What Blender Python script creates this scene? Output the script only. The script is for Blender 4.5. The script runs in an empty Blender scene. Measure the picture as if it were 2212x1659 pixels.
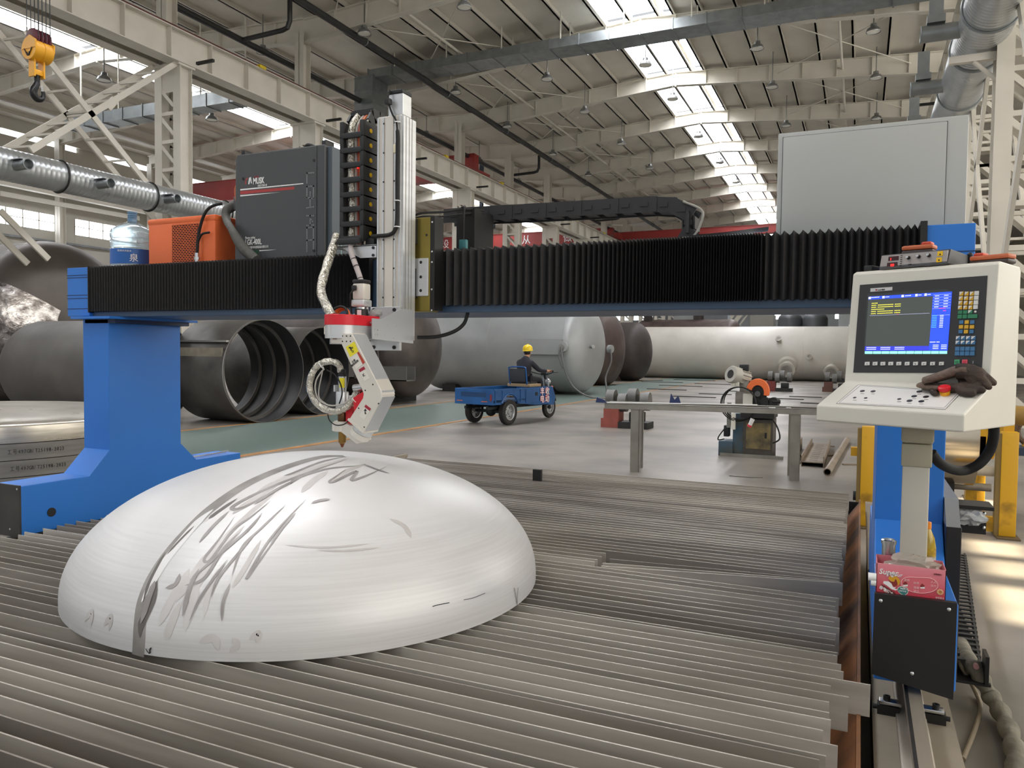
import bpy, bmesh, math, random
from mathutils import Vector, Matrix, Euler
PI = math.pi
S = bpy.context.scene
COL = S.collection
random.seed(7)

# ------------------------------------------------------------------ camera
F_PX, YAW, PITCH, ROLL, EYE = 1664.07, 0.424264, -0.0401696, 0.0116386, 1.6
cF = Vector((-math.sin(YAW)*math.cos(PITCH), math.cos(YAW)*math.cos(PITCH), math.sin(PITCH)))
_r0 = Vector((math.cos(YAW), math.sin(YAW), 0)); _u0 = _r0.cross(cF)
cR = _r0*math.cos(ROLL)+_u0*math.sin(ROLL); cU = _u0*math.cos(ROLL)-_r0*math.sin(ROLL)
cam = bpy.data.cameras.new('camera'); camo = bpy.data.objects.new('camera', cam); COL.objects.link(camo)
cam.sensor_fit = 'HORIZONTAL'; cam.sensor_width = 36.0; cam.lens = F_PX*36.0/2212.0
cam.clip_start = 0.05; cam.clip_end = 400
M = Matrix((cR, cU, -cF)).transposed().to_4x4(); M.translation = Vector((0, 0, EYE)); camo.matrix_world = M
S.camera = camo
# a pixel of the photograph as a point on a plane of the hall
def ray(x, y): return cF + cR*((x-1106)/F_PX) - cU*((y-829.5)/F_PX)
def atY(x, y, Y): d = ray(x, y); return Vector((0, 0, EYE)) + d*(Y/d.y)
def atX(x, y, X): d = ray(x, y); return Vector((0, 0, EYE)) + d*(X/d.x)
def atZ(x, y, Z=0.0): d = ray(x, y); return Vector((0, 0, EYE)) + d*((Z-EYE)/d.z)

# ------------------------------------------------------------------ world, sun, exposure
S.view_settings.view_transform = 'Standard'; S.view_settings.look = 'None'
S.view_settings.gamma = 1.0; S.view_settings.exposure = EXPOSURE = 0.2
W = bpy.data.worlds.new('sky'); S.world = W; W.use_nodes = True
bg = W.node_tree.nodes['Background']; bg.inputs[0].default_value = (0.93, 0.96, 1.0, 1); bg.inputs[1].default_value = 0.6
SKY = 13.0         # glow of the translucent roof lights
WIN = 7.0          # glow of the windows
sun = bpy.data.lights.new('sun', 'SUN'); suno = bpy.data.objects.new('sun', sun); COL.objects.link(suno)
sun.energy = 22.0; sun.angle = 0.012; sun.color = (1.0, 0.86, 0.62)
SUN_TO = Vector((0.60, -0.10, 0.80)).normalized()      # towards the sun
suno.rotation_euler = SUN_TO.to_track_quat('Z', 'Y').to_euler(); suno.location = (6, -2, 20)

# ------------------------------------------------------------------ materials
def lin(h):
    h = h.lstrip('#'); v = [int(h[i:i+2], 16)/255 for i in (0, 2, 4)]
    return tuple((c/12.92 if c <= 0.04045 else ((c+0.055)/1.055)**2.4) for c in v)+(1,)
MATS = {}
def mat(name, col, rough=0.5, metal=0.0, var=0.0, scale=4.0, col2=None, bump=0.0, bscale=40.0, stretch=(1, 1, 1), emit=0.0, alpha=1.0, trans=0.0, coat=0.0, lo=0.35, hi=0.7, detail=5.0):
    if name in MATS: return MATS[name]
    m = bpy.data.materials.new(name); m.use_nodes = True; nt = m.node_tree; N = nt.nodes; L = nt.links
    b = N['Principled BSDF']; c = lin(col)
    b.inputs['Base Color'].default_value = c; b.inputs['Roughness'].default_value = rough; b.inputs['Metallic'].default_value = metal
    b.inputs['Alpha'].default_value = alpha; b.inputs['Transmission Weight'].default_value = trans; b.inputs['Coat Weight'].default_value = coat
    if emit: b.inputs['Emission Color'].default_value = c; b.inputs['Emission Strength'].default_value = emit
    if var or col2 or bump:
        tc = N.new('ShaderNodeTexCoord'); mp = N.new('ShaderNodeMapping'); mp.inputs['Scale'].default_value = stretch
        L.new(tc.outputs['Object'], mp.inputs['Vector'])
    if var or col2:
        n = N.new('ShaderNodeTexNoise'); n.inputs['Scale'].default_value = scale; n.inputs['Detail'].default_value = detail
        L.new(mp.outputs['Vector'], n.inputs['Vector'])
        r = N.new('ShaderNodeValToRGB'); r.color_ramp.elements[0].position = lo; r.color_ramp.elements[1].position = hi
        d = lin(col2) if col2 else tuple(x*(1-var) for x in c[:3])+(1,)
        r.color_ramp.elements[0].color = d; r.color_ramp.elements[1].color = c
        L.new(n.outputs['Fac'], r.inputs['Fac']); L.new(r.outputs['Color'], b.inputs['Base Color'])
        ma = N.new('ShaderNodeMath'); ma.operation = 'MULTIPLY_ADD'; ma.inputs[1].default_value = -0.2; ma.inputs[2].default_value = min(1, rough+0.1)
        L.new(n.outputs['Fac'], ma.inputs[0]); L.new(ma.outputs[0], b.inputs['Roughness'])
    if bump:
        n2 = N.new('ShaderNodeTexNoise'); n2.inputs['Scale'].default_value = bscale; n2.inputs['Detail'].default_value = 4
        L.new(mp.outputs['Vector'], n2.inputs['Vector'])
        bu = N.new('ShaderNodeBump'); bu.inputs['Strength'].default_value = bump; bu.inputs['Distance'].default_value = 0.02
        L.new(n2.outputs['Fac'], bu.inputs['Height']); L.new(bu.outputs['Normal'], b.inputs['Normal'])
    MATS[name] = m; return m

# ------------------------------------------------------------------ shapes
ORG = {}
class MB:
    """collects shapes, build() links them as one mesh object"""
    def __init__(s): s.v = []; s.f = []; s.mi = []; s.cur = 0
    def add(s, vs, fs):
        o = len(s.v); s.v += [Vector(p) for p in vs]; s.f += [tuple(i+o for i in f) for f in fs]; s.mi += [s.cur]*len(fs); return s
    def m(s, i): s.cur = i; return s
    def box(s, lo, hi, bev=0.0):
        x0, y0, z0 = [min(a, b) for a, b in zip(lo, hi)]; x1, y1, z1 = [max(a, b) for a, b in zip(lo, hi)]
        if bev <= 0:
            return s.add([(x0,y0,z0),(x1,y0,z0),(x1,y1,z0),(x0,y1,z0),(x0,y0,z1),(x1,y0,z1),(x1,y1,z1),(x0,y1,z1)],
                [(0,3,2,1),(4,5,6,7),(0,1,5,4),(1,2,6,5),(2,3,7,6),(3,0,4,7)])
        b = bmesh.new(); bmesh.ops.create_cube(b, size=1)
        for v in b.verts: v.co = Vector(((x0+x1)/2+v.co.x*(x1-x0), (y0+y1)/2+v.co.y*(y1-y0), (z0+z1)/2+v.co.z*(z1-z0)))
        bmesh.ops.bevel(b, geom=b.edges[:], offset=bev, segments=2, profile=0.5, affect='EDGES')
        return s.bm(b)
    def bm(s, b):
        b.verts.index_update(); s.add([v.co.copy() for v in b.verts], [[v.index for v in f.verts] for f in b.faces]); b.free(); return s
    def obox(s, c, ax, ay, az):      # centre and three half vectors
        c, ax, ay, az = Vector(c), Vector(ax), Vector(ay), Vector(az)
        vs = [c+ax*i+ay*j+az*k for k in (-1,1) for j in (-1,1) for i in (-1,1)]
        return s.add(vs, [(0,2,3,1),(4,5,7,6),(0,1,5,4),(1,3,7,5),(3,2,6,7),(2,0,4,6)])
    def bar(s, a, b, w, h, up=(0,0,1)):   # rectangular bar from a to b, w sideways, h along up
        a, b = Vector(a), Vector(b); d = b-a; L = d.length; d = d/L; u = Vector(up)
        if abs(d.dot(u)) > 0.99: u = Vector((0,1,0))
        sd = d.cross(u).normalized(); u = sd.cross(d).normalized()
        return s.obox((a+b)/2, d*L/2, sd*w/2, u*h/2)
    def rings(s, rings, closed=True, cap0=True, cap1=True):
        n = len(rings[0]); o = len(s.v); fs = []
        for k in range(len(rings)-1):
            for i in range(n if closed else n-1):
                j = (i+1) % n
                fs.append((k*n+i, k*n+j, (k+1)*n+j, (k+1)*n+i))
        if cap0: fs.append(tuple(range(n-1, -1, -1)))
        if cap1: fs.append(tuple((len(rings)-1)*n+i for i in range(n)))
        return s.add([p for r in rings for p in r], fs)
    def cyl(s, a, b, r0, r1=None, n=20, cap=True):
        a, b = Vector(a), Vector(b); d = (b-a).normalized(); r1 = r0 if r1 is None else r1
        u = d.orthogonal().normalized(); w = d.cross(u)
        R = [[p+(u*math.cos(2*PI*i/n)+w*math.sin(2*PI*i/n))*r for i in range(n)] for p, r in ((a, r0), (b, r1))]
        return s.rings(R, True, cap, cap)
    def lathe(s, prof, o=(0,0,0), axis=(0,0,1), n=32, cap=True):   # prof: (radius, height along axis)
        o = Vector(o); d = Vector(axis).normalized(); u = d.orthogonal().normalized(); w = d.cross(u)
        R = [[o+d*h+(u*math.cos(2*PI*i/n)+w*math.sin(2*PI*i/n))*max(r, 1e-4) for i in range(n)] for r, h in prof]
        return s.rings(R, True, cap, cap)
    def tube(s, pts, r, n=10, smooth=0, cap=True):
        P = [Vector(p) for p in pts]
        if smooth: P = spline(P, smooth)
        rr = r if callable(r) else (lambda t: r)
        t0 = (P[1]-P[0]).normalized(); u = t0.orthogonal().normalized(); R = []
        for i, p in enumerate(P):
            t = (P[min(i+1, len(P)-1)]-P[max(i-1, 0)]).normalized()
            u = (u-t*u.dot(t)).normalized(); w = t.cross(u); q = rr(i/(len(P)-1))
            R.append([p+(u*math.cos(2*PI*k/n)+w*math.sin(2*PI*k/n))*q for k in range(n)])
        return s.rings(R, True, cap, cap)
    def prism(s, poly, axis, lo, hi):   # polygon in the plane across axis: 'x' -> (y,z), 'y' -> (x,z), 'z' -> (x,y)
        f = {'x': lambda p, t: (t, p[0], p[1]), 'y': lambda p, t: (p[0], t, p[1]), 'z': lambda p, t: (p[0], p[1], t)}[axis]
        n = len(poly)
        return s.add([f(p, lo) for p in poly]+[f(p, hi) for p in poly], [tuple(range(n-1,-1,-1)), tuple(range(n, 2*n))]+[(i, (i+1)%n, (i+1)%n+n, i+n) for i in range(n)])
    def sphere(s, c, r, sc=(1,1,1), n=16):
        b = bmesh.new(); bmesh.ops.create_uvsphere(b, u_segments=n, v_segments=max(6, n//2), radius=r)
        for v in b.verts: v.co = Vector((v.co.x*sc[0], v.co.y*sc[1], v.co.z*sc[2]))+Vector(c)
        return s.bm(b)
    def torus(s, c, R, r, axis=(0,0,1), n=28, k=10):
        d = Vector(axis).normalized(); u = d.orthogonal().normalized(); w = d.cross(u)
        P = [Vector(c)+(u*math.cos(2*PI*i/n)+w*math.sin(2*PI*i/n))*R for i in range(n)]; o = len(s.v); vs = []; fs = []
        for i in range(n):
            e = (P[i]-Vector(c)).normalized()
            for j in range(k): vs.append(P[i]+(e*math.cos(2*PI*j/k)+d*math.sin(2*PI*j/k))*r)
        for i in range(n):
            for j in range(k):
                fs.append((i*k+j, ((i+1)%n)*k+j, ((i+1)%n)*k+(j+1)%k, i*k+(j+1)%k))
        return s.add(vs, fs)
    def grid(s, fn, nu, nv):
        vs = [fn(i/nu, j/nv) for j in range(nv+1) for i in range(nu+1)]
        return s.add(vs, [(j*(nu+1)+i, j*(nu+1)+i+1, (j+1)*(nu+1)+i+1, (j+1)*(nu+1)+i) for j in range(nv) for i in range(nu)])
    def build(s, name, m, parent=None, smooth=0.6, bevel=0.0, fix=True):
        o0 = Vector((0,0,0)); p = parent
        while p is not None:
            if p.name in ORG: o0 = ORG[p.name]
            p = p.parent
        me = bpy.data.meshes.new(name); me.from_pydata([tuple(v-o0) for v in s.v], [], s.f)
        ms = m if isinstance(m, (list, tuple)) else [m]
        for q in ms: me.materials.append(q)
        if len(ms) > 1: me.polygons.foreach_set('material_index', s.mi)
        if fix:
            b = bmesh.new(); b.from_mesh(me); bmesh.ops.recalc_face_normals(b, faces=b.faces[:]); b.to_mesh(me); b.free()
        if smooth:
            me.polygons.foreach_set('use_smooth', [True]*len(me.polygons)); me.set_sharp_from_angle(angle=smooth)
        me.update()
        ob = bpy.data.objects.new(name, me); COL.objects.link(ob)
        if parent is not None: ob.parent = parent
        if bevel:
            bv = ob.modifiers.new('edge', 'BEVEL'); bv.width = bevel; bv.segments = 2; bv.limit_method = 'ANGLE'; bv.angle_limit = 0.9
        return ob
def spline(P, k):
    out = []
    for i in range(len(P)-1):
        a, b, c, d = P[max(i-1,0)], P[i], P[i+1], P[min(i+2, len(P)-1)]
        for j in range(k):
            t = j/k; out.append(0.5*((2*b)+(c-a)*t+(2*a-5*b+4*c-d)*t*t+(3*b-a-3*c+d)*t**3))
    return out+[P[-1]]
def tag(o, label=None, cat=None, group=None, kind=None):
    if label: o['label'] = label
    if cat: o['category'] = cat
    if group: o['group'] = group
    if kind: o['kind'] = kind
    return o
def thing(name, label, cat, loc=(0,0,0), rz=0.0, group=None, world=True, kind=None):
    """an Empty at the thing's base; world=True: its parts are given in hall coordinates"""
    o = bpy.data.objects.new(name, None); COL.objects.link(o); o.empty_display_size = 0.1
    o.location = loc; o.rotation_euler = (0, 0, rz)
    ORG[o.name] = Vector(loc) if world else Vector((0,0,0))
    return tag(o, label, cat, group, kind)
def copy_tree(o, parent=None):
    c = o.copy(); COL.objects.link(c)
    if parent is not None: c.parent = parent
    if o.name in ORG: ORG[c.name] = ORG[o.name]
    for ch in list(o.children): copy_tree(ch, c)
    return c
def text(body, size, m, parent, pos, right=(1,0,0), up=(0,0,1), name='lettering', align='LEFT', ext=0.0006, sx=1.0, shear=0.0, bold=0.0):
    cu = bpy.data.curves.new(name, 'FONT'); cu.body = body; cu.size = size; cu.align_x = align; cu.extrude = ext; cu.resolution_u = 2
    cu.shear = shear; cu.offset = bold
    t = bpy.data.objects.new('tmp', cu); COL.objects.link(t)
    dg = bpy.context.evaluated_depsgraph_get(); me = bpy.data.meshes.new_from_object(t.evaluated_get(dg))
    bpy.data.objects.remove(t); bpy.data.curves.remove(cu)
    r = Vector(right).normalized(); u = Vector(up); u = (u-r*u.dot(r)).normalized(); n = r.cross(u)
    o0 = Vector((0,0,0)); p = parent
    while p is not None:
        if p.name in ORG: o0 = ORG[p.name]
        p = p.parent
    q = Vector(pos)-o0
    for v in me.vertices: v.co = q+r*(v.co.x*sx)+u*v.co.y+n*v.co.z
    me.materials.clear(); me.materials.append(m); me.name = name
    ob = bpy.data.objects.new(name, me); COL.objects.link(ob); ob.parent = parent
    return ob
# common finishes
WHITE_STEEL = mat('white_painted_steel', '#D6D1C5', 0.55, 0, 0.10, 1.2)
GALV = mat('galvanised_sheet', '#9AA0A2', 0.38, 0.75, 0.22, 3.0)
BLACK = mat('black_plastic', '#1B1C1E', 0.5)
RUBBER = mat('black_rubber', '#141414', 0.7)
CHROME = mat('bright_steel', '#C9CBCC', 0.25, 1.0)
DARK_STEEL = mat('dark_steel', '#3A3A3A', 0.5, 0.6, 0.3, 5)
BLUE = mat('blue_machine_paint', '#2878D2', 0.42, 0, 0.08, 2.0)
ALU = mat('brushed_aluminium', '#D6D8D9', 0.36, 0.55, 0.08, 3, stretch=(1, 1, 14))
CREAM = mat('warm_white_enamel', '#D9D6CA', 0.45, 0, 0.05, 3)
RED = mat('red_plastic', '#D8202E', 0.4)
YELLOW = mat('yellow_plastic', '#F0C000', 0.45)
WHITE = mat('white_plastic', '#E8E8E6', 0.4)
BLACK_STEEL = mat('black_powder_coat', '#1C1A19', 0.45, 0, 0.25, 6)
# =================================================================== the hall
CONC = mat('polished_concrete', '#958F87', 0.36, 0, 0, 0.55, '#6F6B65', detail=8, lo=0.38, hi=0.62)
nt = CONC.node_tree
GREEN = mat('green_floor_paint', '#5C6E68', 0.4, 0, 0, 0.5, '#74807A', stretch=(1, 0.25, 1), detail=8)
ORANGE_LINE = mat('orange_floor_line', '#C08A50', 0.5, 0, 0.3, 3)
ROOF = mat('foil_faced_roof_insulation', '#DCD6CA', 0.6, 0, 0.12, 0.8)
PURLIN = mat('purlin_paint', '#D0CBBF', 0.5, 0, 0.1, 1)
WALL = mat('wall_sheet', '#B9B5AA', 0.6, 0, 0.1, 0.6)
WALL_R = mat('warm_wall_sheet', '#CFC6B2', 0.6, 0, 0.08, 0.6)
GLOW = mat('translucent_roof_light', '#F7F9FF', 0.4, emit=SKY)
GLOWW = mat('bright_window_glass', '#F4F8FF', 0.3, emit=WIN)
GLOWR = mat('unseen_window_glow', '#FFFBF4', 0.3, emit=3.0)
Y0, Y1 = -10.0, 97.0
def struct(name, mb, m, label=None, cat=None, **k):
    return tag(mb.build(name, m, **k), label, cat, None, 'structure')
struct('floor', MB().box((-41, Y0, -0.2), (14, Y1, 0)), CONC, 'grey polished concrete floor of the workshop hall', 'floor')
struct('trim_1', MB().box((-12.0, Y0, 0), (-8.5, Y1, 0.004)), GREEN, 'green painted traffic lane running along the hall floor', 'floor marking')
struct('trim_2', MB().box((-8.52, Y0, 0), (-8.40, Y1, 0.008)), ORANGE_LINE, 'orange line on the near edge of the green lane', 'floor marking')
struct('trim_3', MB().box((-12.12, Y0, 0), (-12.0, Y1, 0.008)), ORANGE_LINE, 'orange line on the far edge of the green lane beside the tanks', 'floor marking')
XL, XR, XM = -18.55, 2.75, -7.8
XL2, XM2 = -40.5, -29.3
def zroof(x):
    if x < XL: return 13.70 + (14.32-13.70)*(1-abs(x-XM2)/11.2)
    if x <= XR: return 13.70 + (14.32-13.70)*(1-abs(x-XM)/10.65)
    return 13.70
def slab(xa, xb, y0=Y0, y1=Y1, t=0.06):
    return MB().add([(xa,y0,zroof(xa)),(xb,y0,zroof(xb)),(xb,y1,zroof(xb)),(xa,y1,zroof(xa)),
        (xa,y0,zroof(xa)+t),(xb,y0,zroof(xb)+t),(xb,y1,zroof(xb)+t),(xa,y1,zroof(xa)+t)],
        [(0,3,2,1),(4,5,6,7),(0,1,5,4),(1,2,6,5),(2,3,7,6),(3,0,4,7)])
rp = 0
def roof(xa, xb, label):
    struct('ceiling' if not rp else 'ceiling', slab(xa, xb), ROOF, label, 'roof', smooth=0)
roof(XL, -9.15, 'grey insulated roof slope rising from the crane columns to the ridge light')
roof(-6.72, XR, 'grey insulated roof slope right of the ridge light')
roof(-41, -30.4, 'grey roof slope over the far side of the left aisle')
roof(-28.2, XL, 'grey roof slope of the left aisle beside the crane columns')
struct('ceiling', slab(-7.30, -7.02), ROOF, 'narrow opaque strip between the two ridge light bands', 'roof', smooth=0)
# unseen right aisle roof, openings placed so the sun lands in patches
SX, SY = SUN_TO.x/SUN_TO.z, SUN_TO.y/SUN_TO.z
holes = []
for (xa, ya, xb, yb) in ((0.90, 7.30, 1.35, 7.80), (0.92, 6.62, 1.40, 7.10), (0.86, 5.45, 1.30, 6.30), (1.05, 9.6, 1.5, 10.1)):
    z = 13.75; holes.append((xa+SX*z, ya+SY*z, xb+SX*z, yb+SY*z))
mb = MB(); ys = sorted(set([Y0, Y1]+[h[1] for h in holes]+[h[3] for h in holes]))
for a, b in zip(ys, ys[1:]):
    cut = [h for h in holes if h[1] < (a+b)/2 < h[3]]
    segs = [(XR, cut[0][0]), (cut[0][2], 14.0)] if cut else [(XR, 14.0)]
    for s0, s1 in segs: mb.box((s0, a, 13.75), (s1, b, 13.81))
struct('ceiling', mb, ROOF, 'unseen grey roof over the right aisle, openings placed to shape the sun', 'roof', smooth=0)
BAYS = [4.64+6*k for k in range(-2, 16)]
n = 1
for k, y in enumerate(BAYS[:-1]):
    for xa, xb in ((-9.15, -7.30), (-7.02, -6.72)):
        struct('window_%d' % n, slab(xa, xb, y+0.15, y+5.85, 0.03), GLOW, smooth=0); n += 1
    if 0 <= k < 14:
        struct('window_%d' % n, slab(-30.4, -28.2, y+0.15, y+5.85, 0.03), GLOW, smooth=0); n += 1
NW = n
# purlins
xs = [XL+0.55+1.25*i for i in range(8)]+[-9.2, -8.25, -7.16, -6.6]+[-5.6+1.25*i for i in range(7)]
for i, x in enumerate(xs+[-40+1.6*j for j in range(6)]+[-30.5, -29.3, -28.1]+[-26.9+1.6*j for j in range(5)]):
    z = zroof(x)
    struct('roof_purlin', MB().box((x-0.035, Y0, z-0.2), (x+0.035, Y1, z)).box((x-0.035, Y0, z-0.2), (x+0.09, Y1, z-0.185)), PURLIN, smooth=0)
# rafters
def rafter(y, xa, xm, xb, lab):
    mb = MB(); za, zm = 13.55-0.86, 14.35-0.8
    for x0, x1, z0, z1, t0, t1 in ((xa, xm, za, zm, zroof(xa+0.01)-0.2, zroof(xm)-0.2), (xm, xb, zm, za, zroof(xm)-0.2, zroof(xb-0.01)-0.2)):
        mb.prism([(x0, z0), (x1, z1), (x1, t1), (x0, t0)], 'y', y-0.012, y+0.012)
        for (p0, p1) in (((x0, z0), (x1, z1)), ((x0, t0-0.02), (x1, t1-0.02))):
            mb.prism([(p0[0], p0[1]), (p1[0], p1[1]), (p1[0], p1[1]+0.025), (p0[0], p0[1]+0.025)], 'y', y-0.14, y+0.14)
        for q in range(1, 8):
            f = q/8; x = x0+(x1-x0)*f; mb.box((x-0.01, y-0.13, z0+(z1-z0)*f), (x+0.01, y+0.13, t0+(t1-t0)*f))
    mb.box((xm-0.03, y-0.15, zm-0.06), (xm+0.03, y+0.15, zm+0.5))
    return tag(mb.build('roof_beam', WHITE_STEEL, smooth=0), lab, 'roof beam', 'rafters of the hall', 'structure')
for k, y in enumerate(BAYS[1:]):
    rafter(y, XL, XM, XR, 'pale steel rafter spanning the main aisle above the crane columns')
    if k > 0: rafter(y, XL2, XM2, XL, 'pale steel rafter spanning the left aisle')
    if y > 10:      # slender struts and rods below the roof
        m = MB()
        for xa, xb in ((-17.3, -12.0), (-3.5, 1.5)):
            za, zb = zroof(xa)-0.55, zroof(xb)-0.55
            m.cyl((xa, y, za), (xb, y+6, zb), 0.022, n=6).cyl((xb, y, zb), (xa, y+6, za), 0.022, n=6)
            xc = (xa+xb)/2; m.cyl((xc, y, (za+zb)/2-0.02), (xc, y+6, (za+zb)/2-0.02), 0.05, n=8)
        tag(m.build('roof_bracing', WHITE_STEEL), 'thin crossed bracing rods under the roof between two rafters', 'roof bracing', 'roof bracing bays', 'structure')
# crane columns
def lattice(x, y, lab, side=1):
    m = MB(); c = WHITE_STEEL
    for s in (-1, 1):
        cx = x+s*0.37
        m.box((cx-0.14, y-0.22, 0), (cx+0.14, y-0.205, 9.75)).box((cx-0.14, y+0.205, 0), (cx+0.14, y+0.22, 9.75)).box((cx-0.008, y-0.21, 0), (cx+0.008, y+0.21, 9.75))
    z = 0.4; k = 0
    while z < 9.2:
        for yy in (y-0.2, y+0.2):
            m.bar((x-0.37, yy, z), (x+0.37, yy, z), 0.012, 0.10); 
            if z+0.8 < 9.4: m.bar((x-0.37, yy, z+0.8), (x+0.37, yy, z+0.06), 0.012, 0.10)
        z += 0.8
    m.box((x-0.55, y-0.3, 9.72), (x+0.55, y+0.3, 9.78)).box((x-0.5, y-0.2, 9.0), (x+0.5, y-0.17, 9.72))
    m.box((x-0.24*side-0.2, y-0.2, 9.75), (x-0.24*side+0.2, y-0.18, 13.0)).box((x-0.24*side-0.2, y+0.18, 9.75), (x-0.24*side+0.2, y+0.2, 13.0)).box((x-0.24*side-0.01, y-0.2, 9.75), (x-0.24*side+0.01, y+0.2, 13.0))
    m.box((x-0.7, y-0.4, 0), (x+0.7, y+0.4, 0.05))
    return tag(m.build('column', c, smooth=0), lab, 'steel column', 'laced crane columns', 'structure')
for k, y in enumerate(BAYS[1:]):
    if y < 8: continue
    lattice(-18.45, y, 'pale laced steel column carrying the left crane runway', 1)
    lattice(2.6, y, 'pale laced steel column carrying the right crane runway', -1)
# crane runways
RAILRED = mat('dark_red_conductor_rail', '#5A2622', 0.5)
def runway(x, lab, rail_side, name='runway_beam'):
    t = thing(name, lab, 'crane runway', (x, Y0, 9.78), kind='structure'); m = MB()
    m.box((x-0.012, Y0, 9.8), (x+0.012, Y1, 10.7)).box((x-0.24, Y0, 9.78), (x+0.24, Y1, 9.81)).box((x-0.2, Y0, 10.68), (x+0.2, Y1, 10.71))
    y = Y0+0.6
    while y < Y1:
        m.box((x-0.19, y-0.01, 9.8), (x+0.19, y+0.01, 10.7)); y += 1.5
    m.build('girder', WHITE_STEEL, t, smooth=0)
    MB().box((x-0.05, Y0, 10.71), (x+0.05, Y1, 10.83)).build('crane_rail', RAILRED, t, smooth=0)
    m = MB(); y = Y0+3
    while y < Y1:
        m.box((x+rail_side*0.2, y-0.04, 9.9), (x+rail_side*0.85, y+0.04, 9.98)); y += 6
    m.build('cable_bracket', DARK_STEEL, t, smooth=0)
runway(-18.1, 'pale crane runway beam with stiffeners along the left columns', 1)
runway(2.2, 'pale crane runway beam along the right columns', -1)
for k in range(0, 12):      # little yellow end stops clamped on the rail
    y = 13.6+6.1*k
    tag(MB().box((-17.98, y-0.14, 10.70), (-17.86, y+0.14, 10.80)).build('rail_clamp', mat('yellow_paint', '#D9C020', 0.5), smooth=0), 'small yellow clamp on the left crane runway', 'rail clamp', 'yellow clamps on the crane runway')
# cross bracing between the first two left columns, in two planes with battens
for x, P_, lab in ((-18.05, ((16.42, 9.80), (12.1, 6.27), (12.0, 9.0), (16.4, 5.28)), 'white crossed brace between the first two columns, outer plane'),
                   (-18.9, ((16.32, 9.75), (11.2, 5.7), (11.0, 9.85), (16.4, 5.3)), 'white crossed brace between the first two columns, inner plane')):
    m = MB()
    m.bar((x, P_[0][0], P_[0][1]), (x, P_[1][0], P_[1][1]), 0.15, 0.06, (1,0,0)).bar((x, P_[2][0], P_[2][1]), (x, P_[3][0], P_[3][1]), 0.15, 0.06, (1,0,0))
    m.obox((x, 14.27, 8.0 if x > -18.5 else 7.9), (0.02,0,0), (0,0.11,0.13), (0,0.08,-0.07))
    tag(m.build('wind_brace', WHITE_STEEL, smooth=0), lab, 'brace', None, 'structure')
m = MB()
for q in range(1, 9):
    f = q/9; a = (16.37-(16.37-11.6)*f, 9.77-(9.77-5.95)*f); m.bar((-18.05, a[0], a[1]), (-18.9, a[0]-0.1, a[1]), 0.05, 0.05)
for q in range(1, 9):
    f = q/9; a = (11.6+(16.4-11.6)*f, 9.4-(9.4-5.3)*f); m.bar((-18.05, a[0], a[1]), (-18.9, a[0]-0.1, a[1]), 0.05, 0.05)
tag(m.build('brace_batten', WHITE_STEEL, smooth=0), 'short battens joining the two planes of crossed braces', 'brace', None, 'structure')
# lower long braces at the far left
m = MB()
m.bar(atX(0, 455, -18.1), atX(105, 560, -18.1), 0.14, 0.06, (1,0,0)).bar(atX(-60, 450, -18.6), atX(60, 570, -18.6), 0.14, 0.06, (1,0,0))
m.bar(atX(0, 418, -18.6), atX(300, 472, -18.6), 0.12, 0.06, (1,0,0))
tag(m.build('wind_brace', WHITE_STEEL, smooth=0), 'white brace below the round duct at the far left', 'brace', None, 'structure')
# right side: ladder-like crossed braces between the right columns
m = MB()
for xx in (2.2, 2.95):
    m.bar((xx, 16.5, 2.2), (xx, 11.0, 9.4), 0.2, 0.07, (1,0,0)).bar((xx, 16.5, 9.4), (xx, 11.0, 2.2), 0.2, 0.07, (1,0,0))
    m.bar((xx, 22.4, 2.2), (xx, 16.9, 9.4), 0.16, 0.07, (1,0,0)).bar((xx, 22.4, 9.4), (xx, 16.9, 2.2), 0.16, 0.07, (1,0,0))
for q in range(1, 12):
    f = q/12; ya, za, zb = 16.5-5.5*f, 2.2+7.2*f, 9.4-7.2*f
    for z in (za, zb): m.bar((2.2, ya, z), (2.95, ya, z), 0.10, 0.06); m.bar((2.2, ya+5.9, z), (2.95, ya+5.9, z), 0.08, 0.05)
tag(m.build('wind_brace', WHITE_STEEL, smooth=0), 'pale ladder-like crossed braces between the right crane columns', 'brace', None, 'structure')
# outer walls
def wall_with_windows(name, x0, x1, segs, m):
    mb = MB()
    for z0, z1 in segs: mb.box((x0, Y0, z0), (x1, Y1, z1))
    struct(name, mb, m, smooth=0)
wall_with_windows('wall_left', -41.2, -41, ((0, 8.05), (8.95, 12.7), (13.0, 14)), WALL)
y = 6.0
while y < 90:
    struct('window_%d' % n, MB().box((-41.15, y, 8.05), (-41.1, y+3.6, 8.95)), GLOWW, smooth=0); n += 1
    struct('wall_left', MB().box((-41.2, y+3.6, 8.05), (-41, y+4.8, 8.95)), WALL, smooth=0)
    m = MB()
    for q in range(0, 5): m.box((-41.08, y+0.9*q-0.03, 8.05), (-41.0, y+0.9*q+0.03, 8.95))
    m.box((-41.08, y, 8.5), (-41.0, y+3.6, 8.54)); struct('trim_4', m, WHITE_STEEL, smooth=0)
    y += 4.8
struct('wall_left', MB().box((-41.2, Y0, 12.7), (-41.16, Y1, 13.0)), WALL, smooth=0)
for y in range(8, 86, 6):
    struct('window_%d' % n, MB().box((-41.15, y, 12.7), (-41.1, y+4.2, 13.0)), GLOWW, smooth=0); n += 1
m = MB()
for z in (4.2, 5.0, 6.4, 7.4): m.box((-40.9, Y0, z), (-40.8, Y1, z+0.12))
struct('trim_5', m, GALV, 'long horizontal rails along the left wall', 'wall rail', smooth=0)
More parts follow.
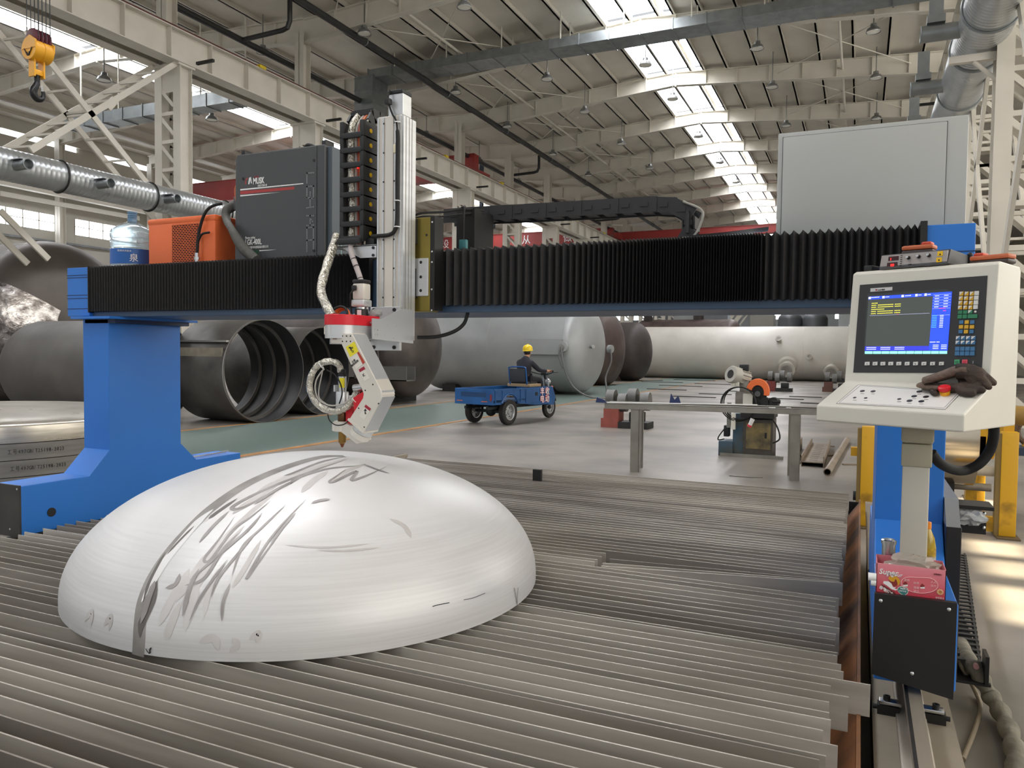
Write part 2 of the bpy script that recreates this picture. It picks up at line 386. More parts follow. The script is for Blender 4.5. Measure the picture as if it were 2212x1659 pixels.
for y in BAYS[2:12]:
    m = MB(); x = -40.3
    m.box((x-0.2, y-0.18, 0), (x+0.2, y-0.16, 13)).box((x-0.2, y+0.16, 0), (x+0.2, y+0.18, 13)).box((x-0.01, y-0.18, 0), (x+0.01, y+0.18, 13))
    tag(m.build('column', WHITE_STEEL, smooth=0), 'slim steel column against the left outer wall', 'steel column', 'columns of the left wall', 'structure')
wall_with_windows('wall_right', 14.0, 14.2, ((0, 3.0), (12.5, 14)), WALL_R)
struct('wall_right', MB().box((14.0, 34, 3.0), (14.2, Y1, 12.5)), WALL_R, smooth=0)
y = Y0
while y < 33.9:
    struct('window_%d' % n, MB().box((14.05, y, 3.0), (14.1, y+4.0, 12.5)), GLOWR, smooth=0); n += 1  # unseen glowing panes, added to bring in light from the right
    struct('wall_right', MB().box((14.0, y+4.0, 3.0), (14.2, y+4.4, 12.5)), WALL_R, smooth=0); y += 4.4
mb = MB(); zs = [(0, 6.0), (7.6, 15.2)]
for z0, z1 in zs: mb.box((-41, Y1, z0), (14, Y1+0.2, z1))
wpx = [(1330, 1342), (1347, 1364), (1369, 1380), (1385, 1400), (1403, 1410), (1503, 1522), (1673, 1692), (1740, 1746), (1804, 1838)]
edges = [-41.0]
for a, b in wpx:
    xa, xb = atY(a, 680, Y1).x, atY(b, 680, Y1).x; edges += [xa, xb]
    struct('window_%d' % n, MB().box((xa, Y1+0.08, 6.0), (xb, Y1+0.12, 7.6)), GLOWW, smooth=0); n += 1
edges.append(14.0)
for a, b in zip(edges[::2], edges[1::2]): mb.box((a, Y1, 6.0), (b, Y1+0.2, 7.6))
struct('wall_back', mb, mat('dim_wall_sheet', '#8A8C8C', 0.6, 0, 0.15, 0.5), 'far end wall of the hall with small bright windows', 'wall', smooth=0)
# ------------------------------------------------ ducts, pipes, lamps
SPIRAL = mat('spiral_galvanised_duct', '#C6CACC', 0.32, 0.7, 0.15, 2.0)
def ribbed(name, label, p0, p1, R, ribs):
    t = thing(name, label, 'duct', p0); p0, p1 = Vector(p0), Vector(p1); L = (p1-p0).length; prof = []
    k = int(L/ribs); 
    for i in range(k):
        z = L*i/k; prof += [(R-0.005, z), (R-0.004, z+ribs*0.62), (R, z+ribs*0.75), (R, z+ribs*0.9)]
    MB().lathe(prof, p0, p1-p0, 40).build('duct_shell', SPIRAL, t, smooth=1.2)
    return t
SPIRAL = mat('spiral_galvanised_duct', '#C6CACC', 0.32, 0.7, 0.15, 2.0)
t = ribbed('round_duct', 'long ribbed galvanised round duct above the orange chiller on the left', (-17.2, 6.0, 5.60), (-17.2, 24.5, 5.60), 0.36, 0.12)
for px, py in ((38, 345), (217, 382), (362, 425)):
    c = atX(px, py, -16.82); c.z = 5.55
    m = MB(); m.cyl((-16.9, c.y, c.z), (-16.45, c.y-0.02, c.z), 0.11, n=18, cap=False).torus((-16.46, c.y, c.z), 0.11, 0.012, (1,0,0)).box((-16.86, c.y-0.13, c.z+0.1), (-16.55, c.y+0.13, c.z+0.115)).cyl((-16.62, c.y, c.z), (-16.6, c.y, c.z), 0.10, n=18)
    m.build('duct_outlet', GALV, t)
for yy in (9.5, 12.2, 14.7, 17.3): MB().torus((-17.2, yy, 5.6), 0.375, 0.02, (0,1,0), 36, 6).build('duct_flange', DARK_STEEL, t)
t = ribbed('round_duct', 'big ribbed galvanised round duct high on the right columns', (1.9, 9.0, 7.65), (1.9, 58, 7.65), 0.45, 0.12)
for k, yy in enumerate((16.4, 19.6, 22.9)):
    m = MB(); m.cyl((1.55, yy, 7.6), (0.85, yy, 7.6), 0.15, n=18, cap=False).cyl((0.9, yy, 7.6), (0.92, yy, 7.6), 0.145, n=18).torus((0.86, yy, 7.6), 0.15, 0.012, (1,0,0)).box((0.95, yy-0.12, 7.76), (1.25, yy+0.12, 7.9)).box((0.98, yy-0.02, 7.8), (1.22, yy+0.02, 8.4))
    m.build('duct_outlet', GALV, t)
for yy in (15.6, 17.6, 20.2, 24): MB().torus((1.9, yy, 7.65), 0.47, 0.02, (0,1,0), 36, 6).build('duct_flange', GALV, t)
for yy in (16.6, 22.6, 28.6):
    m = MB(); m.box((1.35, yy-0.06, 7.05), (2.5, yy+0.06, 7.18)).cyl((1.75, yy, 7.05), (2.6, yy, 6.2), 0.04, n=10)
    m.build('duct_bracket', WHITE_STEEL, t)
t = thing('square_duct', 'flat grey sheet metal duct crossing the whole aisle under the roof', 'duct', (-19.5, 27.0, 12.9))
m = MB(); m.box((-18.9, 27.0, 12.9), (2.2, 28.05, 13.25)); x = -18.9
while x < 2.2: m.box((x-0.02, 26.97, 12.87), (x+0.02, 28.08, 13.28)); x += 1.15
m.build('duct_shell', GALV, t, smooth=0)
m = MB(); m.box((-19.5, 26.9, 10.2), (-18.6, 28.0, 13.0)); z = 10.4
while z < 13: m.box((-19.52, 26.88, z), (-18.58, 28.02, z+0.03)); z += 0.5
m.build('duct_drop', GALV, t, smooth=0)
x = -17.6
while x < 2:
    for yy in (26.98, 28.0): MB().box((x-0.02, yy, 13.2), (x+0.02, yy+0.04, zroof(x)-0.001)).build('hanger', WHITE_STEEL, t, smooth=0)
    x += 2.4
t = thing('square_duct', 'grey sheet metal duct hanging in the left aisle behind the first column', 'duct', (-30, 21.5, 10.4))
m = MB(); m.box((-30, 21.6, 10.6), (-18.9, 22.3, 11.05)); x = -30
while x < -19: m.box((x-0.02, 21.57, 10.57), (x+0.02, 22.33, 11.08)); x += 1.1
m.build('duct_shell', GALV, t, smooth=0)
x = -29.5
while x < -19: MB().box((x-0.02, 21.9, 11.05), (x+0.02, 21.94, zroof(x)-0.001)).build('hanger', WHITE_STEEL, t, smooth=0); x += 2.2
PIPE = mat('black_painted_pipe', '#2B2C2C', 0.45, 0, 0.2, 2)
def pipe(label, pts, r, hang=None):
    m = MB().tube(pts, r, 12); 
    t = tag(m.build('roof_pipe', PIPE), label, 'pipe')
    if hang:
        q = MB()
        for y in hang:
            q.torus((pts[0][0], y, pts[0][2]), r+0.01, 0.015, (0,1,0), 16, 5).cyl((pts[0][0], y, pts[0][2]+r), (pts[0][0], y, zroof(pts[0][0])-0.01), 0.012, n=5)
        q.build('pipe_hanger', GALV, t)
pipe('thick black pipe running under the roof above the tanks', [(-16.4, Y0, 12.62), (-16.4, Y1-1, 12.62)], 0.12, [y+0.6 for y in BAYS])
pipe('black pipe close behind the crane columns under the roof', [(-19.25, Y0, 12.0), (-19.25, Y1-1, 12.0)], 0.11, [y+0.6 for y in BAYS])
for y, lab in ((20.2, 'short black branch pipe with an elbow near the top left'), (41.5, 'black branch pipe with an elbow behind the slide tower'), (58, 'small far black branch pipe with an elbow above the cable chain')):
    tag(MB().tube([(-19.2, y, 12.0), (-17.5, y, 12.05), (-17.3, y, 12.1), (-17.2, y, 12.3), (-17.2, y, 13.5)], 0.08, 10).build('branch_pipe', PIPE), lab, 'pipe')
LAMPG = mat('lamp_reflector', '#8E9090', 0.35, 0.7); LAMPW = mat('lamp_lens', '#E8E6DC', 0.3)
def lamp(x, y, z, group, label):
    t = thing('hanging_lamp', label, 'lamp', (x, y, z), world=False, group=group)
    MB().lathe([(0.05, 0.30), (0.10, 0.28), (0.11, 0.18), (0.20, 0.12), (0.24, 0.02), (0.235, 0.0), (0.22, 0.02), (0.1, 0.14)], n=20, cap=False).build('lamp_shade', LAMPG, t)
    MB().lathe([(0.0, 0.015), (0.21, 0.02), (0.21, 0.03), (0.0, 0.05)], n=20, cap=False).build('lens', LAMPW, t)
    MB().cyl((0, 0, 0.28), (0, 0, zroof(x)-z-0.01), 0.02, n=8).build('rod', LAMPG, t)
    return t
for px, py in ((1003,17),(787,74),(967,190),(1263,243),(1096,275),(1342,312),(1194,335),(1404,365),(1271,380),(1156,150),(1625,75),(1888,40),(1668,190),(1892,170),(1376,117),(921,295),(1035,350),(1453,215),(1509,296),(1893,258),(1698,273),(1555,352),(568,115),(1590,395),(1120,395)):
    p = atZ(px, py, 12.6 if px > 600 else 12.4)
    side = 'left' if px < 1150 else ('under the ridge light' if 1330 < px < 1620 else 'middle')
    lab = {'left': 'round grey high-bay lamp hanging over the tanks beside the black roof pipe', 'under the ridge light': 'round grey high-bay lamp hanging beside the bright ridge light', 'middle': 'round grey high-bay lamp hanging under the dark roof slope'}[side]
    if px > 1620: lab = 'round grey high-bay lamp hanging right of the bright ridge light'
    
    if 26.4 < p.y < 28.6: p.y = 26.2 if p.y < 27.5 else 29.2
    lamp(p.x, p.y, p.z, 'high-bay lamps under the main roof', lab)
for i, (px, py) in enumerate(((225,175),(457,260))):
    p = atX(px, py, -24.0); lamp(p.x, p.y, p.z, 'lamps of the left aisle', ('lit-looking pale lamp hanging in front of the crossed braces', 'pale lamp hanging right of the first laced column')[i])
# ------------------------------------------------ overhead cranes
CR = mat('red_crane_paint', '#96302B', 0.5, 0, 0.15, 1.0)
def girder(label, x0, x1, y, z, h, w=0.5, chars=None, ctype='bridge_crane'):
    t = thing(ctype, label, 'overhead crane', (x0, y, z)); m = MB()
    m.box((x0, y, z), (x1, y+w, z+h)).box((x0, y-0.06, z-0.03), (x1, y+w+0.06, z)).box((x0, y-0.06, z+h), (x1, y+w+0.06, z+h+0.03))
    m.build('girder', CR, t, smooth=0)
    
    for a, b in ((x0-0.1, x0+0.3), (x1-0.3, x1+0.1)): MB().box((a, y-1.2, z-0.038), (b, y+w+1.2, z+0.45)).build('end_carriage', CR, t, smooth=0)
    if chars:
        for c, x in chars: text(c, h*0.75, WHITE, t, (x, y-0.035, z+h*0.2), align='CENTER', ext=0.004)
    return t
for x, lab in ((-18.86, 'left aisle crane runway beam behind the laced columns'), (-39.75, 'crane runway beam along the left outer wall')):
    t = thing('runway_beam', lab, 'crane runway', (x, Y0, 9.78), kind='structure')
    MB().box((x-0.012, Y0, 9.8), (x+0.012, Y1, 10.7)).box((x-0.18, Y0, 9.78), (x+0.18, Y1, 9.81)).box((x-0.18, Y0, 10.68), (x+0.18, Y1, 10.71)).build('girder', WHITE_STEEL, t, smooth=0)
    MB().box((x-0.05, Y0, 10.71), (x+0.05, Y1, 10.83)).build('crane_rail', RAILRED, t, smooth=0)
d = ray(1100, 527); YB_ = 9.75*d.y/d.z-1.6; d = ray(470, 412); YD_ = 9.9*d.y/d.z
girder('red bridge crane girder with white characters in the left aisle', -39.8, -18.85, YB_, 10.87, 1.1, chars=[(c, atY(px, 525, YB_).x) for c, px in (('设', 962), ('备', 1057), ('从', 1137), ('视', 1180), ('做', 1226))])
t = girder('dark red bridge crane girder behind the round duct in the left aisle', -39.8, -18.85, YD_, 10.87, 1.2)
p = atY(905, 398, YD_-0.4)
girder('far red bridge crane across the main aisle above the bellows', -18.15, 2.25, 61, 10.87, 0.6)
girder('red bridge crane girder above the yellow hook', -18.15, 2.25, 9.2, 10.87, 0.95)
tag(MB().box((-23.2, 45.0, 9.6), (-22.4, 45.6, 10.2), 0.05).cyl((-22.4, 45.3, 9.9), (-21.9, 45.3, 9.9), 0.28, n=18).box((-22.9, 45.2, 10.2), (-22.7, 45.4, zroof(-22.8)-0.003)).cyl((-22.8, 45.3, 9.6), (-22.8, 45.3, 7.8), 0.02, n=6).build('hanging_hoist', mat('blue_grey_hoist', '#3E4E5E', 0.5)), 'small blue grey hoist hanging right of the slide tower', 'hoist')
# =================================================================== cutting table, dished head, gantry
SLAT = mat('scale_grey_slat_steel', '#C6C0B6', 0.42, 0.2, 0, 3.0, '#958E84', stretch=(0.25, 1, 3.0), detail=8)
SLATD = mat('darker_slat_steel', '#9A938A', 0.45, 0.2, 0, 3.0, '#7C756C', stretch=(0.3, 1, 3.0), detail=8)
RUST = mat('rusty_frame_plate', '#8A5A34', 0.7, 0.1, 0, 3, '#4A3424')
t = thing('cutting_table', 'long steel trough under the row of slats, rusty on the right side', 'cutting table', (-2.0, 3.5, 0))
MB().box((0.018, 0.3, 0), (0.03, 6.5, 0.50)).build('side_plate', RUST, t, smooth=0)
MB().box((-4.16, 0.3, 0), (-4.148, 6.5, 0.50)).build('side_plate', RUST, t, smooth=0)
MB().box((-4.148, 6.488, 0), (0.018, 6.5, 0.48)).build('end_plate', DARK_STEEL, t, smooth=0)
MB().box((-4.148, 0.3, 0), (0.018, 0.312, 0.48)).build('end_plate', DARK_STEEL, t, smooth=0)
MB().prism([(0.017, 0.49), (0.017, 0.47), (-0.13, 0.25), (-0.15, 0.25)], 'y', 0.4, 6.4).build('chute_plate', mat('orange_rust_plate', '#9A6236', 0.65, 0.1, 0, 3, '#3A2A20'), t, smooth=0)
for x in (-0.35, -1.2, -2.05, -2.9, -3.75):
    MB().box((x-0.006, 0.312, 0.25), (x+0.006, 6.488, 0.494)).build('support_bar', RUST, t, smooth=0)
MB().box((-4.148, 0.312, 0.04), (0.018, 6.488, 0.25)).build('slag_bed', mat('dark_slag', '#2A2622', 0.9, 0, 0.4, 8), t, smooth=0)
YS = [0.86, 0.93, 0.985, 1.05, 1.12, 1.19, 1.245, 1.312, 1.375, 1.44, 1.50, 1.554, 1.632, 1.68, 1.735, 1.82, 1.892, 1.962, 2.02, 2.06, 2.116, 2.196, 2.258, 2.32, 2.379, 2.444, 2.503, 2.568, 2.635, 2.69, 2.77, 2.80]
y = 2.868; rs = random.Random(3)
while y < 6.2: YS.append(y); y += rs.choice((0.05, 0.056, 0.062, 0.066, 0.07))
ENDS = {2.56: 0.052, 2.444: -0.007, 2.06: -0.068, 2.02: -0.09, 2.116: -0.028}
slat_proto = None
for i, y in enumerate(YS):
    xe = {2.568: 0.055, 2.444: -0.005, 2.116: -0.026, 2.06: -0.052, 2.02: -0.066, 2.635: -0.022, 2.69: -0.030, 2.503: -0.055, 2.379: -0.056}.get(y, -0.055+rs.uniform(-0.012, 0.012))
    xl = -4.08+rs.uniform(-0.03, 0.03)
    if 3.47 < y < 3.70: xe = -1.14
    sk = rs.uniform(-0.006, 0.006); tilt = rs.uniform(-0.006, 0.006)
    if y > 4.2: sk = 0.02+rs.uniform(-0.01, 0.03)
    m = MB(); th = 0.0028; z0, z1 = 0.497, 0.6
    a = [(xl, y-th+sk), (xe, y-th-sk), (xe, y+th-sk), (xl, y+th+sk)]
    m.add([(p[0], p[1]-tilt, z0) for p in a]+[(p[0], p[1]+tilt, z1) for p in a], [(0,3,2,1),(4,5,6,7),(0,1,5,4),(1,2,6,5),(2,3,7,6),(3,0,4,7)])
    o = m.build('table_slat', SLATD if rs.random() < 0.12 else SLAT, smooth=0)
    lab = 'thin upright steel slat of the cutting table, one of the parallel row'
    if y == 2.568: lab = 'longest slat, its light grey end sticking out furthest towards the rail'
    elif y == 2.444: lab = 'slat whose pale end sticks out just nearer than the longest slat'
    tag(o, lab, 'slat', 'slats of the cutting table')
    if y in (2.568, 2.444): del o['group']
# short loose slats set askew where three slats end early
for k, (a, b, mm) in enumerate(((Vector((-1.09, 3.462, 0.5485)), Vector((-0.045, 3.682, 0.5485)), SLAT), (Vector((-1.10, 3.515, 0.5485)), Vector((-0.06, 3.697, 0.5485)), SLAT), (Vector((-1.09, 3.60, 0.5485)), Vector((-0.07, 3.712, 0.5485)), SLATD))):
    m = MB(); m.bar(a, b, 0.006, 0.103)
    tag(m.build('loose_slat', mm, smooth=0), ('short slat set askew, its wide face showing at the right edge of the table', 'short slat set askew just behind the foremost skewed one', 'darker short slat, least askew of the skewed ones')[k], 'slat')
tag(MB().box((-2.32, 5.55, 0.6), (-2.25, 5.58, 0.69)).build('slat_stop', DARK_STEEL, smooth=0), 'small dark stop standing up behind the dished head', 'stop')
# ---------------------------------------------------------------- dished head
DX, DY, DZ, DR, DH, DS = -2.208, 2.758, 0.601, 0.993, 0.509, 0.03
HEAD = bpy.data.materials.new('ground_steel_head'); HEAD.use_nodes = True
N = HEAD.node_tree.nodes; L = HEAD.node_tree.links; b = N['Principled BSDF']
b.inputs['Metallic'].default_value = 0.12; b.inputs['Roughness'].default_value = 0.36
tc = N.new('ShaderNodeTexCoord')
mp = N.new('ShaderNodeMapping'); mp.inputs['Scale'].default_value = (1.2, 1.2, 60); L.new(tc.outputs['Object'], mp.inputs['Vector'])
n1 = N.new('ShaderNodeTexNoise'); n1.inputs['Scale'].default_value = 2.0; n1.inputs['Detail'].default_value = 6; L.new(mp.outputs[0], n1.inputs['Vector'])
n2 = N.new('ShaderNodeTexNoise'); n2.inputs['Scale'].default_value = 2.6; n2.inputs['Detail'].default_value = 5; L.new(tc.outputs['Object'], n2.inputs['Vector'])
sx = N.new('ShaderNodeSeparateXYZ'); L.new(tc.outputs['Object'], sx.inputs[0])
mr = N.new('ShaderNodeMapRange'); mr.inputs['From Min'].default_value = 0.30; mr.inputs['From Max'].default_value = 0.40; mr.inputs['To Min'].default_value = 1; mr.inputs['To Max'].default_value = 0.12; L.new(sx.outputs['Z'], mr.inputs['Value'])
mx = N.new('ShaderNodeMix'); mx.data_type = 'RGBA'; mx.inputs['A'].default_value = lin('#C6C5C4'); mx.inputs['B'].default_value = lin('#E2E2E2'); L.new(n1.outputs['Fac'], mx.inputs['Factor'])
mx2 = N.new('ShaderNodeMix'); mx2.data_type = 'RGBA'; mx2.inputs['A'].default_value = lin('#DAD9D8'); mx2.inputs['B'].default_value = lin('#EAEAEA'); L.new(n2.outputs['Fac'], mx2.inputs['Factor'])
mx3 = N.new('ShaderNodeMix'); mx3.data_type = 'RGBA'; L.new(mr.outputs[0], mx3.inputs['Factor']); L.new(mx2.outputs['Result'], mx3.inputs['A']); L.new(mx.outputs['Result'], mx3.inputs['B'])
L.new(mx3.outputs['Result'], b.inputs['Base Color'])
rr = N.new('ShaderNodeMath'); rr.operation = 'MULTIPLY_ADD'; rr.inputs[1].default_value = 0.25; rr.inputs[2].default_value = 0.26; L.new(n1.outputs['Fac'], rr.inputs[0]); L.new(rr.outputs[0], b.inputs['Roughness'])
t = thing('dished_head', 'big pale steel dished vessel head lying upside down on the slats', 'vessel head', (DX, DY, DZ))
prof = [(DR, 0), (DR, DS)]+[(DR*math.cos(a), DS+DH*math.sin(a)) for a in [PI/2*q/48 for q in range(1, 49)]]
inn = [(r*0.988, max(0, h-0.012)) for r, h in prof]
MB().lathe(inn[::-1]+[(DR*0.988, 0)]+prof, (DX, DY, DZ), n=128, cap=False).build('shell', HEAD, t, smooth=1.0)
def on_head(px, py, off=0.0006):
    d = ray(px, py); o = Vector((0, 0, EYE))-Vector((DX, DY, DZ+DS)); R = DR+off; H = DH+off
    A = (d.x**2+d.y**2)/R**2+d.z**2/H**2; B = 2*((o.x*d.x+o.y*d.y)/R**2+o.z*d.z/H**2); C = (o.x**2+o.y**2)/R**2+o.z**2/H**2-1
    D = B*B-4*A*C
    if D < 0: return None
    p = o+d*((-B-math.sqrt(D))/(2*A))
    if p.z < 0:
        A = d.x**2+d.y**2; B = 2*(o.x*d.x+o.y*d.y); C = o.x**2+o.y**2-R*R; D = B*B-4*A*C
        if D < 0: return None
        p = o+d*((-B-math.sqrt(D))/(2*A))
    return p+Vector((DX, DY, DZ+DS))
def stroke(mb, pts, w, off=0.0006, taper=True):
    P = []
    for q in spline([Vector((100+a/1.9404, 940+b_/1.9404, 0)) for a, b_ in pts], 10):
        p = on_head(q.x, q.y, off)
        if p: P.append(p)
    if len(P) < 3: return
    L_ = []; 
    for i, p in enumerate(P):
        n = Vector(((p.x-DX)/DR**2, (p.y-DY)/DR**2, max(0, p.z-DZ-DS)/DH**2)).normalized()
        tt = (P[min(i+1, len(P)-1)]-P[max(i-1, 0)]).normalized(); s = n.cross(tt).normalized()
        ww = w*(0.5*min(1, 4*min(i+0.4, len(P)-1-i+0.4)/len(P)) if taper else 0.5)
        L_.append((p-s*ww, p+s*ww))
    mb.add([q for l in L_ for q in l], [(2*i, 2*i+1, 2*i+3, 2*i+2) for i in range(len(L_)-1)])
SMEAR = mat('grey_ink_smear', '#A9A5A3', 0.5, 0.1, 0, 9, '#8A8583'); SMEAR2 = mat('dark_grey_smear', '#A5A29E', 0.5, 0.1, 0, 7, '#7F7B77'); GRIND = mat('bright_ground_steel', '#F2F2F2', 0.3, 0.3)
m = MB(); seam = [(384, 925), (388, 860), (392, 790), (405, 700), (445, 600), (510, 500), (600, 395), (700, 300), (840, 205), (1000, 135), (1150, 92), (1250, 88)]
stroke(m, seam, 0.050, 0.0005, False); m.build('seam_smear', SMEAR2, t, smooth=1.0)
m = MB(); stroke(m, [(398, 700), (440, 620), (505, 520), (590, 415), (650, 350), (700, 310)], 0.034, 0.0010); m.build('ground_strip', GRIND, t, smooth=1.0)
m = MB()
for k, (pts, w) in enumerate([([(1265,88),(1150,112),(1030,160),(995,170)],.02),([(1262,100),(1100,155),(900,235),(780,300),(830,300),(1000,205)],.022),([(1310,128),(1180,140),(1050,180),(1025,205)],.022),
    ([(940,275),(860,340),(780,400),(690,520),(662,518),(720,440),(790,340)],.014),([(765,318),(700,380),(640,450)],.018),([(1005,290),(900,390),(820,470),(778,590)],.012),([(1090,268),(1000,360),(920,460),(838,600),(890,530),(1030,340)],.011),
    ([(1045,325),(1000,375),(940,450)],.014),([(805,410),(740,480),(660,600),(580,630)],.016),([(870,420),(800,500),(720,600),(690,680)],.013),([(1430,130),(1350,165),(1280,188),(1300,150),(1210,192),(1190,190),(1260,140)],.018),
    ([(560,580),(540,625),(500,640)],.02),([(1190,268),(1150,272),(1112,284)],.02),([(905,325),(840,400),(700,520),(600,610)],.014),([(1060,180),(960,230),(870,290)],.02),([(760,520),(700,600),(640,690),(600,780)],.012),([(1440,160),(1380,140),(1330,120)],.016),
    ([(640,560),(600,640),(570,760)],.02),([(455,610),(430,680),(395,790)],.03),([(770,620),(740,700),(735,780)],.012)]):
    stroke(m, pts, w*0.75, 0.0014+0.00012*k)
o = m.build('ink_scribble', SMEAR, t, smooth=1.0); o['kind'] = 'stuff'
FAINT = mat('faint_smear', '#CFCCCA', 0.5, 0.1, 0, 6, '#BDB9B6'); m = MB()
for k, (pts, w) in enumerate([([(1270,95),(1120,140),(960,200),(860,260)],.035),([(1000,180),(880,260),(780,330)],.03),([(960,240),(850,330),(740,440),(650,560)],.022),([(830,380),(720,500),(620,640),(560,720)],.03),([(700,470),(620,580),(540,700)],.03),
    ([(600,560),(530,680),(470,800)],.03),([(560,700),(520,800),(500,860)],.028),([(640,640),(600,740),(580,820)],.025),([(720,560),(680,660),(660,760)],.02),([(900,440),(830,560),(780,640)],.018),([(1180,150),(1120,190),(1070,240)],.03),([(1340,120),(1260,150),(1200,200)],.025),
    ([(640,870),(700,850),(720,900)],.025),([(850,860),(890,830),(880,870)],.02),([(780,850),(800,880),(770,910)],.02),([(160,780),(190,740),(185,800)],.02),([(240,800),(270,760),(262,820)],.02),([(1440,350),(1500,380),(1530,430)],.02),([(1000,460),(1180,470),(1350,455)],.008),([(1130,480),(1250,484),(1400,470)],.008)]):
    stroke(m, pts, w, 0.0009+0.00001*k)
o = m.build('faint_smear', FAINT, t, smooth=1.0); o['kind'] = 'stuff'
m = MB(); stroke(m, [(500, 490), (470, 540), (430, 620), (405, 700)], 0.012, 0.0014); stroke(m, [(465, 610), (450, 650), (440, 700), (400, 790), (392, 850)], 0.030, 0.0014); stroke(m, [(620, 380), (560, 440), (505, 500)], 0.010, 0.0014); stroke(m, [(800, 265), (720, 320), (680, 350)], 0.016, 0.0014); m.build('seam_edge', mat('dark_seam_edge', '#6A6662', 0.5, 0.1), t, smooth=1.0)
m = MB(); stroke(m, [(1978, 640), (1975, 680), (1974, 712)], 0.003, 0.003, False); stroke(m, [(1962, 640), (1968, 670), (1973, 705)], 0.003, 0.003, False)
stroke(m, [(417, 895), (422, 905), (428, 912)], 0.003, 0.003, False); stroke(m, [(440, 890), (432, 900), (437, 910), (430, 914), (440, 893)], 0.003, 0.003, False)
stroke(m, [(1620, 718), (1640, 712), (1670, 706), (1690, 702)], 0.003, 0.003, False); stroke(m, [(1750, 690), (1790, 682), (1840, 662)], 0.002, 0.003, False)
m.build('pen_mark', BLACK, t, smooth=1.0)
# ---------------------------------------------------------------- gantry
t = gan = thing('gantry', 'blue portal gantry with black bellows along its beam straddling the table', 'gantry', (-2.1, 3.5, 0.45))
BEAMM = mat('blue_grey_beam_paint', '#3E5570', 0.45, 0, 0.1, 2)
MB().box((-4.56, 3.335, 1.795), (0.34, 3.85, 2.07)).build('beam', BEAMM, t, smooth=0, bevel=0.004)
m = MB().box((-4.60, 3.31, 1.80), (-4.40, 3.47, 2.105))
m.build('end_box', BLUE, t, smooth=0, bevel=0.003)
m = MB()
for z in (1.845, 1.91, 1.93, 2.04, 2.055): m.box((-4.603, 3.308, z), (-4.395, 3.31, z+0.004))
m.build('panel_gap', mat('dark_blue_gap', '#1B355A', 0.6), t, smooth=0)
MB().box((0.215, 3.31, 1.80), (0.375, 3.47, 2.10)).build('end_box', BLUE, t, smooth=0, bevel=0.003)
MB().box((0.216, 3.308, 1.995), (0.375, 3.31, 1.999)).box((0.216, 3.308, 1.96), (0.375, 3.31, 1.962)).build('panel_gap', MATS['dark_blue_gap'], t, smooth=0)
def leg(x0, x1, name='leg'):
    prof = [(2.745, 0.552), (2.745, 0.83), (3.16, 0.83), (3.30, 0.972), (3.30, 1.78), (3.85, 1.78), (3.85, 0.957), (3.985, 0.83), (4.405, 0.83), (4.405, 0.552)]
    o = MB().prism(prof, 'x', x0, x1).build(name, BLUE, gan, smooth=0, bevel=0.004)
    MB().box((x0-0.03, 3.24, 1.78), (x1+0.085, 3.92, 1.795)).build('leg_flange', BLUE, gan, smooth=0)
    MB().box((x0+0.02, 3.30, 1.755), (x1+0.06, 3.87, 1.78)).build('packing_plate', mat('navy_plate', '#1C2F52', 0.5), gan, smooth=0)
    return o
leg(-4.447, -4.217); leg(0.067, 0.30)
COVER = mat('stained_black_cover', '#232322', 0.5, 0, 0, 6, '#3C3B38')
m = MB().box((-4.447, 2.735, 0.545), (-4.215, 2.745, 0.835)); o = m.build('drive_cover', COVER, gan, smooth=0); o['label'] = 'black stained drive cover of the left foot'
m = MB().prism([(0.06, 0.575), (0.292, 0.535), (0.294, 0.84), (0.062, 0.84)], 'y', 2.722, 2.744); o = m.build('drive_cover', BLACK_STEEL, gan, smooth=0); o['label'] = 'black drive cover of the right foot'
SCREW = mat('zinc_screw', '#D5D7D8', 0.3, 0.9)
for x, z in ((0.080, 0.818), (0.272, 0.818), (0.176, 0.598)):
    MB().sphere((x, 2.722, z), 0.006, (1, 0.5, 1), 10).build('screw', SCREW, gan)
for x, z in ((-4.235, 0.815), (-4.30, 0.585)): MB().sphere((x, 2.735, z), 0.006, (1, 0.5, 1), 10).build('screw', SCREW, gan)
MB().cyl((-4.217, 2.92, 0.655), (-4.213, 2.92, 0.655), 0.026, n=20).build('hole_plug', DARK_STEEL, gan)
BEL = mat('black_bellows_cloth', '#19181A', 0.65, 0, 0.15, 30)
def bellows(xs, label):
    R = []; m = MB()
    for i, x in enumerate(xs):
        pts = []
        q = [0.0, 0.02]
        nx = xs[i+1] if i+1 < len(xs) else x+0.005
        for xx, d in ((x, 0.0), (x+(nx-x)*0.55, 0.024)):
            R.append([(xx, 3.30+d, 1.826+d*0.3), (xx, 3.30+d, 2.106-d*0.9), (xx, 3.325, 2.106-d*0.6), (xx, 3.47, 2.106-d*0.9), (xx, 3.47, 2.075), (xx, 3.332, 2.075), (xx, 3.332, 1.826+d*0.3)])
    m.rings(R, True, True, True); o = m.build('bellows', BEL, gan, smooth=0); o['label'] = label
n = 90; bellows([-4.392+(4.392-2.30)*i/n for i in range(n+1)], 'left bellows, pleats pushed tightly together')
zx = [160,220,280,340,398,458,518,578,638,698,755,812,870,928,988,1040,1092,1145,1190,1237,1277,1317,1355,1392,1427,1460,1493,1525,1557,1585,1612,1640,1665,1690,1714,1738,1760,1780]
px = [900+v/3.456 for v in zx]; p = px[-1]
while p < 1640: p += 6.0; px.append(p)
px += [1400+v/2.72 for v in (690,740,795,850,905,955,1005,1055,1105,1150,1190,1235,1280,1330,1370,1420,1470,1520,1560,1597)]
bellows([atY(q, 560, 3.3).x for q in px], 'right bellows, pleats wide near the slide')
MB().box((-4.397, 3.298, 1.822), (-4.390, 3.47, 2.108)).build('bellows_flange', BLACK_STEEL, gan, smooth=0)
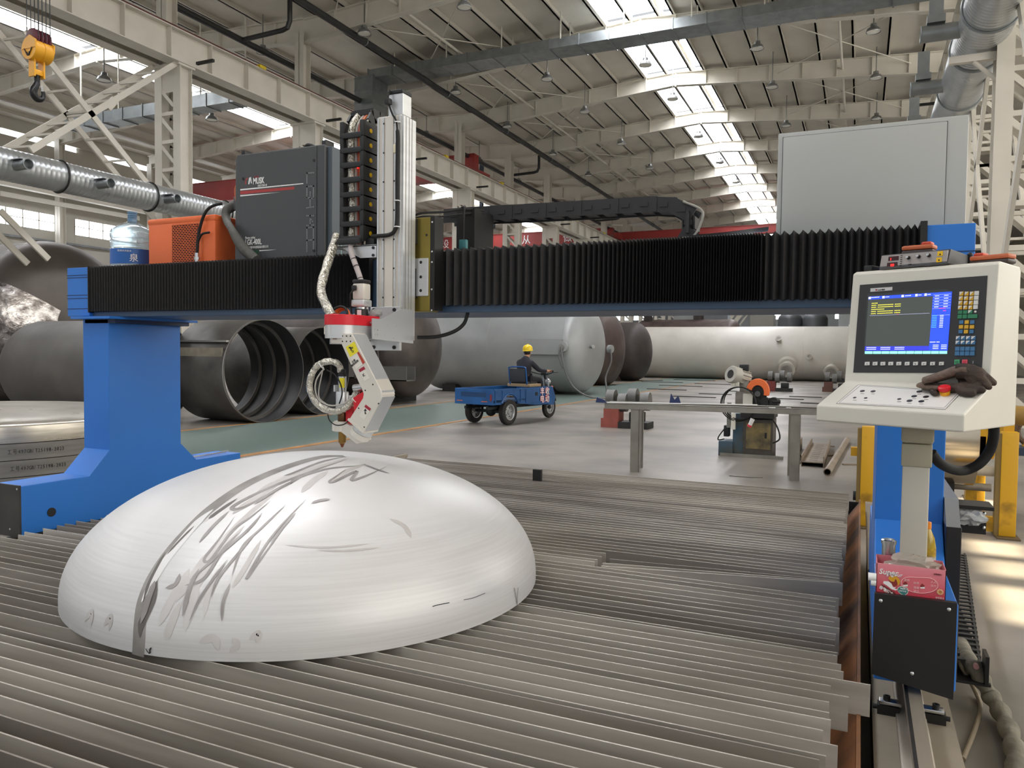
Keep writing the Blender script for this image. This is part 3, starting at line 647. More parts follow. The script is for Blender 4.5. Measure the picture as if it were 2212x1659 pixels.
MB().box((0.193, 3.298, 1.822), (0.216, 3.47, 2.115)).build('bellows_flange', BLACK_STEEL, gan, smooth=0)
# ---------------------------------------------------------------- things on the beam
GREYC = mat('grey_cabinet_paint', '#4A4B4D', 0.45, 0, 0.05, 2); GREYS = mat('blue_grey_side_paint', '#4C565E', 0.4)
t = thing('plasma_power_source', 'dark grey plasma power cabinet with a red stripe standing on the beam', 'power source', (-3.06, 3.85, 2.072))
sh = [(-3.392, 2.078), (-3.392, 2.10), (-3.384, 2.715), (-3.372, 2.745), (-2.735, 2.745), (-2.735, 2.078)]
MB().prism(sh, 'y', 3.50, 4.15).build('cabinet_body', GREYC, t, smooth=0, bevel=0.006)
MB().prism([(-3.335, 2.10), (-3.335, 2.738), (-2.79, 2.738), (-2.79, 2.10)], 'y', 3.495, 3.5).build('front_panel', GREYC, t, smooth=0, bevel=0.002)
MB().box((-2.735, 3.52, 2.09), (-2.70, 4.13, 2.735)).build('side_panel', GREYS, t, smooth=0, bevel=0.003)
for x, z in ((-3.32, 2.60), (-2.805, 2.66), (-2.805, 2.16)): MB().cyl((x, 3.494, z), (x, 3.492, z), 0.008, n=12).build('screw', BLACK, t)
for x in (-3.345, -2.76): MB().box((x-0.015, 3.52, 2.742), (x+0.015, 3.6, 2.775), 0.006).build('lifting_lug', BLACK, t)
Yf = 3.4945
WHT = mat('white_print', '#ECECEA', 0.5); REDP = mat('red_print', '#A83A38', 0.5); GRP = mat('pale_grey_print', '#8B8D8E', 0.5)
def pl(px_, py_): v = atY(px_, py_, Yf); return v
def plate(parent, name, pts, m_, off=0.0): # flat print on the cabinet front
    v = [atY(a, b_, Yf) for a, b_ in pts]; MB().add([(q.x, Yf-off, q.z) for q in v]+[(q.x, Yf+0.0005, q.z) for q in v], [tuple(range(len(v)))]+[(i, (i+1)%len(v), (i+1)%len(v)+len(v), i+len(v)) for i in range(len(v))]).build(name, m_, parent, smooth=0)
plate(t, 'stripe', [(519, 408.5), (655, 395.5), (655, 397.5), (519, 411.5)], WHT)
plate(t, 'stripe', [(519, 413), (636, 403), (636, 409), (519, 420)], REDP)
plate(t, 'stripe', [(519, 421.5), (606, 415), (575, 418.5), (519, 424.5)], WHT)
v = pl(547, 398); text('MUSK', 0.050, WHT, t, (v.x, Yf-0.0012, v.z), bold=0.0014, sx=0.64)
v = pl(557, 403.5); text('科技引领未来', 0.0145, WHT, t, (v.x, Yf-0.0012, v.z), sx=0.8)
v = pl(549, 384.5); text('MUSK', 0.014, REDP, t, (v.x, Yf-0.0012, v.z))
plate(t, 'emblem', [(529.5, 398), (530, 388), (535.5, 383), (535.5, 386), (532, 389.5), (532, 398)], REDP)
plate(t, 'emblem', [(536, 398), (538, 384), (542, 382.5), (544, 396), (542, 396), (541, 387), (538.5, 398)], WHT)
v = pl(530, 516.5); text('Plasma cutting', 0.021, WHT, t, (v.x, Yf-0.0012, v.z), sx=0.62)
v = pl(530, 529.5); text('LGK-400L', 0.046, WHT, t, (v.x, Yf-0.0012, v.z), bold=0.0008, sx=0.64)
v = pl(530.5, 537.5); text('无锡市能林切割设备有限公司', 0.0165, WHT, t, (v.x, Yf-0.0012, v.z), sx=0.8)
plate(t, 'stripe', [(560, 540.5), (597, 539), (580, 541), (560, 542.5)], WHT)
GRN = mat('dark_green_print', '#28523A', 0.5)
plate(t, 'label_patch', [(530, 543), (559, 540), (556, 553), (532, 555)], GRN)
m = MB()     # dotted upright letters
def dots(seg):
    for (a, b_) in seg:
        n_ = max(2, int(math.hypot(b_[0]-a[0], b_[1]-a[1])/3.2))
        for i in range(n_+1):
            f = i/n_; q = pl(a[0]+(b_[0]-a[0])*f, a[1]+(b_[1]-a[1])*f); m.box((q.x-0.0035, Yf-0.0006, q.z-0.0035), (q.x+0.0035, Yf+0.0005, q.z+0.0035))
dots([((663, 374), (677, 373)), ((663, 374), (663, 395)), ((677, 402), (677, 428)), ((663, 403), (663, 427)), ((663, 403), (677, 402)), ((663, 427), (668, 427)), ((670, 415), (670, 427)),
      ((663, 428), (677, 429)), ((670, 429), (670, 446)), ((663, 449), (677, 447)), ((663, 466), (677, 466)), ((670, 466), (670, 486)), ((663, 487), (677, 486)), ((670, 470), (675, 478)),
      ((663, 492), (677, 491)), ((663, 492), (663, 516)), ((677, 491), (677, 515)), ((663, 519), (677, 518)), ((663, 519), (663, 543)), ((677, 518), (677, 541))])
o = m.build('dotted_lettering', GRP, t, smooth=0); o['kind'] = 'stuff'
MB().box((-2.6995, 3.60, 2.09), (-2.6985, 3.605, 2.40)).bar((-2.699, 3.603, 2.40), (-2.699, 3.68, 2.34), 0.002, 0.006).build('edge_stripe', mat('pale_cyan_print', '#9CC7C6', 0.5), t, smooth=0)
MB().box((-3.46, 3.56, 2.44), (-3.392, 3.66, 2.52), 0.004).build('cable_bracket', GREYC, t)
m = MB(); m.tube([(-3.40, 3.56, 2.62), (-3.43, 3.55, 2.56), (-3.42, 3.55, 2.48)], 0.008, 8, 6); m.build('orange_wire', mat('orange_wire', '#C4622D', 0.5), t)
tag(MB().tube([(-3.18, 3.85, 2.78), (-3.12, 3.8, 2.80), (-3.06, 3.75, 2.83), (-3.0, 3.75, 2.81), (-2.93, 3.78, 2.755)], lambda q: 0.012+0.02*max(0, 0.5-q), 10, 6).build('power_cable', RUBBER), 'black and yellow cable lying on top of the dark power cabinet', 'cable')
t2 = bpy.data.objects['power_cable']; MB().tube([(-3.0, 3.748, 2.81), (-2.95, 3.77, 2.785), (-2.92, 3.79, 2.757)], 0.0135, 8, 5).build('yellow_sleeve', YELLOW, t2); MB().cyl((-3.05, 3.72, 2.76), (-3.05, 3.72, 2.79), 0.02, n=12).build('cable_gland', CHROME, t2)
# grey wrapped hose bundle beside the cabinet
WRAP = mat('grey_wrapped_hose', '#63625C', 0.7, 0, 0.3, 9, bump=0.4, bscale=25)
P_ = [atY(a, b_, yy) for a, b_, yy in ((489, 425, 3.62), (485, 455, 3.58), (483, 478, 3.54), (492, 495, 3.48), (503, 515, 3.46), (520, 540, 3.46), (545, 560, 3.46))]
P_ = [q+Vector((0.045, -0.02, 0)) for q in P_]; P_[-1].z = 2.118; P_ = [Vector((-3.40, 3.66, 2.475)), Vector((-3.425, 3.63, 2.50))]+P_[1:]; P_[-2].z = max(P_[-2].z, 2.165)
tag(MB().tube(P_, lambda q: 0.026+0.012*math.sin(q*9)*0.4, 14, 8).build('hose_bundle', WRAP), 'grey wrapped hose bundle hanging left of the dark power cabinet', 'hose')
ORG_ = mat('orange_chiller_paint', '#F0743E', 0.45, 0, 0.06, 2)
t = thing('water_chiller', 'orange water chiller box with a perforated grille on the beam', 'chiller', (-3.8, 3.8, 2.072))
MB().box((-4.105, 3.50, 2.072), (-3.545, 4.2, 2.405), 0.012).build('casing', ORG_, t)
MB().box((-4.11, 3.495, 2.372), (-3.54, 4.205, 2.412), 0.014).build('lid', ORG_, t)
m = MB(); gx0, gx1, gz0, gz1 = atY(372, 520, 3.497).x, atY(428, 520, 3.497).x, 2.10, atY(400, 484, 3.497).z
MB().box((gx0, 3.496, gz0), (gx1, 3.4975, gz1)).build('grille_back', mat('dark_slot', '#4B2A22', 0.8), t, smooth=0)
k = 0; z = gz0
while z < gz1:
    m.box((gx0, 3.4935, z), (gx1, 3.496, z+0.003)); x = gx0+(0.012 if k % 2 else 0)
    while x < gx1-0.003: m.box((x, 3.4935, z), (x+0.003, 3.496, min(z+0.0108, gz1))); x += 0.024
    z += 0.0108; k += 1
m.build('grille', ORG_, t, smooth=0)
t = tag(MB().tube([(-3.66, 3.47, 2.18), (-3.655, 3.48, 2.3), (-3.61, 3.475, 2.40), (-3.56, 3.48, 2.45), (-3.49, 3.5, 2.47)], 0.009, 8, 6).tube([(-3.655, 3.475, 2.25), (-3.62, 3.47, 2.29), (-3.57, 3.48, 2.30)], 0.007, 8, 6).build('coolant_hose', RUBBER), 'thin black hose in front of the orange chiller ending in a brass fitting', 'hose')
MB().cyl((-3.66, 3.47, 2.115), (-3.66, 3.47, 2.18), 0.014, n=10).cyl((-3.66, 3.47, 2.14), (-3.66, 3.47, 2.155), 0.018, n=6).build('hose_fitting', CHROME, t)
# water bottle
PET = mat('clear_bottle_plastic', '#DCE6EA', 0.08, 0, trans=0.92, alpha=1.0); CAPB = mat('blue_bottle_neck', '#6F97B8', 0.2, trans=0.35)
BB = Vector((-4.39, 3.62, 2.072))
t = thing('water_bottle', 'big clear water bottle with a blue label at the left end of the beam', 'bottle', BB)
pr = [(0.10, 0.0), (0.128, 0.01), (0.134, 0.03), (0.134, 0.06), (0.130, 0.066), (0.134, 0.072), (0.134, 0.175), (0.128, 0.182), (0.134, 0.19), (0.134, 0.235), (0.127, 0.244), (0.133, 0.253), (0.134, 0.285), (0.125, 0.305), (0.09, 0.33), (0.045, 0.352), (0.03, 0.36)]
pr2 = [(r-0.002, h+(0.002 if i == 0 else 0)) for i, (r, h) in enumerate(pr)]
MB().lathe(pr+pr2[::-1][:-1]+[(0.0, 0.003)], BB, n=40, cap=False).build('bottle_shell', PET, t, smooth=1.0)
MB().lathe([(0.03, 0.358), (0.029, 0.37), (0.027, 0.385), (0.030, 0.39), (0.026, 0.395), (0.030, 0.40), (0.026, 0.41), (0.031, 0.415), (0.029, 0.425), (0.024, 0.425), (0.024, 0.36)], BB, n=24, cap=False).build('neck', CAPB, t, smooth=1.0)
m = MB(); LAB = mat('blue_bottle_label', '#1F5FA8', 0.4)
ang = [math.radians(a_) for a_ in range(-118, 11, 6)]
m.rings([[BB+Vector((0.1352*math.cos(a), 0.1352*math.sin(a), h)) for h in (0.075, 0.172)] for a in ang], False, False, False); m.build('bottle_label', LAB, t, smooth=1.0)
for dx, dz, s_, bd in ((-0.06, 0.15, '饮用天然泉水', 0.014), (0.01, 0.092, '泉', 0.055)):
    a = math.radians(-52); n_ = Vector((math.cos(a), math.sin(a), 0)); r_ = Vector((-n_.y, n_.x, 0))
    text(s_, bd, WHITE, t, BB+n_*0.1362+r_*dx+Vector((0, 0, dz)), right=r_)
# electrical cabinet
CAB = mat('light_grey_cabinet', '#B4B6B2', 0.4, 0, 0.04, 1.5)
t = thing('electrical_cabinet', 'large plain light grey electrical cabinet above the right end of the beam', 'cabinet', (0.0, 3.7, 2.072))
MB().box((-0.352, 3.56, 2.072), (0.366, 3.85, 2.566), 0.004).build('cabinet_body', CAB, t)
MB().box((-0.330, 3.549, 2.09), (0.290, 3.558, 2.545), 0.003).build('cabinet_door', CAB, t)
MB().box((-0.333, 3.557, 2.088), (0.293, 3.5605, 2.548)).build('door_gap', mat('grey_gap', '#55575A', 0.7), t, smooth=0)
tag(MB().box((-0.72, 3.36, 2.108), (-0.42, 3.52, 2.110)).add([(-0.70,3.34,2.112),(-0.52,3.33,2.118),(-0.36,3.36,2.135),(-0.38,3.52,2.14),(-0.70,3.52,2.112)], [(0,1,2,3,4)]).build('paper_sheets', mat('white_paper', '#EDEEF2', 0.6), smooth=0, fix=False), 'folded white paper sheets lying on top of the right bellows', 'paper')
# cable chain along the beam
CHN = mat('charcoal_chain_plastic', '#2C2B2D', 0.55, 0, 0.15, 12)
t = thing('cable_chain', 'long black cable chain looping above the right bellows', 'cable chain', (-1.5, 3.78, 2.072))
path = [(-2.10, 2.345), (-1.9, 2.345), (-1.5, 2.338), (-1.2, 2.334), (-0.95, 2.331), (-0.86, 2.326), (-0.79, 2.302), (-0.745, 2.262), (-0.74, 2.215), (-0.775, 2.165), (-0.80, 2.12)]
P_ = spline([Vector((a, 3.78, b_)) for a, b_ in path], 10)
# equal links along the path
d_ = [0]; 
for a, b_ in zip(P_, P_[1:]): d_.append(d_[-1]+(b_-a).length)
def along(s_):
    for i in range(len(d_)-1):
        if d_[i+1] >= s_: return P_[i].lerp(P_[i+1], (s_-d_[i])/(d_[i+1]-d_[i]))
    return P_[-1]
k = int(d_[-1]/0.092)
for i in range(k):
    a, b_ = along(d_[-1]*i/k), along(d_[-1]*(i+1.3)/k)
    m = MB()
    for s_ in (-1, 1):
        yy = (0.065 if i % 2 else 0.0615)*s_; m.bar(a+Vector((0, yy, 0)), b_+Vector((0, yy, 0)), 0.012, 0.074); mid = a.lerp(b_, 0.5)
        m.bar(mid+Vector((-0.02, yy*1.12, 0)), mid+Vector((0.02, yy*1.12, 0)), 0.006, 0.022)
    dv = (b_-a).normalized(); up = Vector((0, 1, 0)).cross(dv)
    for q in (-1, 1): m.obox(a.lerp(b_, 0.5)+up*0.028*q, dv*0.03, (0, 0.065, 0), up*0.003)
    m.build('chain_link', CHN, t, smooth=0)
MB().box((-0.86, 3.70, 2.071), (-0.74, 3.86, 2.13)).build('chain_mount', BLACK_STEEL, t, smooth=0)
MB().tube([(-0.79, 3.70, 2.33), (-0.70, 3.705, 2.28), (-0.715, 3.71, 2.2), (-0.76, 3.71, 2.14)], 0.006, 8, 8).build('grey_lead', mat('grey_cable', '#A8A59C', 0.5), t)
# =================================================================== slide tower with the cutting head
t = tow = thing('slide_tower', 'tall aluminium slide tower on the beam carrying the cutting head', 'slide tower', (-2.03, 3.2, 1.65))
PALE = mat('pale_anodised_plate', '#DED9CF', 0.42, 0.15, 0.05, 3)
BRASS = mat('brassy_plated_steel', '#9A8A45', 0.35, 0.7, 0.25, 6)
m = MB(); m.box((-2.097, 3.08, 1.655), (-1.968, 3.19, 2.70)); m.build('slide_housing', PALE, t, smooth=0, bevel=0.003)
m = MB()
for x in (-2.094, -2.066, -2.000, -1.974): m.box((x-0.004, 3.074, 1.66), (x+0.004, 3.081, 2.695))
m.build('cover_strip', ALU, t, smooth=0)
MB().box((-2.055, 3.0745, 1.66), (-2.010, 3.081, 2.697)).build('slide_cover', PALE, t, smooth=0, bevel=0.002)
m = MB()
for y0, y1 in ((3.081, 3.10), (3.106, 3.128), (3.134, 3.152), (3.158, 3.19)): m.box((-1.968, y0, 1.655), (-1.958, y1, 2.695))
m.build('rail_profile', ALU, t, smooth=0)
m = MB(); z = 1.72
hz = []
while z < 2.69: hz.append(z); z += 0.135
for z in hz:
    for x in (-2.062, -2.003): MB().cyl((x, 3.0738, z), (x, 3.0735, z), 0.0045, n=10).build('bolt_hole', BLACK, t)
MB().box((-2.045, 3.085, 2.70), (-1.965, 3.16, 2.80)).build('tower_head', ALU, t, smooth=0, bevel=0.003)
MB().box((-2.05, 3.08, 2.80), (-1.965, 3.165, 2.818)).build('top_cap', BLACK, t, smooth=0, bevel=0.004)
MB().tube([(-2.03, 3.075, 2.815), (-2.03, 3.06, 2.78), (-2.028, 3.07, 2.74), (-2.01, 3.068, 2.70), (-1.985, 3.062, 2.66), (-1.978, 3.062, 2.58), (-1.980, 3.064, 2.4), (-1.980, 3.064, 2.22), (-1.99, 3.062, 2.165), (-2.02, 3.06, 2.145), (-2.08, 3.058, 2.142), (-2.115, 3.06, 2.142)], lambda q: 0.0045 if q < 0.42 else 0.0095, 10, 8).build('black_cable', RUBBER, t)
MB().box((-2.04, 3.045, 2.745), (-2.016, 3.075, 2.772), 0.003).build('cable_plug', BLACK, t)
for z in (2.66, 2.30, 2.18): MB().torus((-1.980, 3.064, z), 0.012, 0.003, (0,0,1), 14, 6).build('cable_clip', WHITE, t)
MB().box((-1.990, 3.055, 2.565), (-1.974, 3.071, 2.625), 0.003).build('connector', WHITE, t)
MB().box((-1.998, 3.056, 2.52), (-1.985, 3.07, 2.56), 0.002).build('paper_tag', mat('cream_tag', '#E4DEBF', 0.6), t)
# carriage behind the tower
MB().box((-2.10, 3.215, 1.795), (-1.890, 3.298, 2.245)).build('carriage_plate', BRASS, t, smooth=0, bevel=0.003)
MB().box((-1.889, 3.216, 1.80), (-1.866, 3.30, 2.25)).build('carriage_side', BLACK_STEEL, t, smooth=0)
MB().box((-2.10, 3.19, 2.12), (-1.96, 3.216, 2.24)).build('slide_block', DARK_STEEL, t, smooth=0)
MB().box((-2.10, 3.19, 1.86), (-1.96, 3.216, 2.0)).build('slide_block', DARK_STEEL, t, smooth=0)
m = MB().box((-1.995, 3.205, 1.868), (-1.896, 3.2149, 2.05)); m.build('silver_plate', ALU, t, smooth=0, bevel=0.003)
for z in (1.895, 1.96, 2.03): MB().cyl((-1.935, 3.2048, z), (-1.935, 3.2044, z), 0.0075, n=14).build('bolt_hole', BLACK, t)
for z in (1.80, 1.90, 2.03, 2.08, 2.22): MB().sphere((-1.880, 3.214, z), 0.005, (1, 0.4, 1), 8).build('screw', SCREW, t)
MB().cyl((-1.91, 3.2145, 2.16), (-1.91, 3.214, 2.16), 0.006, n=10).build('bolt_hole', BLACK, t)
MB().box((-1.866, 3.50, 2.115), (-1.80, 3.72, 2.33)).build('chain_bracket', RUBBER, t, smooth=0)
MB().box((-1.99, 3.66, 2.12), (-1.90, 3.69, 2.36)).build('chain_bracket', BLACK_STEEL, t, smooth=0)
MB().box((-1.835, 3.40, 2.112), (-1.795, 3.425, 2.16), 0.004).build('sensor_box', mat('teal_sensor', '#3E7C82', 0.4), t)
MB().tube([(-1.815, 3.412, 2.16), (-1.815, 3.412, 2.26), (-1.82, 3.43, 2.32), (-1.84, 3.47, 2.335), (-1.87, 3.48, 2.33)], 0.005, 8, 8).build('sensor_cable', RUBBER, t)
MB().tube([(-2.02, 3.24, 2.25), (-1.97, 3.26, 2.275), (-1.90, 3.34, 2.29), (-1.83, 3.45, 2.32), (-1.80, 3.6, 2.335)], 0.006, 8, 8).tube([(-2.02, 3.25, 2.25), (-1.96, 3.28, 2.262), (-1.90, 3.36, 2.272), (-1.83, 3.47, 2.30), (-1.80, 3.6, 2.32)], 0.005, 8, 8).build('black_cable', RUBBER, t)
MB().cyl((-2.02, 3.24, 2.246), (-2.02, 3.24, 2.262), 0.02, n=14).build('cable_gland', CHROME, t)
MB().tube([(-1.76, 3.36, 1.795), (-1.765, 3.33, 1.74), (-1.80, 3.29, 1.70), (-1.87, 3.25, 1.675), (-1.96, 3.22, 1.67)], 0.009, 10, 8).build('hanging_hose', RUBBER, t)
# shelf under the vertical chain
m = MB().prism([(-2.36, 2.104), (-2.10, 2.104), (-2.10, 2.045), (-2.19, 2.045), (-2.30, 2.098), (-2.36, 2.098)], 'y', 3.07, 3.075); m.box((-2.36, 3.07, 2.1), (-2.10, 3.19, 2.106)); m.build('chain_shelf', ALU, t, smooth=0)
for x, z in ((-2.115, 2.09), (-2.115, 2.055)): MB().cyl((x, 3.07, z), (x, 3.066, z), 0.007, n=10).build('screw', BLACK, t)
# ------------- arm carrier: runs from the tower towards the viewer
XS = -1.953; AX, AY = -2.06, 2.76
MB().box((-2.12, 3.055, 1.605), (-1.957, 3.074, 1.81)).build('mounting_plate', ALU, t, smooth=0, bevel=0.002)
for x in (-2.10, -1.985):
    for z in (1.62, 1.795): MB().cyl((x, 3.055, z), (x, 3.05, z), 0.009, n=10).build('screw', BLACK, t)
SIDE = mat('satin_steel_sheet', '#C2C5C8', 0.4, 0.3, 0.08, 2)
m = MB().prism([(2.83, 1.655), (3.17, 1.640), (3.17, 1.80), (3.06, 1.80), (2.90, 1.745), (2.83, 1.745)], 'x', XS-0.004, XS); m.build('side_sheet', SIDE, t, smooth=0)
m = MB().prism([(2.83, 1.655), (3.055, 1.640), (3.055, 1.80), (3.03, 1.80), (2.89, 1.745), (2.83, 1.745)], 'x', -2.146, -2.142); m.build('side_sheet', SIDE, t, smooth=0)
for y, z in ((2.85, 1.675), (2.87, 1.675), (2.85, 1.695), (2.87, 1.695), (2.93, 1.668), (3.0, 1.662), (2.95, 1.72), (3.02, 1.72)): MB().sphere((XS, y, z), 0.004, (0.6, 1, 1), 8).build('screw', SCREW, t)
def obround(r, y1, n=20): return [(AX-r, y1)]+[(AX-r*math.cos(a), AY-r*math.sin(a)) for a in [PI*i/n for i in range(n+1)]]+[(AX+r, y1)]
MB().prism(obround(0.075, 3.05), 'z', 1.655, 1.712).build('arm_beam', ALU, t, smooth=0.6)
MB().prism(obround(0.077, 2.93), 'z', 1.712, 1.757).build('red_cap', RED, t, smooth=0.6, bevel=0.002)
for y in (2.86, 2.91): MB().sphere((AX+0.077, y, 1.727), 0.004, (0.6, 1, 1), 8).build('screw', SCREW, t)
MB().add([(AX-0.06, AY-0.0505, 1.672), (AX-0.005, AY-0.0755, 1.672), (AX-0.005, AY-0.0755, 1.706), (AX-0.06, AY-0.0505, 1.706)], [(0,1,2,3)]).build('rating_label', mat('cream_label', '#D8D2BE', 0.5), t, smooth=0, fix=False)
# motor on the arm carrier
MX, MY = -2.06, 2.90
m = MB().cyl((MX, MY, 1.757), (MX, MY, 1.79), 0.030, n=24); m.build('gearbox', BLACK, t)
MB().box((MX-0.002, MY-0.0315, 1.762), (MX+0.02, MY-0.030, 1.785)).build('label', WHITE, t, smooth=0)
MB().cyl((MX, MY, 1.79), (MX, MY, 1.80), 0.024, n=24).build('coupling', CHROME, t)
MB().box((MX-0.034, MY-0.034, 1.80), (MX+0.034, MY+0.034, 1.832), 0.006).build('motor_flange', ALU, t)
MB().box((MX-0.030, MY-0.030, 1.832), (MX+0.030, MY+0.030, 1.905), 0.008).build('motor_body', PALE, t)
MB().box((MX-0.031, MY-0.031, 1.905), (MX+0.031, MY+0.031, 1.922), 0.006).build('motor_cap', BLACK, t)
MB().box((MX-0.026, MY-0.042, 1.872), (MX-0.004, MY-0.030, 1.895), 0.003).build('motor_plug', BLACK, t)
MB().tube([(MX-0.016, MY-0.04, 1.872), (MX-0.028, MY-0.045, 1.855), (MX-0.036, MY-0.035, 1.83), (MX-0.040, MY-0.02, 1.77)], 0.004, 8, 6).build('motor_cable', RUBBER, t)
MB().sphere((MX+0.055, MY+0.03, 1.772), 0.03, (1.1, 1, 0.7), 14).build('clear_cover', mat('clear_plastic', '#D8DAD8', 0.15, trans=0.7), t)
for k in range(4):
    r = 0.045-0.004*k; MB().tube([(AX-0.05+r*math.cos(a)*1.0, 2.80+0.01*k+0.3*r*math.sin(a), 1.757+r*0.9*math.sin(a)) for a in [PI*i/10 for i in range(11)]], 0.0055, 8).build('orange_cable' if k else 'black_cable', mat('orange_cable', '#C8682F', 0.45) if k else RUBBER, t)
# silver hose and ribbed hose coming down from the chain
FOIL = mat('crinkled_foil_sleeve', '#D3CFC2', 0.22, 0.9, 0.25, 30, bump=0.9, bscale=55)
MB().tube([(-2.315, 3.06, 2.16), (-2.32, 3.03, 2.09), (-2.30, 2.96, 2.0), (-2.255, 2.86, 1.88), (-2.17, 2.79, 1.80), (-2.125, 2.775, 1.752)], lambda q: 0.021+0.001*math.sin(q*40), 16, 10).build('foil_hose', FOIL, t)
MB().tube([(-2.235, 3.06, 2.13), (-2.22, 3.04, 2.07), (-2.16, 3.02, 1.96), (-2.12, 3.00, 1.88), (-2.10, 2.985, 1.82), (-2.085, 2.97, 1.775)], 0.013, 12, 8).build('grey_hose', mat('pinkish_grey_hose', '#BDB3B2', 0.5), t)
m = MB()
for a, b, c_ in ((-2.20, 3.034, 2.035), (-2.18, 3.026, 2.0), (-2.15, 3.016, 1.94), (-2.12, 3.0, 1.885), (-2.10, 2.985, 1.83)): m.torus((a, b, c_), 0.0135, 0.002, (0.5, -0.2, -1), 14, 6)
o = m.build('hose_ring', BLACK, t)
# ------------- bent arm, its front face looks at the viewer
YA, YB = 2.70, 2.80
def af(x, y, Y=YA): v = atY(x, y, Y); return (v.x, v.z)
outer = [af(712.5, 719.5), af(713, 739), af(716, 742), af(737, 742.5), af(783, 845), af(785, 851), af(783.5, 860), af(752, 909), af(787, 932.5), af(823.5, 862), af(825, 853), af(823, 843), af(763, 726), af(759.5, 719.5)]
MB().prism([(p[0], p[1]) for p in outer], 'y', YA, YB).build('bent_arm', PALE, t, smooth=0.3, bevel=0.003)
# bright skins added along the outer edge to paint in its side light
for (p0, p1) in ((af(761, 722), af(824, 848)), (af(824.5, 858), af(788, 931))):
    a0, a1 = Vector((p0[0], 0, p0[1])), Vector((p1[0], 0, p1[1])); dd = (a1-a0).normalized(); no = Vector((-dd.z, 0, dd.x)); no = no if no.x > 0 else -no
    MB().obox((a0+a1)/2+Vector((0, (YA+YB)/2+0.002, 0))+no*0.0012, dd*(a1-a0).length/2, (0, (YB-YA)/2-0.002, 0), no*0.0012).build('lit_edge_skin', SIDE, t, smooth=0)
MB().cyl((AX, AY, 1.63), (AX, AY, 1.655), 0.055, n=32).build('turning_joint', ALU, t)
def af3(x, y, off=0.0012): v = atY(x, y, YA-off); return v
def sticker(name, pts, m_, off=0.0012):
    v = [af3(a, b_, off) for a, b_ in pts]; n_ = len(v)
    return MB().add(v+[q+Vector((0, 0.0008, 0)) for q in v], [tuple(range(n_)), tuple(range(2*n_-1, n_-1, -1))]+[(i, (i+1)%n_, (i+1)%n_+n_, i+n_) for i in range(n_)]).build(name, m_, t, smooth=0)
def z3(x, y): return (660+x/7.54, 580+y/7.54)
def z4(x, y): return (650+x/7.541, 760+y/7.541)
YEL = mat('yellow_sticker', '#EFE02A', 0.4); WST = mat('white_sticker', '#E4E0D6', 0.5); RST = mat('dark_red_sticker', '#A02338', 0.45)
sticker('warning_sticker', [z3(655, 1280), z3(795, 1190), z3(862, 1352), z3(725, 1443)], YEL)
sticker('warning_symbol', [z3(695, 1290), z3(725, 1272), z3(748, 1290), z3(752, 1330), z3(738, 1345), z3(730, 1310)], BLACK, 0.0022)
for a, b_, r in ((768, 1350, 0.0042), (762, 1290, 0.0030)):
    q = af3(*z3(a, b_), 0.0022); MB().torus(q, r, 0.001, (0, 1, 0), 16, 6).build('warning_symbol', BLACK, t)
sticker('text_sticker', [z3(728, 1447), z3(862, 1360), z3(965, 1540), z3(830, 1640)], WST)
sticker('text_sticker_band', [z3(838, 1372), z3(866, 1356), z3(966, 1530), z3(932, 1560)], mat('orange_red_sticker', '#B8402C', 0.45), 0.0022)
q = af3(*z3(790, 1520), 0.002); text('注意\n触电危险', 0.011, BLACK, t, q, right=(0.46, 0, 0.33), up=(-0.33, 0, 0.5), align='CENTER')
sticker('small_sticker', [z4(940, 290), z4(1025, 235), z4(1120, 430), z4(1035, 480)], WST)
sticker('small_sticker_band', [z4(940, 290), z4(1025, 235), z4(1048, 280), z4(960, 333)], RST, 0.0022)
q = af3(*z4(1035, 400), 0.002); text('K', 0.02, mat('dark_print', '#333333', 0.5), t, q, right=(0.8, 0, 0.5), up=(-0.5, 0, 0.8), align='CENTER')
sticker('arrow_sticker', [z4(1055, 858), z4(1140, 925), z4(1035, 1105), z4(950, 1040)], WST)
sticker('arrow_sticker_band', [z4(1055, 858), z4(1140, 925), z4(1118, 962), z4(1032, 897)], RST, 0.0022)
sticker('arrow_symbol', [z4(1050, 925), z4(1072, 968), z4(1052, 965), z4(1045, 1000), z4(1036, 1000), z4(1040, 963), z4(1022, 960)], BLACK, 0.0022)
q = af3(*z4(1052, 1012), 0.002); text('a', 0.013, BLACK, t, q, align='CENTER', bold=0.001)
sticker('rating_plate', [z3(440, 1095), z3(510, 1100), z3(510, 1158), z3(440, 1155)], mat('taupe_plate', '#9A8578', 0.5))
for a, b_ in [z3(x, y) for y in (1100, 1187) for x in (600, 666, 730)]+[z4(x, y) for x, y in ((1047, 628), (1170, 532), (1262, 843), (940, 920), (1030, 1226))]:
    q = af3(a, b_, 0.0008); MB().cyl(q, q+Vector((0, 0.002, 0)), 0.0033, n=10).build('screw', DARK_STEEL, t)
# end plate, tilting disc and torch clamp
e0, e1 = Vector(af3(*z4(775, 1105), 0.0)), Vector(af3(*z4(1022, 1322), 0.0)); dv = (e1-e0).normalized(); nn = Vector((dv.z, 0, -dv.x))
MB().obox((e0+e1)/2+Vector((0, 0.05, 0))+nn*(-0.002), dv*((e1-e0).length/2+0.002), (0, 0.055, 0), nn*0.005).build('arm_end_plate', PALE, t, smooth=0, bevel=0.001)
dc = (e0*0.38+e1*0.62)+Vector((0, 0.05, 0)); dn = nn if nn.z < 0 else -nn
MB().cyl(dc, dc+dn*0.022, 0.046, n=40).build('tilt_disc', ALU, t)
MB().cyl(dc+dn*0.022, dc+dn*0.024, 0.043, n=40).build('disc_gap', BLACK, t)
d2 = dc+dn*0.024
TX, TY, TZ = AX, AY, 1.19
MB().cyl(d2, d2+dn*0.024, 0.046, n=40).build('clamp_disc', PALE, t)
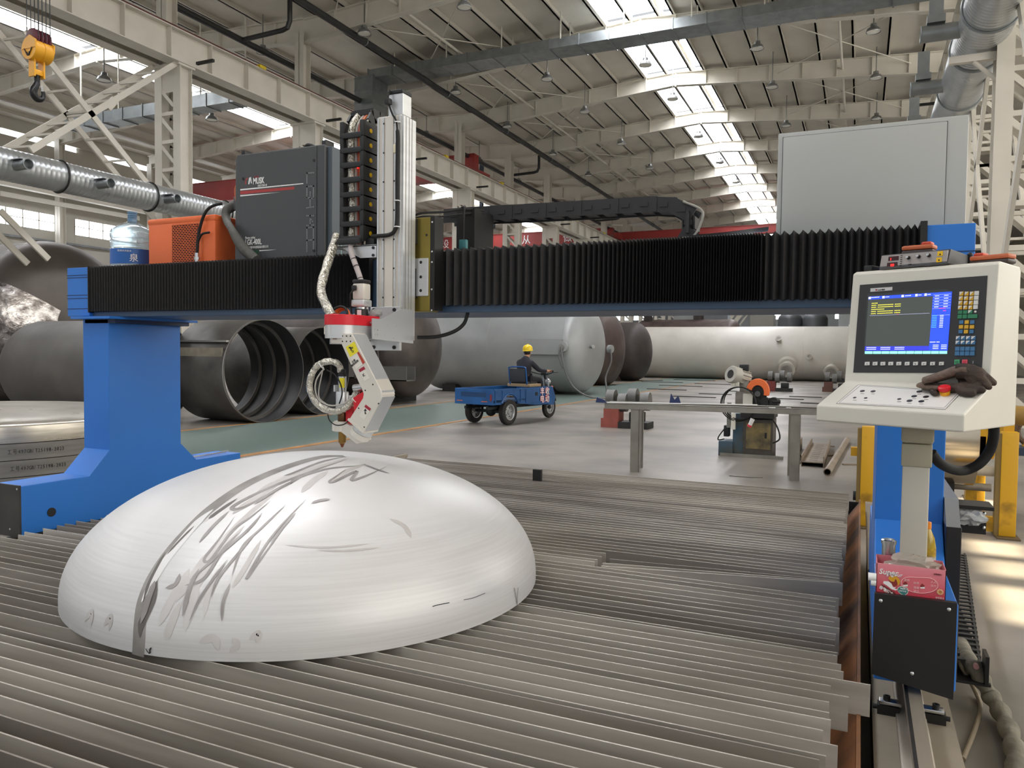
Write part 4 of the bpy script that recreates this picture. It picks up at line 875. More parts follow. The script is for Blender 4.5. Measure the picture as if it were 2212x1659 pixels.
cz = atY(735, 920, AY).z
m = MB().lathe([(0.022, -0.022), (0.036, -0.022), (0.036, 0.022), (0.022, 0.022), (0.022, -0.022)], (TX, TY, cz), n=32, cap=False); m.build('torch_clamp', PALE, t)
m = MB(); q = d2+dn*0.012; m.prism([(TX-0.034, cz+0.018), (TX+0.01, cz+0.022), (q.x+0.02, q.z+0.02), (q.x+0.03, q.z-0.03), (q.x-0.01, q.z-0.044), (TX+0.012, cz-0.022), (TX-0.034, cz-0.022)], 'y', TY-0.03, TY+0.03); m.build('clamp_arm', PALE, t, smooth=0, bevel=0.004)
TORCHB = mat('brass_torch', '#9C7A42', 0.3, 0.9, 0.15, 8); COPPER = mat('copper_nozzle', '#7A4A35', 0.35, 0.9)
def tz(py): return atY(738, py, AY).z
MB().lathe([(0.0, tz(966)), (0.004, tz(966)), (0.011, tz(958))], (TX, TY, 0), n=24).build('nozzle', COPPER, t)
MB().lathe([(0.011, tz(958)), (0.016, tz(955)), (0.0165, tz(950)), (0.0165, tz(930)), (0.0165, tz(928))], (TX, TY, 0), n=28).build('torch_tip', TORCHB, t)
MB().lathe([(0.018, tz(910)), (0.0195, tz(908)), (0.0195, tz(892)), (0.018, tz(890))], (TX, TY, 0), n=28).build('torch_collar', mat('bronze_collar', '#6E5238', 0.35, 0.8), t)
MB().lathe([(0.027, tz(890)), (0.028, tz(888)), (0.028, tz(848)), (0.026, tz(846))], (TX, TY, 0), n=28).build('torch_holder', ALU, t)
MB().lathe([(0.018, tz(846)), (0.018, tz(813))], (TX, TY, 0), n=28).build('torch_body', CHROME, t)
MB().lathe([(0.0185, tz(813)), (0.0185, tz(808)), (0.014, tz(806)), (0.014, tz(798))], (TX, TY, 0), n=28).build('torch_gland', BLACK, t)
m = MB(); m.rings([[Vector((TX+0.0186*math.cos(a), TY+0.0186*math.sin(a), z)) for z in (tz(837), tz(816))] for a in [math.radians(q) for q in range(-95, -15, 8)]], False, False, False); m.build('torch_label', YEL, t, smooth=1.0)
MB().box((TX-0.032, TY-0.02, tz(846)), (TX-0.024, TY, tz(832))).build('torch_lug', ALU, t, smooth=0)
MB().box((TX+0.026, 2.75, 1.265), (TX+0.060, 2.80, 1.36)).build('red_guard', RED, t, smooth=0)
MB().prism([(af(773, 880)[0], af(773, 880)[1]), (af(760, 900)[0], af(760, 900)[1]), (af(757, 860)[0], af(757, 860)[1]), (af(778, 846)[0], af(778, 846)[1]), (af(786, 850)[0], af(786, 850)[1])], 'y', 2.72, 2.79).build('red_guard', RED, t, smooth=0)
# looped foil hose at the torch
pts = [(736, 803), (733, 790), (722, 782), (705, 781), (690, 787), (678, 800), (670, 820), (669, 840), (675, 858), (688, 875), (705, 885), (725, 889), (745, 883), (760, 868), (768, 852), (774, 838)]
P_ = []
for i, (a, b_) in enumerate(pts):
    q = atY(a, b_, 2.76-0.05*math.sin(PI*i/(len(pts)-1))); P_.append(q)
MB().tube(P_, lambda q: 0.0145+0.0008*math.sin(q*70), 14, 8).build('foil_loop', FOIL, t)
MB().tube([atY(a, b_, 2.69) for a, b_ in ((700, 797), (692, 806), (683, 822), (681, 842), (688, 862), (706, 874), (726, 876), (748, 869), (766, 852))], 0.0035, 8, 8).tube([atY(a, b_, 2.69) for a, b_ in ((697, 800), (694, 815), (689, 840), (690, 860), (704, 872))], 0.0025, 8, 8).build('grey_cable', MATS['grey_cable'], t)
MB().tube([atY(a, b_, 2.70) for a, b_ in ((706, 800), (722, 808), (735, 828), (739, 850), (733, 872))], 0.003, 8, 8).tube([atY(a, b_, 2.70) for a, b_ in ((708, 895), (712, 908), (725, 918), (742, 917), (753, 909))], 0.0025, 8, 8).build('thin_black_cable', RUBBER, t)
m = MB().cyl(atY(766, 838, 2.745), atY(784, 836, 2.745), 0.0175, n=20); m.build('hose_socket', CHROME, t)
for a, b_ in ((694, 790), (688, 867), (764, 862)):
    q = atY(a, b_, 2.72); MB().torus(q, 0.0165, 0.002, (0.6, 0.3, 0.5), 16, 6).build('cable_tie', WHITE, t)
# ------------- vertical cable chain
t = thing('vertical_cable_chain', 'upright black cable chain with yellow plugs beside the slide tower', 'cable chain', (-2.26, 3.14, 2.107))
CHB = mat('black_chain_plastic', '#1F2022', 0.5, 0, 0.1, 10)
YC = 3.06; XA, XB = atY(741, 400, YC).x, atY(784, 400, YC).x
zs_ = [2.135+0.0695*i for i in range(8)]
for i, z in enumerate(zs_):
    for x in (XA, XB):
        MB().prism([(YC, z-0.008), (YC+0.11, z-0.008), (YC+0.125, z+0.030), (YC+0.11, z+0.0685), (YC, z+0.0685), (YC-0.012, z+0.030)], 'x', x-0.007, x+0.007).build('chain_side', CHB, t, smooth=0)
        MB().box((x-0.011, YC-0.014, z-0.012), (x+0.011, YC+0.01, z+0.0695), 0.004).build('chain_side', CHB, t)
    MB().box((XA, YC-0.016, z-0.012), (XB, YC, z+0.014), 0.003).build('chain_bar', CHB, t)
    MB().lathe([(0.0105, 0), (0.0105, 0.003), (0.008, 0.004), (0, 0.004)], (XB+0.007, YC+0.052, z+0.030), (1, 0, 0), 18).build('yellow_plug', YELLOW, t)
YC += 0.04
cabs = [(FOIL, XA+0.036, 0.019), (MATS['grey_cable'], XA+0.066, 0.007), (MATS['orange_cable'], XA+0.088, 0.008), (RUBBER, XA+0.102, 0.006), (MATS['grey_cable'], XA+0.112, 0.005), (mat('rust_red_cable', '#9A4A3A', 0.5), XA+0.077, 0.006)]
for j, (mm, x, r) in enumerate(cabs):
    MB().tube([(x, YC-0.02, 2.11), (x+0.004*(-1)**j, YC-0.018, 2.3), (x-0.003, YC-0.02, 2.5), (x, YC-0.018, 2.66), (x+0.004, YC+0.03, 2.735)], r, 10, 8).build('chain_cable', mm, t)
# the return bend at the top
for k in range(3):
    a0, a1 = 0.1+0.75*k, 0.1+0.75*(k+1); c = Vector((0, YC+0.09, 2.685))
    p, q = c+Vector((0, -0.072*math.cos(a0), 0.055*math.sin(a0))), c+Vector((0, -0.072*math.cos(a1), 0.055*math.sin(a1)))
    for x in (XA, XB+0.03*(k > 0)*0): MB().bar((x, p.y, p.z), (x, q.y, q.z), 0.012, 0.06, (0, -math.cos((a0+a1)/2), math.sin((a0+a1)/2))).build('chain_side', CHB, t, smooth=0)
    MB().box((XA, min(p.y, q.y), max(p.z, q.z)+0.01), (XB, max(p.y, q.y), max(p.z, q.z)+0.03)).build('chain_bar', CHB, t, smooth=0)
for i in range(7):
    z = 2.16+0.0695*i
    for x in (XA+0.02, XB+0.02): MB().box((x-0.006, YC+0.11, z-0.012), (x+0.006, YC+0.20, z+0.07)).build('chain_side', CHB, t, smooth=0)
    MB().box((XA+0.02, YC+0.188, z-0.012), (XB+0.02, YC+0.20, z+0.012)).build('chain_bar', CHB, t, smooth=0)
MB().box((XA-0.01, YC-0.075, 2.108), (XB+0.005, YC-0.05, 2.135), 0.004).build('strain_relief', CHB, t)
MB().box((XB-0.03, 3.08, 2.1065), (XB+0.05, 3.16, 2.14), 0.003).build('chain_clamp', CHB, t)
MB().sphere((XA+0.082, YC-0.036, 2.475), 0.004, (1, 1, 2.2), 8).build('red_lamp', mat('red_indicator', '#FF2A2A', 0.3, emit=3.0), t); MB().sphere((XA+0.10, YC-0.036, 2.475), 0.004, (1, 1, 2.2), 8).build('red_lamp', MATS['red_indicator'], t)
MB().sphere((XA+0.108, YC-0.036, 2.40), 0.004, (1, 1, 2.2), 8).build('green_lamp', mat('green_indicator', '#2AFF6A', 0.3, emit=2.5), t)
# =================================================================== rail, console and the right side
RAILS = mat('worn_rail_steel', '#A79E90', 0.4, 0.5, 0.3, 9, stretch=(1, 0.15, 1))
BASEP = mat('dusty_base_plate', '#9A9080', 0.55, 0.2, 0.2, 4)
def rail_track(x, label):
    t = thing('rail_track', label, 'rail', (x, 2.5, 0))
    MB().box((x-0.10, 0.3, 0), (x+0.11, 6.9, 0.40)).build('base_beam', BASEP, t, smooth=0)
    MB().box((x-0.115, 0.3, 0.40), (x+0.125, 6.9, 0.42)).build('base_plate', BASEP, t, smooth=0)
    MB().prism([(x-0.045, 0.42), (x+0.045, 0.42), (x+0.045, 0.432), (x+0.012, 0.442), (x+0.012, 0.49), (x+0.024, 0.50), (x+0.024, 0.53), (x-0.024, 0.53), (x-0.024, 0.50), (x-0.012, 0.49), (x-0.012, 0.442), (x-0.045, 0.432)], 'y', 0.3, 6.9).build('rail', RAILS, t, smooth=0, bevel=0.002)
    MB().box((x-0.0245, 0.3, 0.5302), (x-0.0145, 6.9, 0.5308)).build('wheel_mark', DARK_STEEL, t, smooth=0)
    for y in (1.4, 2.81, 4.6):
        for s in (-1, 1):
            m = MB().box((x+s*0.035, y-0.022, 0.42), (x+s*0.10, y+0.022, 0.45)); m.build('clamp_base', BLACK_STEEL, t, smooth=0)
            m = MB().box((x+s*0.028, y-0.018, 0.452), (x+s*0.095, y+0.018, 0.464), 0.002); m.build('rail_clamp', CHROME, t)
            MB().lathe([(0.011, 0.464), (0.011, 0.478), (0.006, 0.478), (0.006, 0.473), (0, 0.473)], (x+s*0.072, y, 0), n=16).build('clamp_bolt', DARK_STEEL, t)
            MB().cyl((x+s*0.098, y, 0.436), (x+s*0.113, y, 0.436), 0.008, n=10).build('set_screw', BLACK, t)
    return t
rail_track(0.182, 'steel crane-type rail with clamps running under the right foot of the gantry')
rail_track(-4.33, 'rail under the left foot of the gantry')
CON_A = 0.467
con = t = thing('control_console', 'cream control console with a lit blue screen on a square post', 'control console', (0.17975, 2.85, 0.83), -CON_A, world=False)
ORGC = Vector((0.17975, 2.85, 0.83)); tR = Vector((math.cos(CON_A), -math.sin(CON_A), 0)); tN = Vector((math.sin(CON_A), math.cos(CON_A), 0))
def cl(w): v = w-ORGC; return Vector((v.dot(tR), v.dot(tN), v.z))     # hall -> console
z0 = -0.83; w2 = 0.2315; ox = -0.025
prof = [(-0.185, 1.383), (-0.185, 1.436), (-0.002, 1.512), (0.036, 1.894), (0.055, 1.902), (0.215, 1.897), (0.226, 1.885), (0.226, 1.383)]
MB().prism([(a, b+z0) for a, b in prof], 'x', ox-w2, ox+w2).build('console_housing', CREAM, t, smooth=0, bevel=0.005)
def plane_pt(px, py, p0, n, off):
    d = ray(px, py); dl = Vector((d.dot(tR), d.dot(tN), d.z)); o = cl(Vector((0, 0, EYE))); k = (p0-o).dot(n)/dl.dot(n); return o+dl*k+n*off
fp, fn_ = Vector((0, -0.002, 1.512+z0)), Vector((0, -(1.894-1.512), 0.038)).normalized()
tp, tn_ = Vector((0, -0.185, 1.436+z0)), Vector((0, -(1.512-1.436), 0.183)).normalized()
def slabq(name, pts, m_, par, p0, n, off, th=0.0006, sm=0, bevel=0):
    v = [plane_pt(a, b, p0, n, off) for a, b in pts]; k = len(v)
    return MB().add(v+[q-n*th for q in v], [tuple(range(k)), tuple(range(2*k-1, k-1, -1))]+[(i, (i+1)%k, (i+1)%k+k, i+k) for i in range(k)]).build(name, m_, par, smooth=sm, bevel=bevel)
def z6(x, y): return (1870+x/8.296, 600+y/8.296)
def z5c(x, y): return (1740+x/3.456, 460+y/3.456)
PANEL = mat('charcoal_control_panel', '#2E2E2F', 0.45)
pan = slabq('control_panel', [z5c(408, 538), z5c(1360, 468), z5c(1315, 1196), z5c(358, 1192)], PANEL, t, fp, fn_, 0.002, 0.004)
def face(name, pts, m_, off=0.0032, par=None, th=0.0008): return slabq(name, [z6(*p) for p in pts], m_, par or pan, fp, fn_, off, th)
def glow(name, col, e): return mat(name, col, 0.4, emit=e)
SG = glow('screen_grey', '#434845', 0.55); SB = glow('screen_blue', '#2546E0', 1.1); SB2 = glow('screen_blue_dim', '#3038C0', 0.9); SW = glow('screen_white', '#D8DCFF', 1.0); SC = glow('screen_cyan', '#8BE8DC', 1.0); SY = glow('screen_yellow', '#E8E050', 1.0); SLB = glow('screen_sky', '#4FA8F0', 1.0); SRD = glow('screen_red', '#E04070', 0.9)
face('screen_bezel', [(35, 300), (1440, 205), (1555, 245), (1470, 1385), (-35, 1385)], mat('screen_bezel', '#3C403F', 0.3), 0.0026)
scr = face('screen', [(60, 342), (1555, 250), (1470, 1368), (-12, 1368)], SG, 0.0030)
def sc(name, pts, m_, off=0.0036): return face(name, pts, m_, off, scr)
def lerp2(u, v): # screen fractions -> zoom coordinates
    a, b, c_, d = (60, 342), (1555, 250), (1470, 1368), (-12, 1368)
    return tuple((a[i]*(1-u)+b[i]*u)*(1-v)+(d[i]*(1-u)+c_[i]*u)*v for i in (0, 1))
def srect(name, u0, v0, u1, v1, m_, off=0.0036): return sc(name, [lerp2(u0, v0), lerp2(u1, v0), lerp2(u1, v1), lerp2(u0, v1)], m_, off)
srect('title_bar', 0, 0, 0.775, 0.052, SB); srect('side_pane', 0.775, 0, 1, 0.945, SB); srect('status_bar', 0, 0.868, 0.775, 0.945, SB2)
for i in range(10): srect('soft_key', i*0.1+0.003, 0.952, i*0.1+0.096, 0.997, SC)
for u in (0.0, 0.165, 0.395, 0.56, 0.67): srect('title_icon', u+0.002, 0.006, u+0.03, 0.044, SW, 0.0040)
def words(rows, m_, par_off=0.0042):
    for u, v, n_, L_ in rows:
        mb = MB(); 
        for k in range(n_):
            a = u+L_*k/n_; pts = [lerp2(a, v), lerp2(a+L_/n_*0.74, v), lerp2(a+L_/n_*0.74, v+0.013), lerp2(a, v+0.013)]
            q = [plane_pt(*z6(*p), fp, fn_, par_off) for p in pts]; mb.add(q, [(0, 1, 2, 3)])
        mb.build('screen_text', m_, scr, smooth=0, fix=False)
words([(0.045, 0.115, 4, 0.075), (0.045, 0.150, 4, 0.06), (0.12, 0.150, 11, 0.19), (0.325, 0.150, 4, 0.075), (0.045, 0.185, 4, 0.06), (0.12, 0.185, 11, 0.19), (0.325, 0.185, 4, 0.075), (0.045, 0.222, 9, 0.16),
       (0.045, 0.258, 4, 0.06), (0.12, 0.258, 11, 0.19), (0.325, 0.258, 4, 0.075), (0.045, 0.294, 4, 0.06), (0.12, 0.294, 11, 0.19), (0.325, 0.294, 4, 0.075)], SY)
words([(0.035, 0.012, 8, 0.10), (0.205, 0.018, 3, 0.05), (0.44, 0.018, 6, 0.075), (0.6, 0.018, 3, 0.04), (0.71, 0.018, 3, 0.04)]+[(0.80+0.11*c_, 0.05+0.045*r, 4, 0.055) for c_ in (0, 1) for r in range(5)]+[(0.88, 0.37+0.027*k, 3, 0.045) for k in range(8)]+[(0.78, 0.80, 8, 0.07), (0.86, 0.80, 3, 0.04)]+[(0.82+0.1*c_, 0.85+0.028*r, 7, 0.07) for c_ in (0, 1) for r in range(3)]+[(0.02+0.17*c_, 0.882+0.03*r, 8, 0.12) for c_ in (0, 1, 2) for r in (0, 1)], SW)
words([(0.785, 0.37+0.027*k, 4, 0.06) for k in range(8)], SLB); words([(0.86, 0.255, 6, 0.08), (0.91, 0.295, 3, 0.04)], SRD)
srect('plot_line', 0.03, 0.332, 0.75, 0.334, SW, 0.0040); srect('plot_cursor', 0.36, 0.326, 0.372, 0.336, SRD, 0.0044)
for v in (0.035, 0.08, 0.125, 0.17, 0.215, 0.262, 0.37): srect('pane_line', 0.78, v, 0.995, v+0.002, SW, 0.0040)
slg = face('name_plate', [(95, 192), (488, 166), (485, 228), (92, 256)], mat('pale_plate', '#C9C8C6', 0.4), 0.0036)
face('name_plate_mark', [(185, 215), (200, 203), (214, 208), (207, 235), (190, 236)], RST, 0.0042, slg)
q = plane_pt(*z6(222, 236), fp, fn_, 0.0042); r_ = plane_pt(*z6(400, 222), fp, fn_, 0.0042)-q
text('FLSK 数控', 0.0058, BLACK, slg, q, right=r_, up=(0, 0.1, 1))
def key(x0, y0, x1, y1, m_, m2=None):
    k = face('key', [(x0+5, y0), (x1+3, y0-4), (x1, y1-3), (x0, y1)], m_, 0.0062, None, 0.0042)
    if m2: face('key_half', [(x0+6, y0+2), (x1, y0), (x0+3, y1-3)], m2, 0.0066, k, 0.0005)
KY = mat('key_yellow', '#D8A82C', 0.45); KW = mat('key_white', '#DAD9D4', 0.45); KG = mat('key_green', '#2E7F58', 0.45); KB = mat('key_blue', '#3F74A0', 0.45); KR = mat('key_red', '#C83048', 0.45); KGL = mat('key_light_green', '#4FAF7A', 0.45)
for r in range(4):
    for c_ in range(3): key(1690-8*r+93*c_-0*r, 255+83*r, 1762-8*r+93*c_, 325+83*r, KY, KW)
    key(1957-6*r, 245+83*r, 2036-7*r, 318+83*r, KW)
key(1665, 592, 1742, 655, KG); key(1755, 590, 1832, 652, KG); key(1845, 585, 1920, 648, KG, KW); key(1658, 668, 1735, 738, KG); key(1745, 665, 1825, 735, KG); key(1838, 660, 2008, 730, KG)
q = plane_pt(*z6(1975, 610), fp, fn_, 0.002); n_ = fn_; MB().cyl(q, q+n_*0.003, 0.0034, n=16).build('key', KW, pan)
for r in range(3):
    for c_ in range(3): key(1688-7*r+97*c_, 768+85*r, 1762-7*r+97*c_, 832+85*r, KY if (r+c_) % 2 or r == c_ == 1 else KB)
for r in range(2):
    for c_ in range(4): key(1628-6*r+91*c_, 1050+81*r, 1706-6*r+91*c_, 1118+81*r, KB, KW); key(1614-6*r+90*c_, 1243+84*r, 1694-6*r+90*c_, 1315+84*r, KB)
for x, a, b in ((1600, KGL, KG), (1738, mat('key_pink', '#D8606C', 0.45), KR)):
    key(x, 1472, x+92, 1556, a); face('key_cap', [(x+18, 1490), (x+80, 1487), (x+78, 1540), (x+15, 1543)], b, 0.0068)
for i in range(10):
    x = [-5, 137, 277, 418, 562, 712, 862, 1012, 1167, 1325][i]; key(x, 1512, x+83, 1572, KW)
    q = plane_pt(*z6(x+42, 1555), fp, fn_, 0.0066); text('◄F1F2F3F4F5F6F7F8►'[0:1] if i == 0 else ('►' if i == 9 else 'F%d' % i), 0.0042, BLACK, pan, q, up=(0, 0.1, 1), align='CENTER')
face('key_slot', [(1925, 1490), (1942, 1490), (1938, 1540), (1920, 1540)], mat('grey_slot', '#8A8A8A', 0.5))
# tray
def tray(name, pts, m_, off=0.001, th=0.0006, par=None): return slabq(name, [z5c(*p) for p in pts], m_, par or t, tp, tn_, off, th)
lp = tray('label_plate', [(395, 1284), (1170, 1335), (1045, 1468), (230, 1425)], mat('white_label_plate', '#E2DFDA', 0.5))
mbl = MB()
def tl(a, b, w=0.0009):
    p, q = plane_pt(*z5c(*a), tp, tn_, 0.0014), plane_pt(*z5c(*b), tp, tn_, 0.0014); mbl.bar(p, q, w, 0.0004, tn_)
for c in ([(395, 1284), (1170, 1335), (1045, 1468), (230, 1425)], [(410, 1292), (1150, 1340), (1035, 1458), (252, 1420)]):
    for a, b in zip(c, c[1:]+c[:1]): tl(a, b)
mbl.build('outline_print', mat('grey_print', '#5A5850', 0.5), lp, smooth=0)
for a, b, r in ((425, 1332, .0078), (505, 1334, .0078), (368, 1381, .0055), (450, 1384, .0055), (850, 1336, .0085), (812, 1371, .0085), (700, 1392, .006), (900, 1375, .0085), (777, 1405, .0085), (865, 1409, .0085)):
    q = plane_pt(*z5c(a, b), tp, tn_, 0.001); MB().cyl(q, q+tn_*0.0008, r, n=20).build('button_hole', mat('dark_violet_plug', '#221E2A', 0.4), t)
    q = plane_pt(*z5c(a, b+20), tp, tn_, 0.0018); MB().bar(q-Vector((0.006, 0, 0)), q+Vector((0.006, 0, 0)), 0.0016, 0.0004, tn_).build('button_text', MATS['grey_print'], t)
q = plane_pt(2042, 853, tp, tn_, 0.0); es = MB().lathe([(0.0135, 0), (0.0155, 0.012), (0.0155, 0.014)], q, tn_, 24).build('stop_button_base', mat('orange_yellow_plastic', '#F0A81C', 0.4), t)
MB().lathe([(0.013, 0.014), (0.0165, 0.016), (0.0185, 0.022), (0.0175, 0.028), (0.013, 0.030), (0.012, 0.0285), (0, 0.0285)], q, tn_, 28).build('stop_button_cap', RED, es)
for a, b in ((2141, 818), (2156, 818), (2180, 818)):
    pass
# post and collar (turned with the hall, not the console head)
GREYP = mat('grey_cream_post', '#BFBBAE', 0.5, 0, 0.04, 3); KHAKI = mat('khaki_grey_collar', '#A9A48F', 0.5)
rotp = Matrix.Rotation(CON_A*0.86, 3, 'Z')
def rb(lo, hi, name, m_, bv):
    ob = MB().box(lo, hi, bv).build(name, m_, t); 
    for v in ob.data.vertices: v.co = rotp @ v.co
rb((-0.043, -0.04, 0.004), (0.036, 0.04, 0.42), 'post', GREYP, 0.006)
rb((-0.047, -0.045, 0.415), (0.042, 0.045, 0.49), 'collar', KHAKI, 0.006)
rb((-0.049, -0.045, 0.49), (0.046, 0.05, 0.553), 'collar', KHAKI, 0.012)
rb((-0.075, -0.07, -0.001), (0.07, 0.07, 0.012), 'post_base', GREYP, 0.003)
MB().tube([cl(v) for v in [atY(a, b, yy) for a, b, yy in ((2012, 978, 2.86), (2030, 1000, 2.88), (2058, 1014, 2.95), (2085, 1016, 3.0), (2115, 1002, 3.0), (2137, 975, 3.0), (2146, 945, 2.98), (2147, 915, 2.96))]], 0.0165, 14, 8).build('console_cable', RUBBER, t)
# ---- things on the console
ztop = 1.902
BX = Vector((0, 0.05, ztop+z0)); bn = Vector((0, -1, 0.12)).normalized()
bp = lambda px, py, off=0.0: plane_pt(px, py, BX, bn, off)
t2 = thing('torch_height_controller', 'black box with red digits and silver front on top of the console', 'controller', (0.17975, 2.85, 0.83), -CON_A, world=False)
c0, c1, c2, c3 = bp(1904, 551.5), bp(2049, 538.5), bp(2046, 573), bp(1899, 586)
zb = ztop+z0+0.004; dz = c0.z
b4 = [Vector((c0.x-0.002, c0.y+0.012, dz+0.002)), Vector((c1.x+0.002, c1.y+0.012, dz+0.002)), Vector((c1.x+0.002, 0.21, dz-0.006)), Vector((c0.x-0.002, 0.21, dz-0.006))]
a4 = [Vector((p.x, p.y, zb)) for p in b4]; a4[0].y = a4[1].y = c2.y-0.003; 
MB().add(a4+b4, [(0,3,2,1),(4,5,6,7),(0,1,5,4),(1,2,6,5),(2,3,7,6),(3,0,4,7)]).build('controller_body', BLACK, t2, smooth=0, bevel=0.002)
def bq(name, pts, m_, off=0.001, th=0.001, par=None):
    v = [bp(a, b, off) for a, b in pts]; k = len(v)
    return MB().add(v+[q-bn*th for q in v], [tuple(range(k)), tuple(range(2*k-1, k-1, -1))]+[(i, (i+1)%k, (i+1)%k+k, i+k) for i in range(k)]).build(name, m_, par or t2, smooth=0)
fpn = bq('silver_front', [(1905, 553), (2048, 540.5), (2045.5, 570.5), (1900, 582)], mat('silver_front_panel', '#A9A29E', 0.4, 0.4), 0.001, 0.004)
DS = mat('dark_red_display', '#3A0C10', 0.2)
bq('display', [(1920, 555), (1942, 553), (1941.5, 562), (1919, 564)], DS, 0.002, 0.001, fpn); bq('display', [(1917, 568), (1939.5, 566), (1939, 575), (1916, 577)], DS, 0.002, 0.001, fpn)
LED = glow('red_digit', '#FF2828', 1.6)
q = bp(1923, 563, 0.0026); text('1', 0.0115, LED, fpn, q, up=(0, 0.1, 1), bold=0.0004); q = bp(1924, 576, 0.0026); text('00', 0.0125, LED, fpn, q, up=(0, 0.1, 1), bold=0.0004)
for a, b in ((1963, 557), (1985, 554.5), (2007, 552)):
    q = bp(a, b, 0.001); MB().lathe([(0.0062, 0), (0.0058, 0.006), (0.0045, 0.012), (0.0, 0.012)], q, bn, 18).build('dial', BLACK, fpn); MB().lathe([(0.0046, 0.012), (0.004, 0.0145), (0, 0.0145)], q, bn, 14).build('dial_cap', CHROME, fpn)
for a, b, ch in ((2031.5, 548, '▲'), (2029, 561.5, '▼')):
    k = bq('arrow_key', [(a-5.5, b-4.5), (a+6, b-5.5), (a+5.5, b+4.5), (a-6, b+5.5)], YELLOW, 0.003, 0.003, fpn); q = bp(a, b+3.2, 0.0034); text(ch, 0.0075, BLACK, k, q, up=(0, 0.1, 1), align='CENTER')
for k in range(6): q = bp(1948-0.4*k, 552.5+4.2*k, 0.002); MB().box(q-Vector((0.003, 0.0005, 0.0011)), q+Vector((0.003, 0.0005, 0.0011))).build('front_print', MATS['dark_print'], fpn, smooth=0)
q = bp(1962, 573, 0.002); text('FLSK', 0.0055, BLACK, fpn, q, up=(0, 0.1, 1))
tag(MB().box((-0.235, 0.07, ztop+z0+0.001), (-0.205, 0.16, ztop+z0+0.022), 0.003).build('foot_bracket', BLACK), 'small black bracket left of the controller box on the console', 'bracket').matrix_world = Matrix.Translation(ORGC) @ Matrix.Rotation(-CON_A, 4, 'Z')
ORNG = mat('faded_orange_plastic', '#C8693F', 0.5, 0, 0.15, 8)
def remote(name, label, c, ang, L_=0.11):
    t3 = thing(name, label, 'remote control', c, ang, world=False)
    MB().box((-L_/2, -0.028, 0), (L_/2, 0.028, 0.016), 0.006).build('remote_base', mat('dark_remote_base', '#3A2E2A', 0.5), t3)
    MB().box((-L_/2, -0.028, 0.016), (L_/2, 0.028, 0.032), 0.006).build('remote_shell', ORNG, t3)
    MB().box((L_/2-0.04, -0.02, 0.030), (L_/2-0.008, 0.02, 0.042), 0.005).build('remote_button', mat('red_orange_rubber', '#C84A34', 0.5), t3)
    return t3
w = lambda v: ORGC + tR*v.x + tN*v.y + Vector((0, 0, v.z))
remote('pendant_remote', 'faded orange remote control leaning behind the controller box', w(Vector((-0.07, 0.125, dz-0.002))), -CON_A+0.12, 0.10)
remote('pendant_remote', 'orange remote control lying at the right end of the console top', w(Vector((0.145, 0.16, ztop+z0+0.0005))), -CON_A+PI-0.1, 0.12)
tag(MB().cyl(w(Vector((0.055, 0.22, ztop+z0+0.001))), w(Vector((0.055, 0.22, ztop+z0+0.045))), 0.008, n=12).sphere(w(Vector((0.055, 0.22, ztop+z0+0.047))), 0.009).build('antenna_stub', BLACK), 'short black antenna stub between the controller and the right remote', 'antenna')
# ---- gloves
GLOVE = mat('dirty_brown_leather', '#4A3A30', 0.75, 0, 0, 14, '#2C241F', bump=0.5, bscale=40); CUFF = mat('worn_tan_suede', '#8A7664', 0.85, 0, 0, 12, '#63534A', bump=0.5, bscale=60)
def tp_(px, py, h): return w(plane_pt(px, py, tp+tn_*h, tn_, 0.0))
def glove(label, cuff, palm, fingers, name='work_glove'):
    t3 = thing(name, label, 'glove', tp_(2060, 840, 0)); R = []
    m = MB()
    for pts, r in [palm]+fingers: m.tube(pts, r, 12, 6)
    for pts, r in [palm]+fingers: m.sphere(pts[-1], r(1.0) if callable(r) else r, n=12)
    o = m.build('glove_hand', GLOVE, t3); rm = o.modifiers.new('fuse', 'REMESH'); rm.mode = 'VOXEL'; rm.voxel_size = 0.0035; rm.use_smooth_shade = True
    sm = o.modifiers.new('soften', 'SMOOTH'); sm.iterations = 4
    # open flattened cuff
    P = spline([Vector(p) for p in cuff[0]], 6); rings = []; 
    for rr in (1.0, 0.82):
        row = []
        for i, p in enumerate(P if rr == 1.0 else P[::-1][2:]):
            f = i/(len(P)-1) if rr == 1.0 else 1-(i+2)/(len(P)-1)
            a, b = cuff[1](f); d = (P[-1]-P[0]).normalized(); up = Vector((0, 0, 1)); s = d.cross(up).normalized(); u = s.cross(d)
            row.append([p+s*a*rr*math.cos(2*PI*k/20)+u*b*rr*math.sin(2*PI*k/20)*(1+0.12*math.sin(3*2*PI*k/20+2)) for k in range(20)])
        rings += row[::-1] if rr == 1.0 else row[::-1]
    MB().rings(rings, True, False, False).build('glove_cuff', CUFF, t3, smooth=1.2)
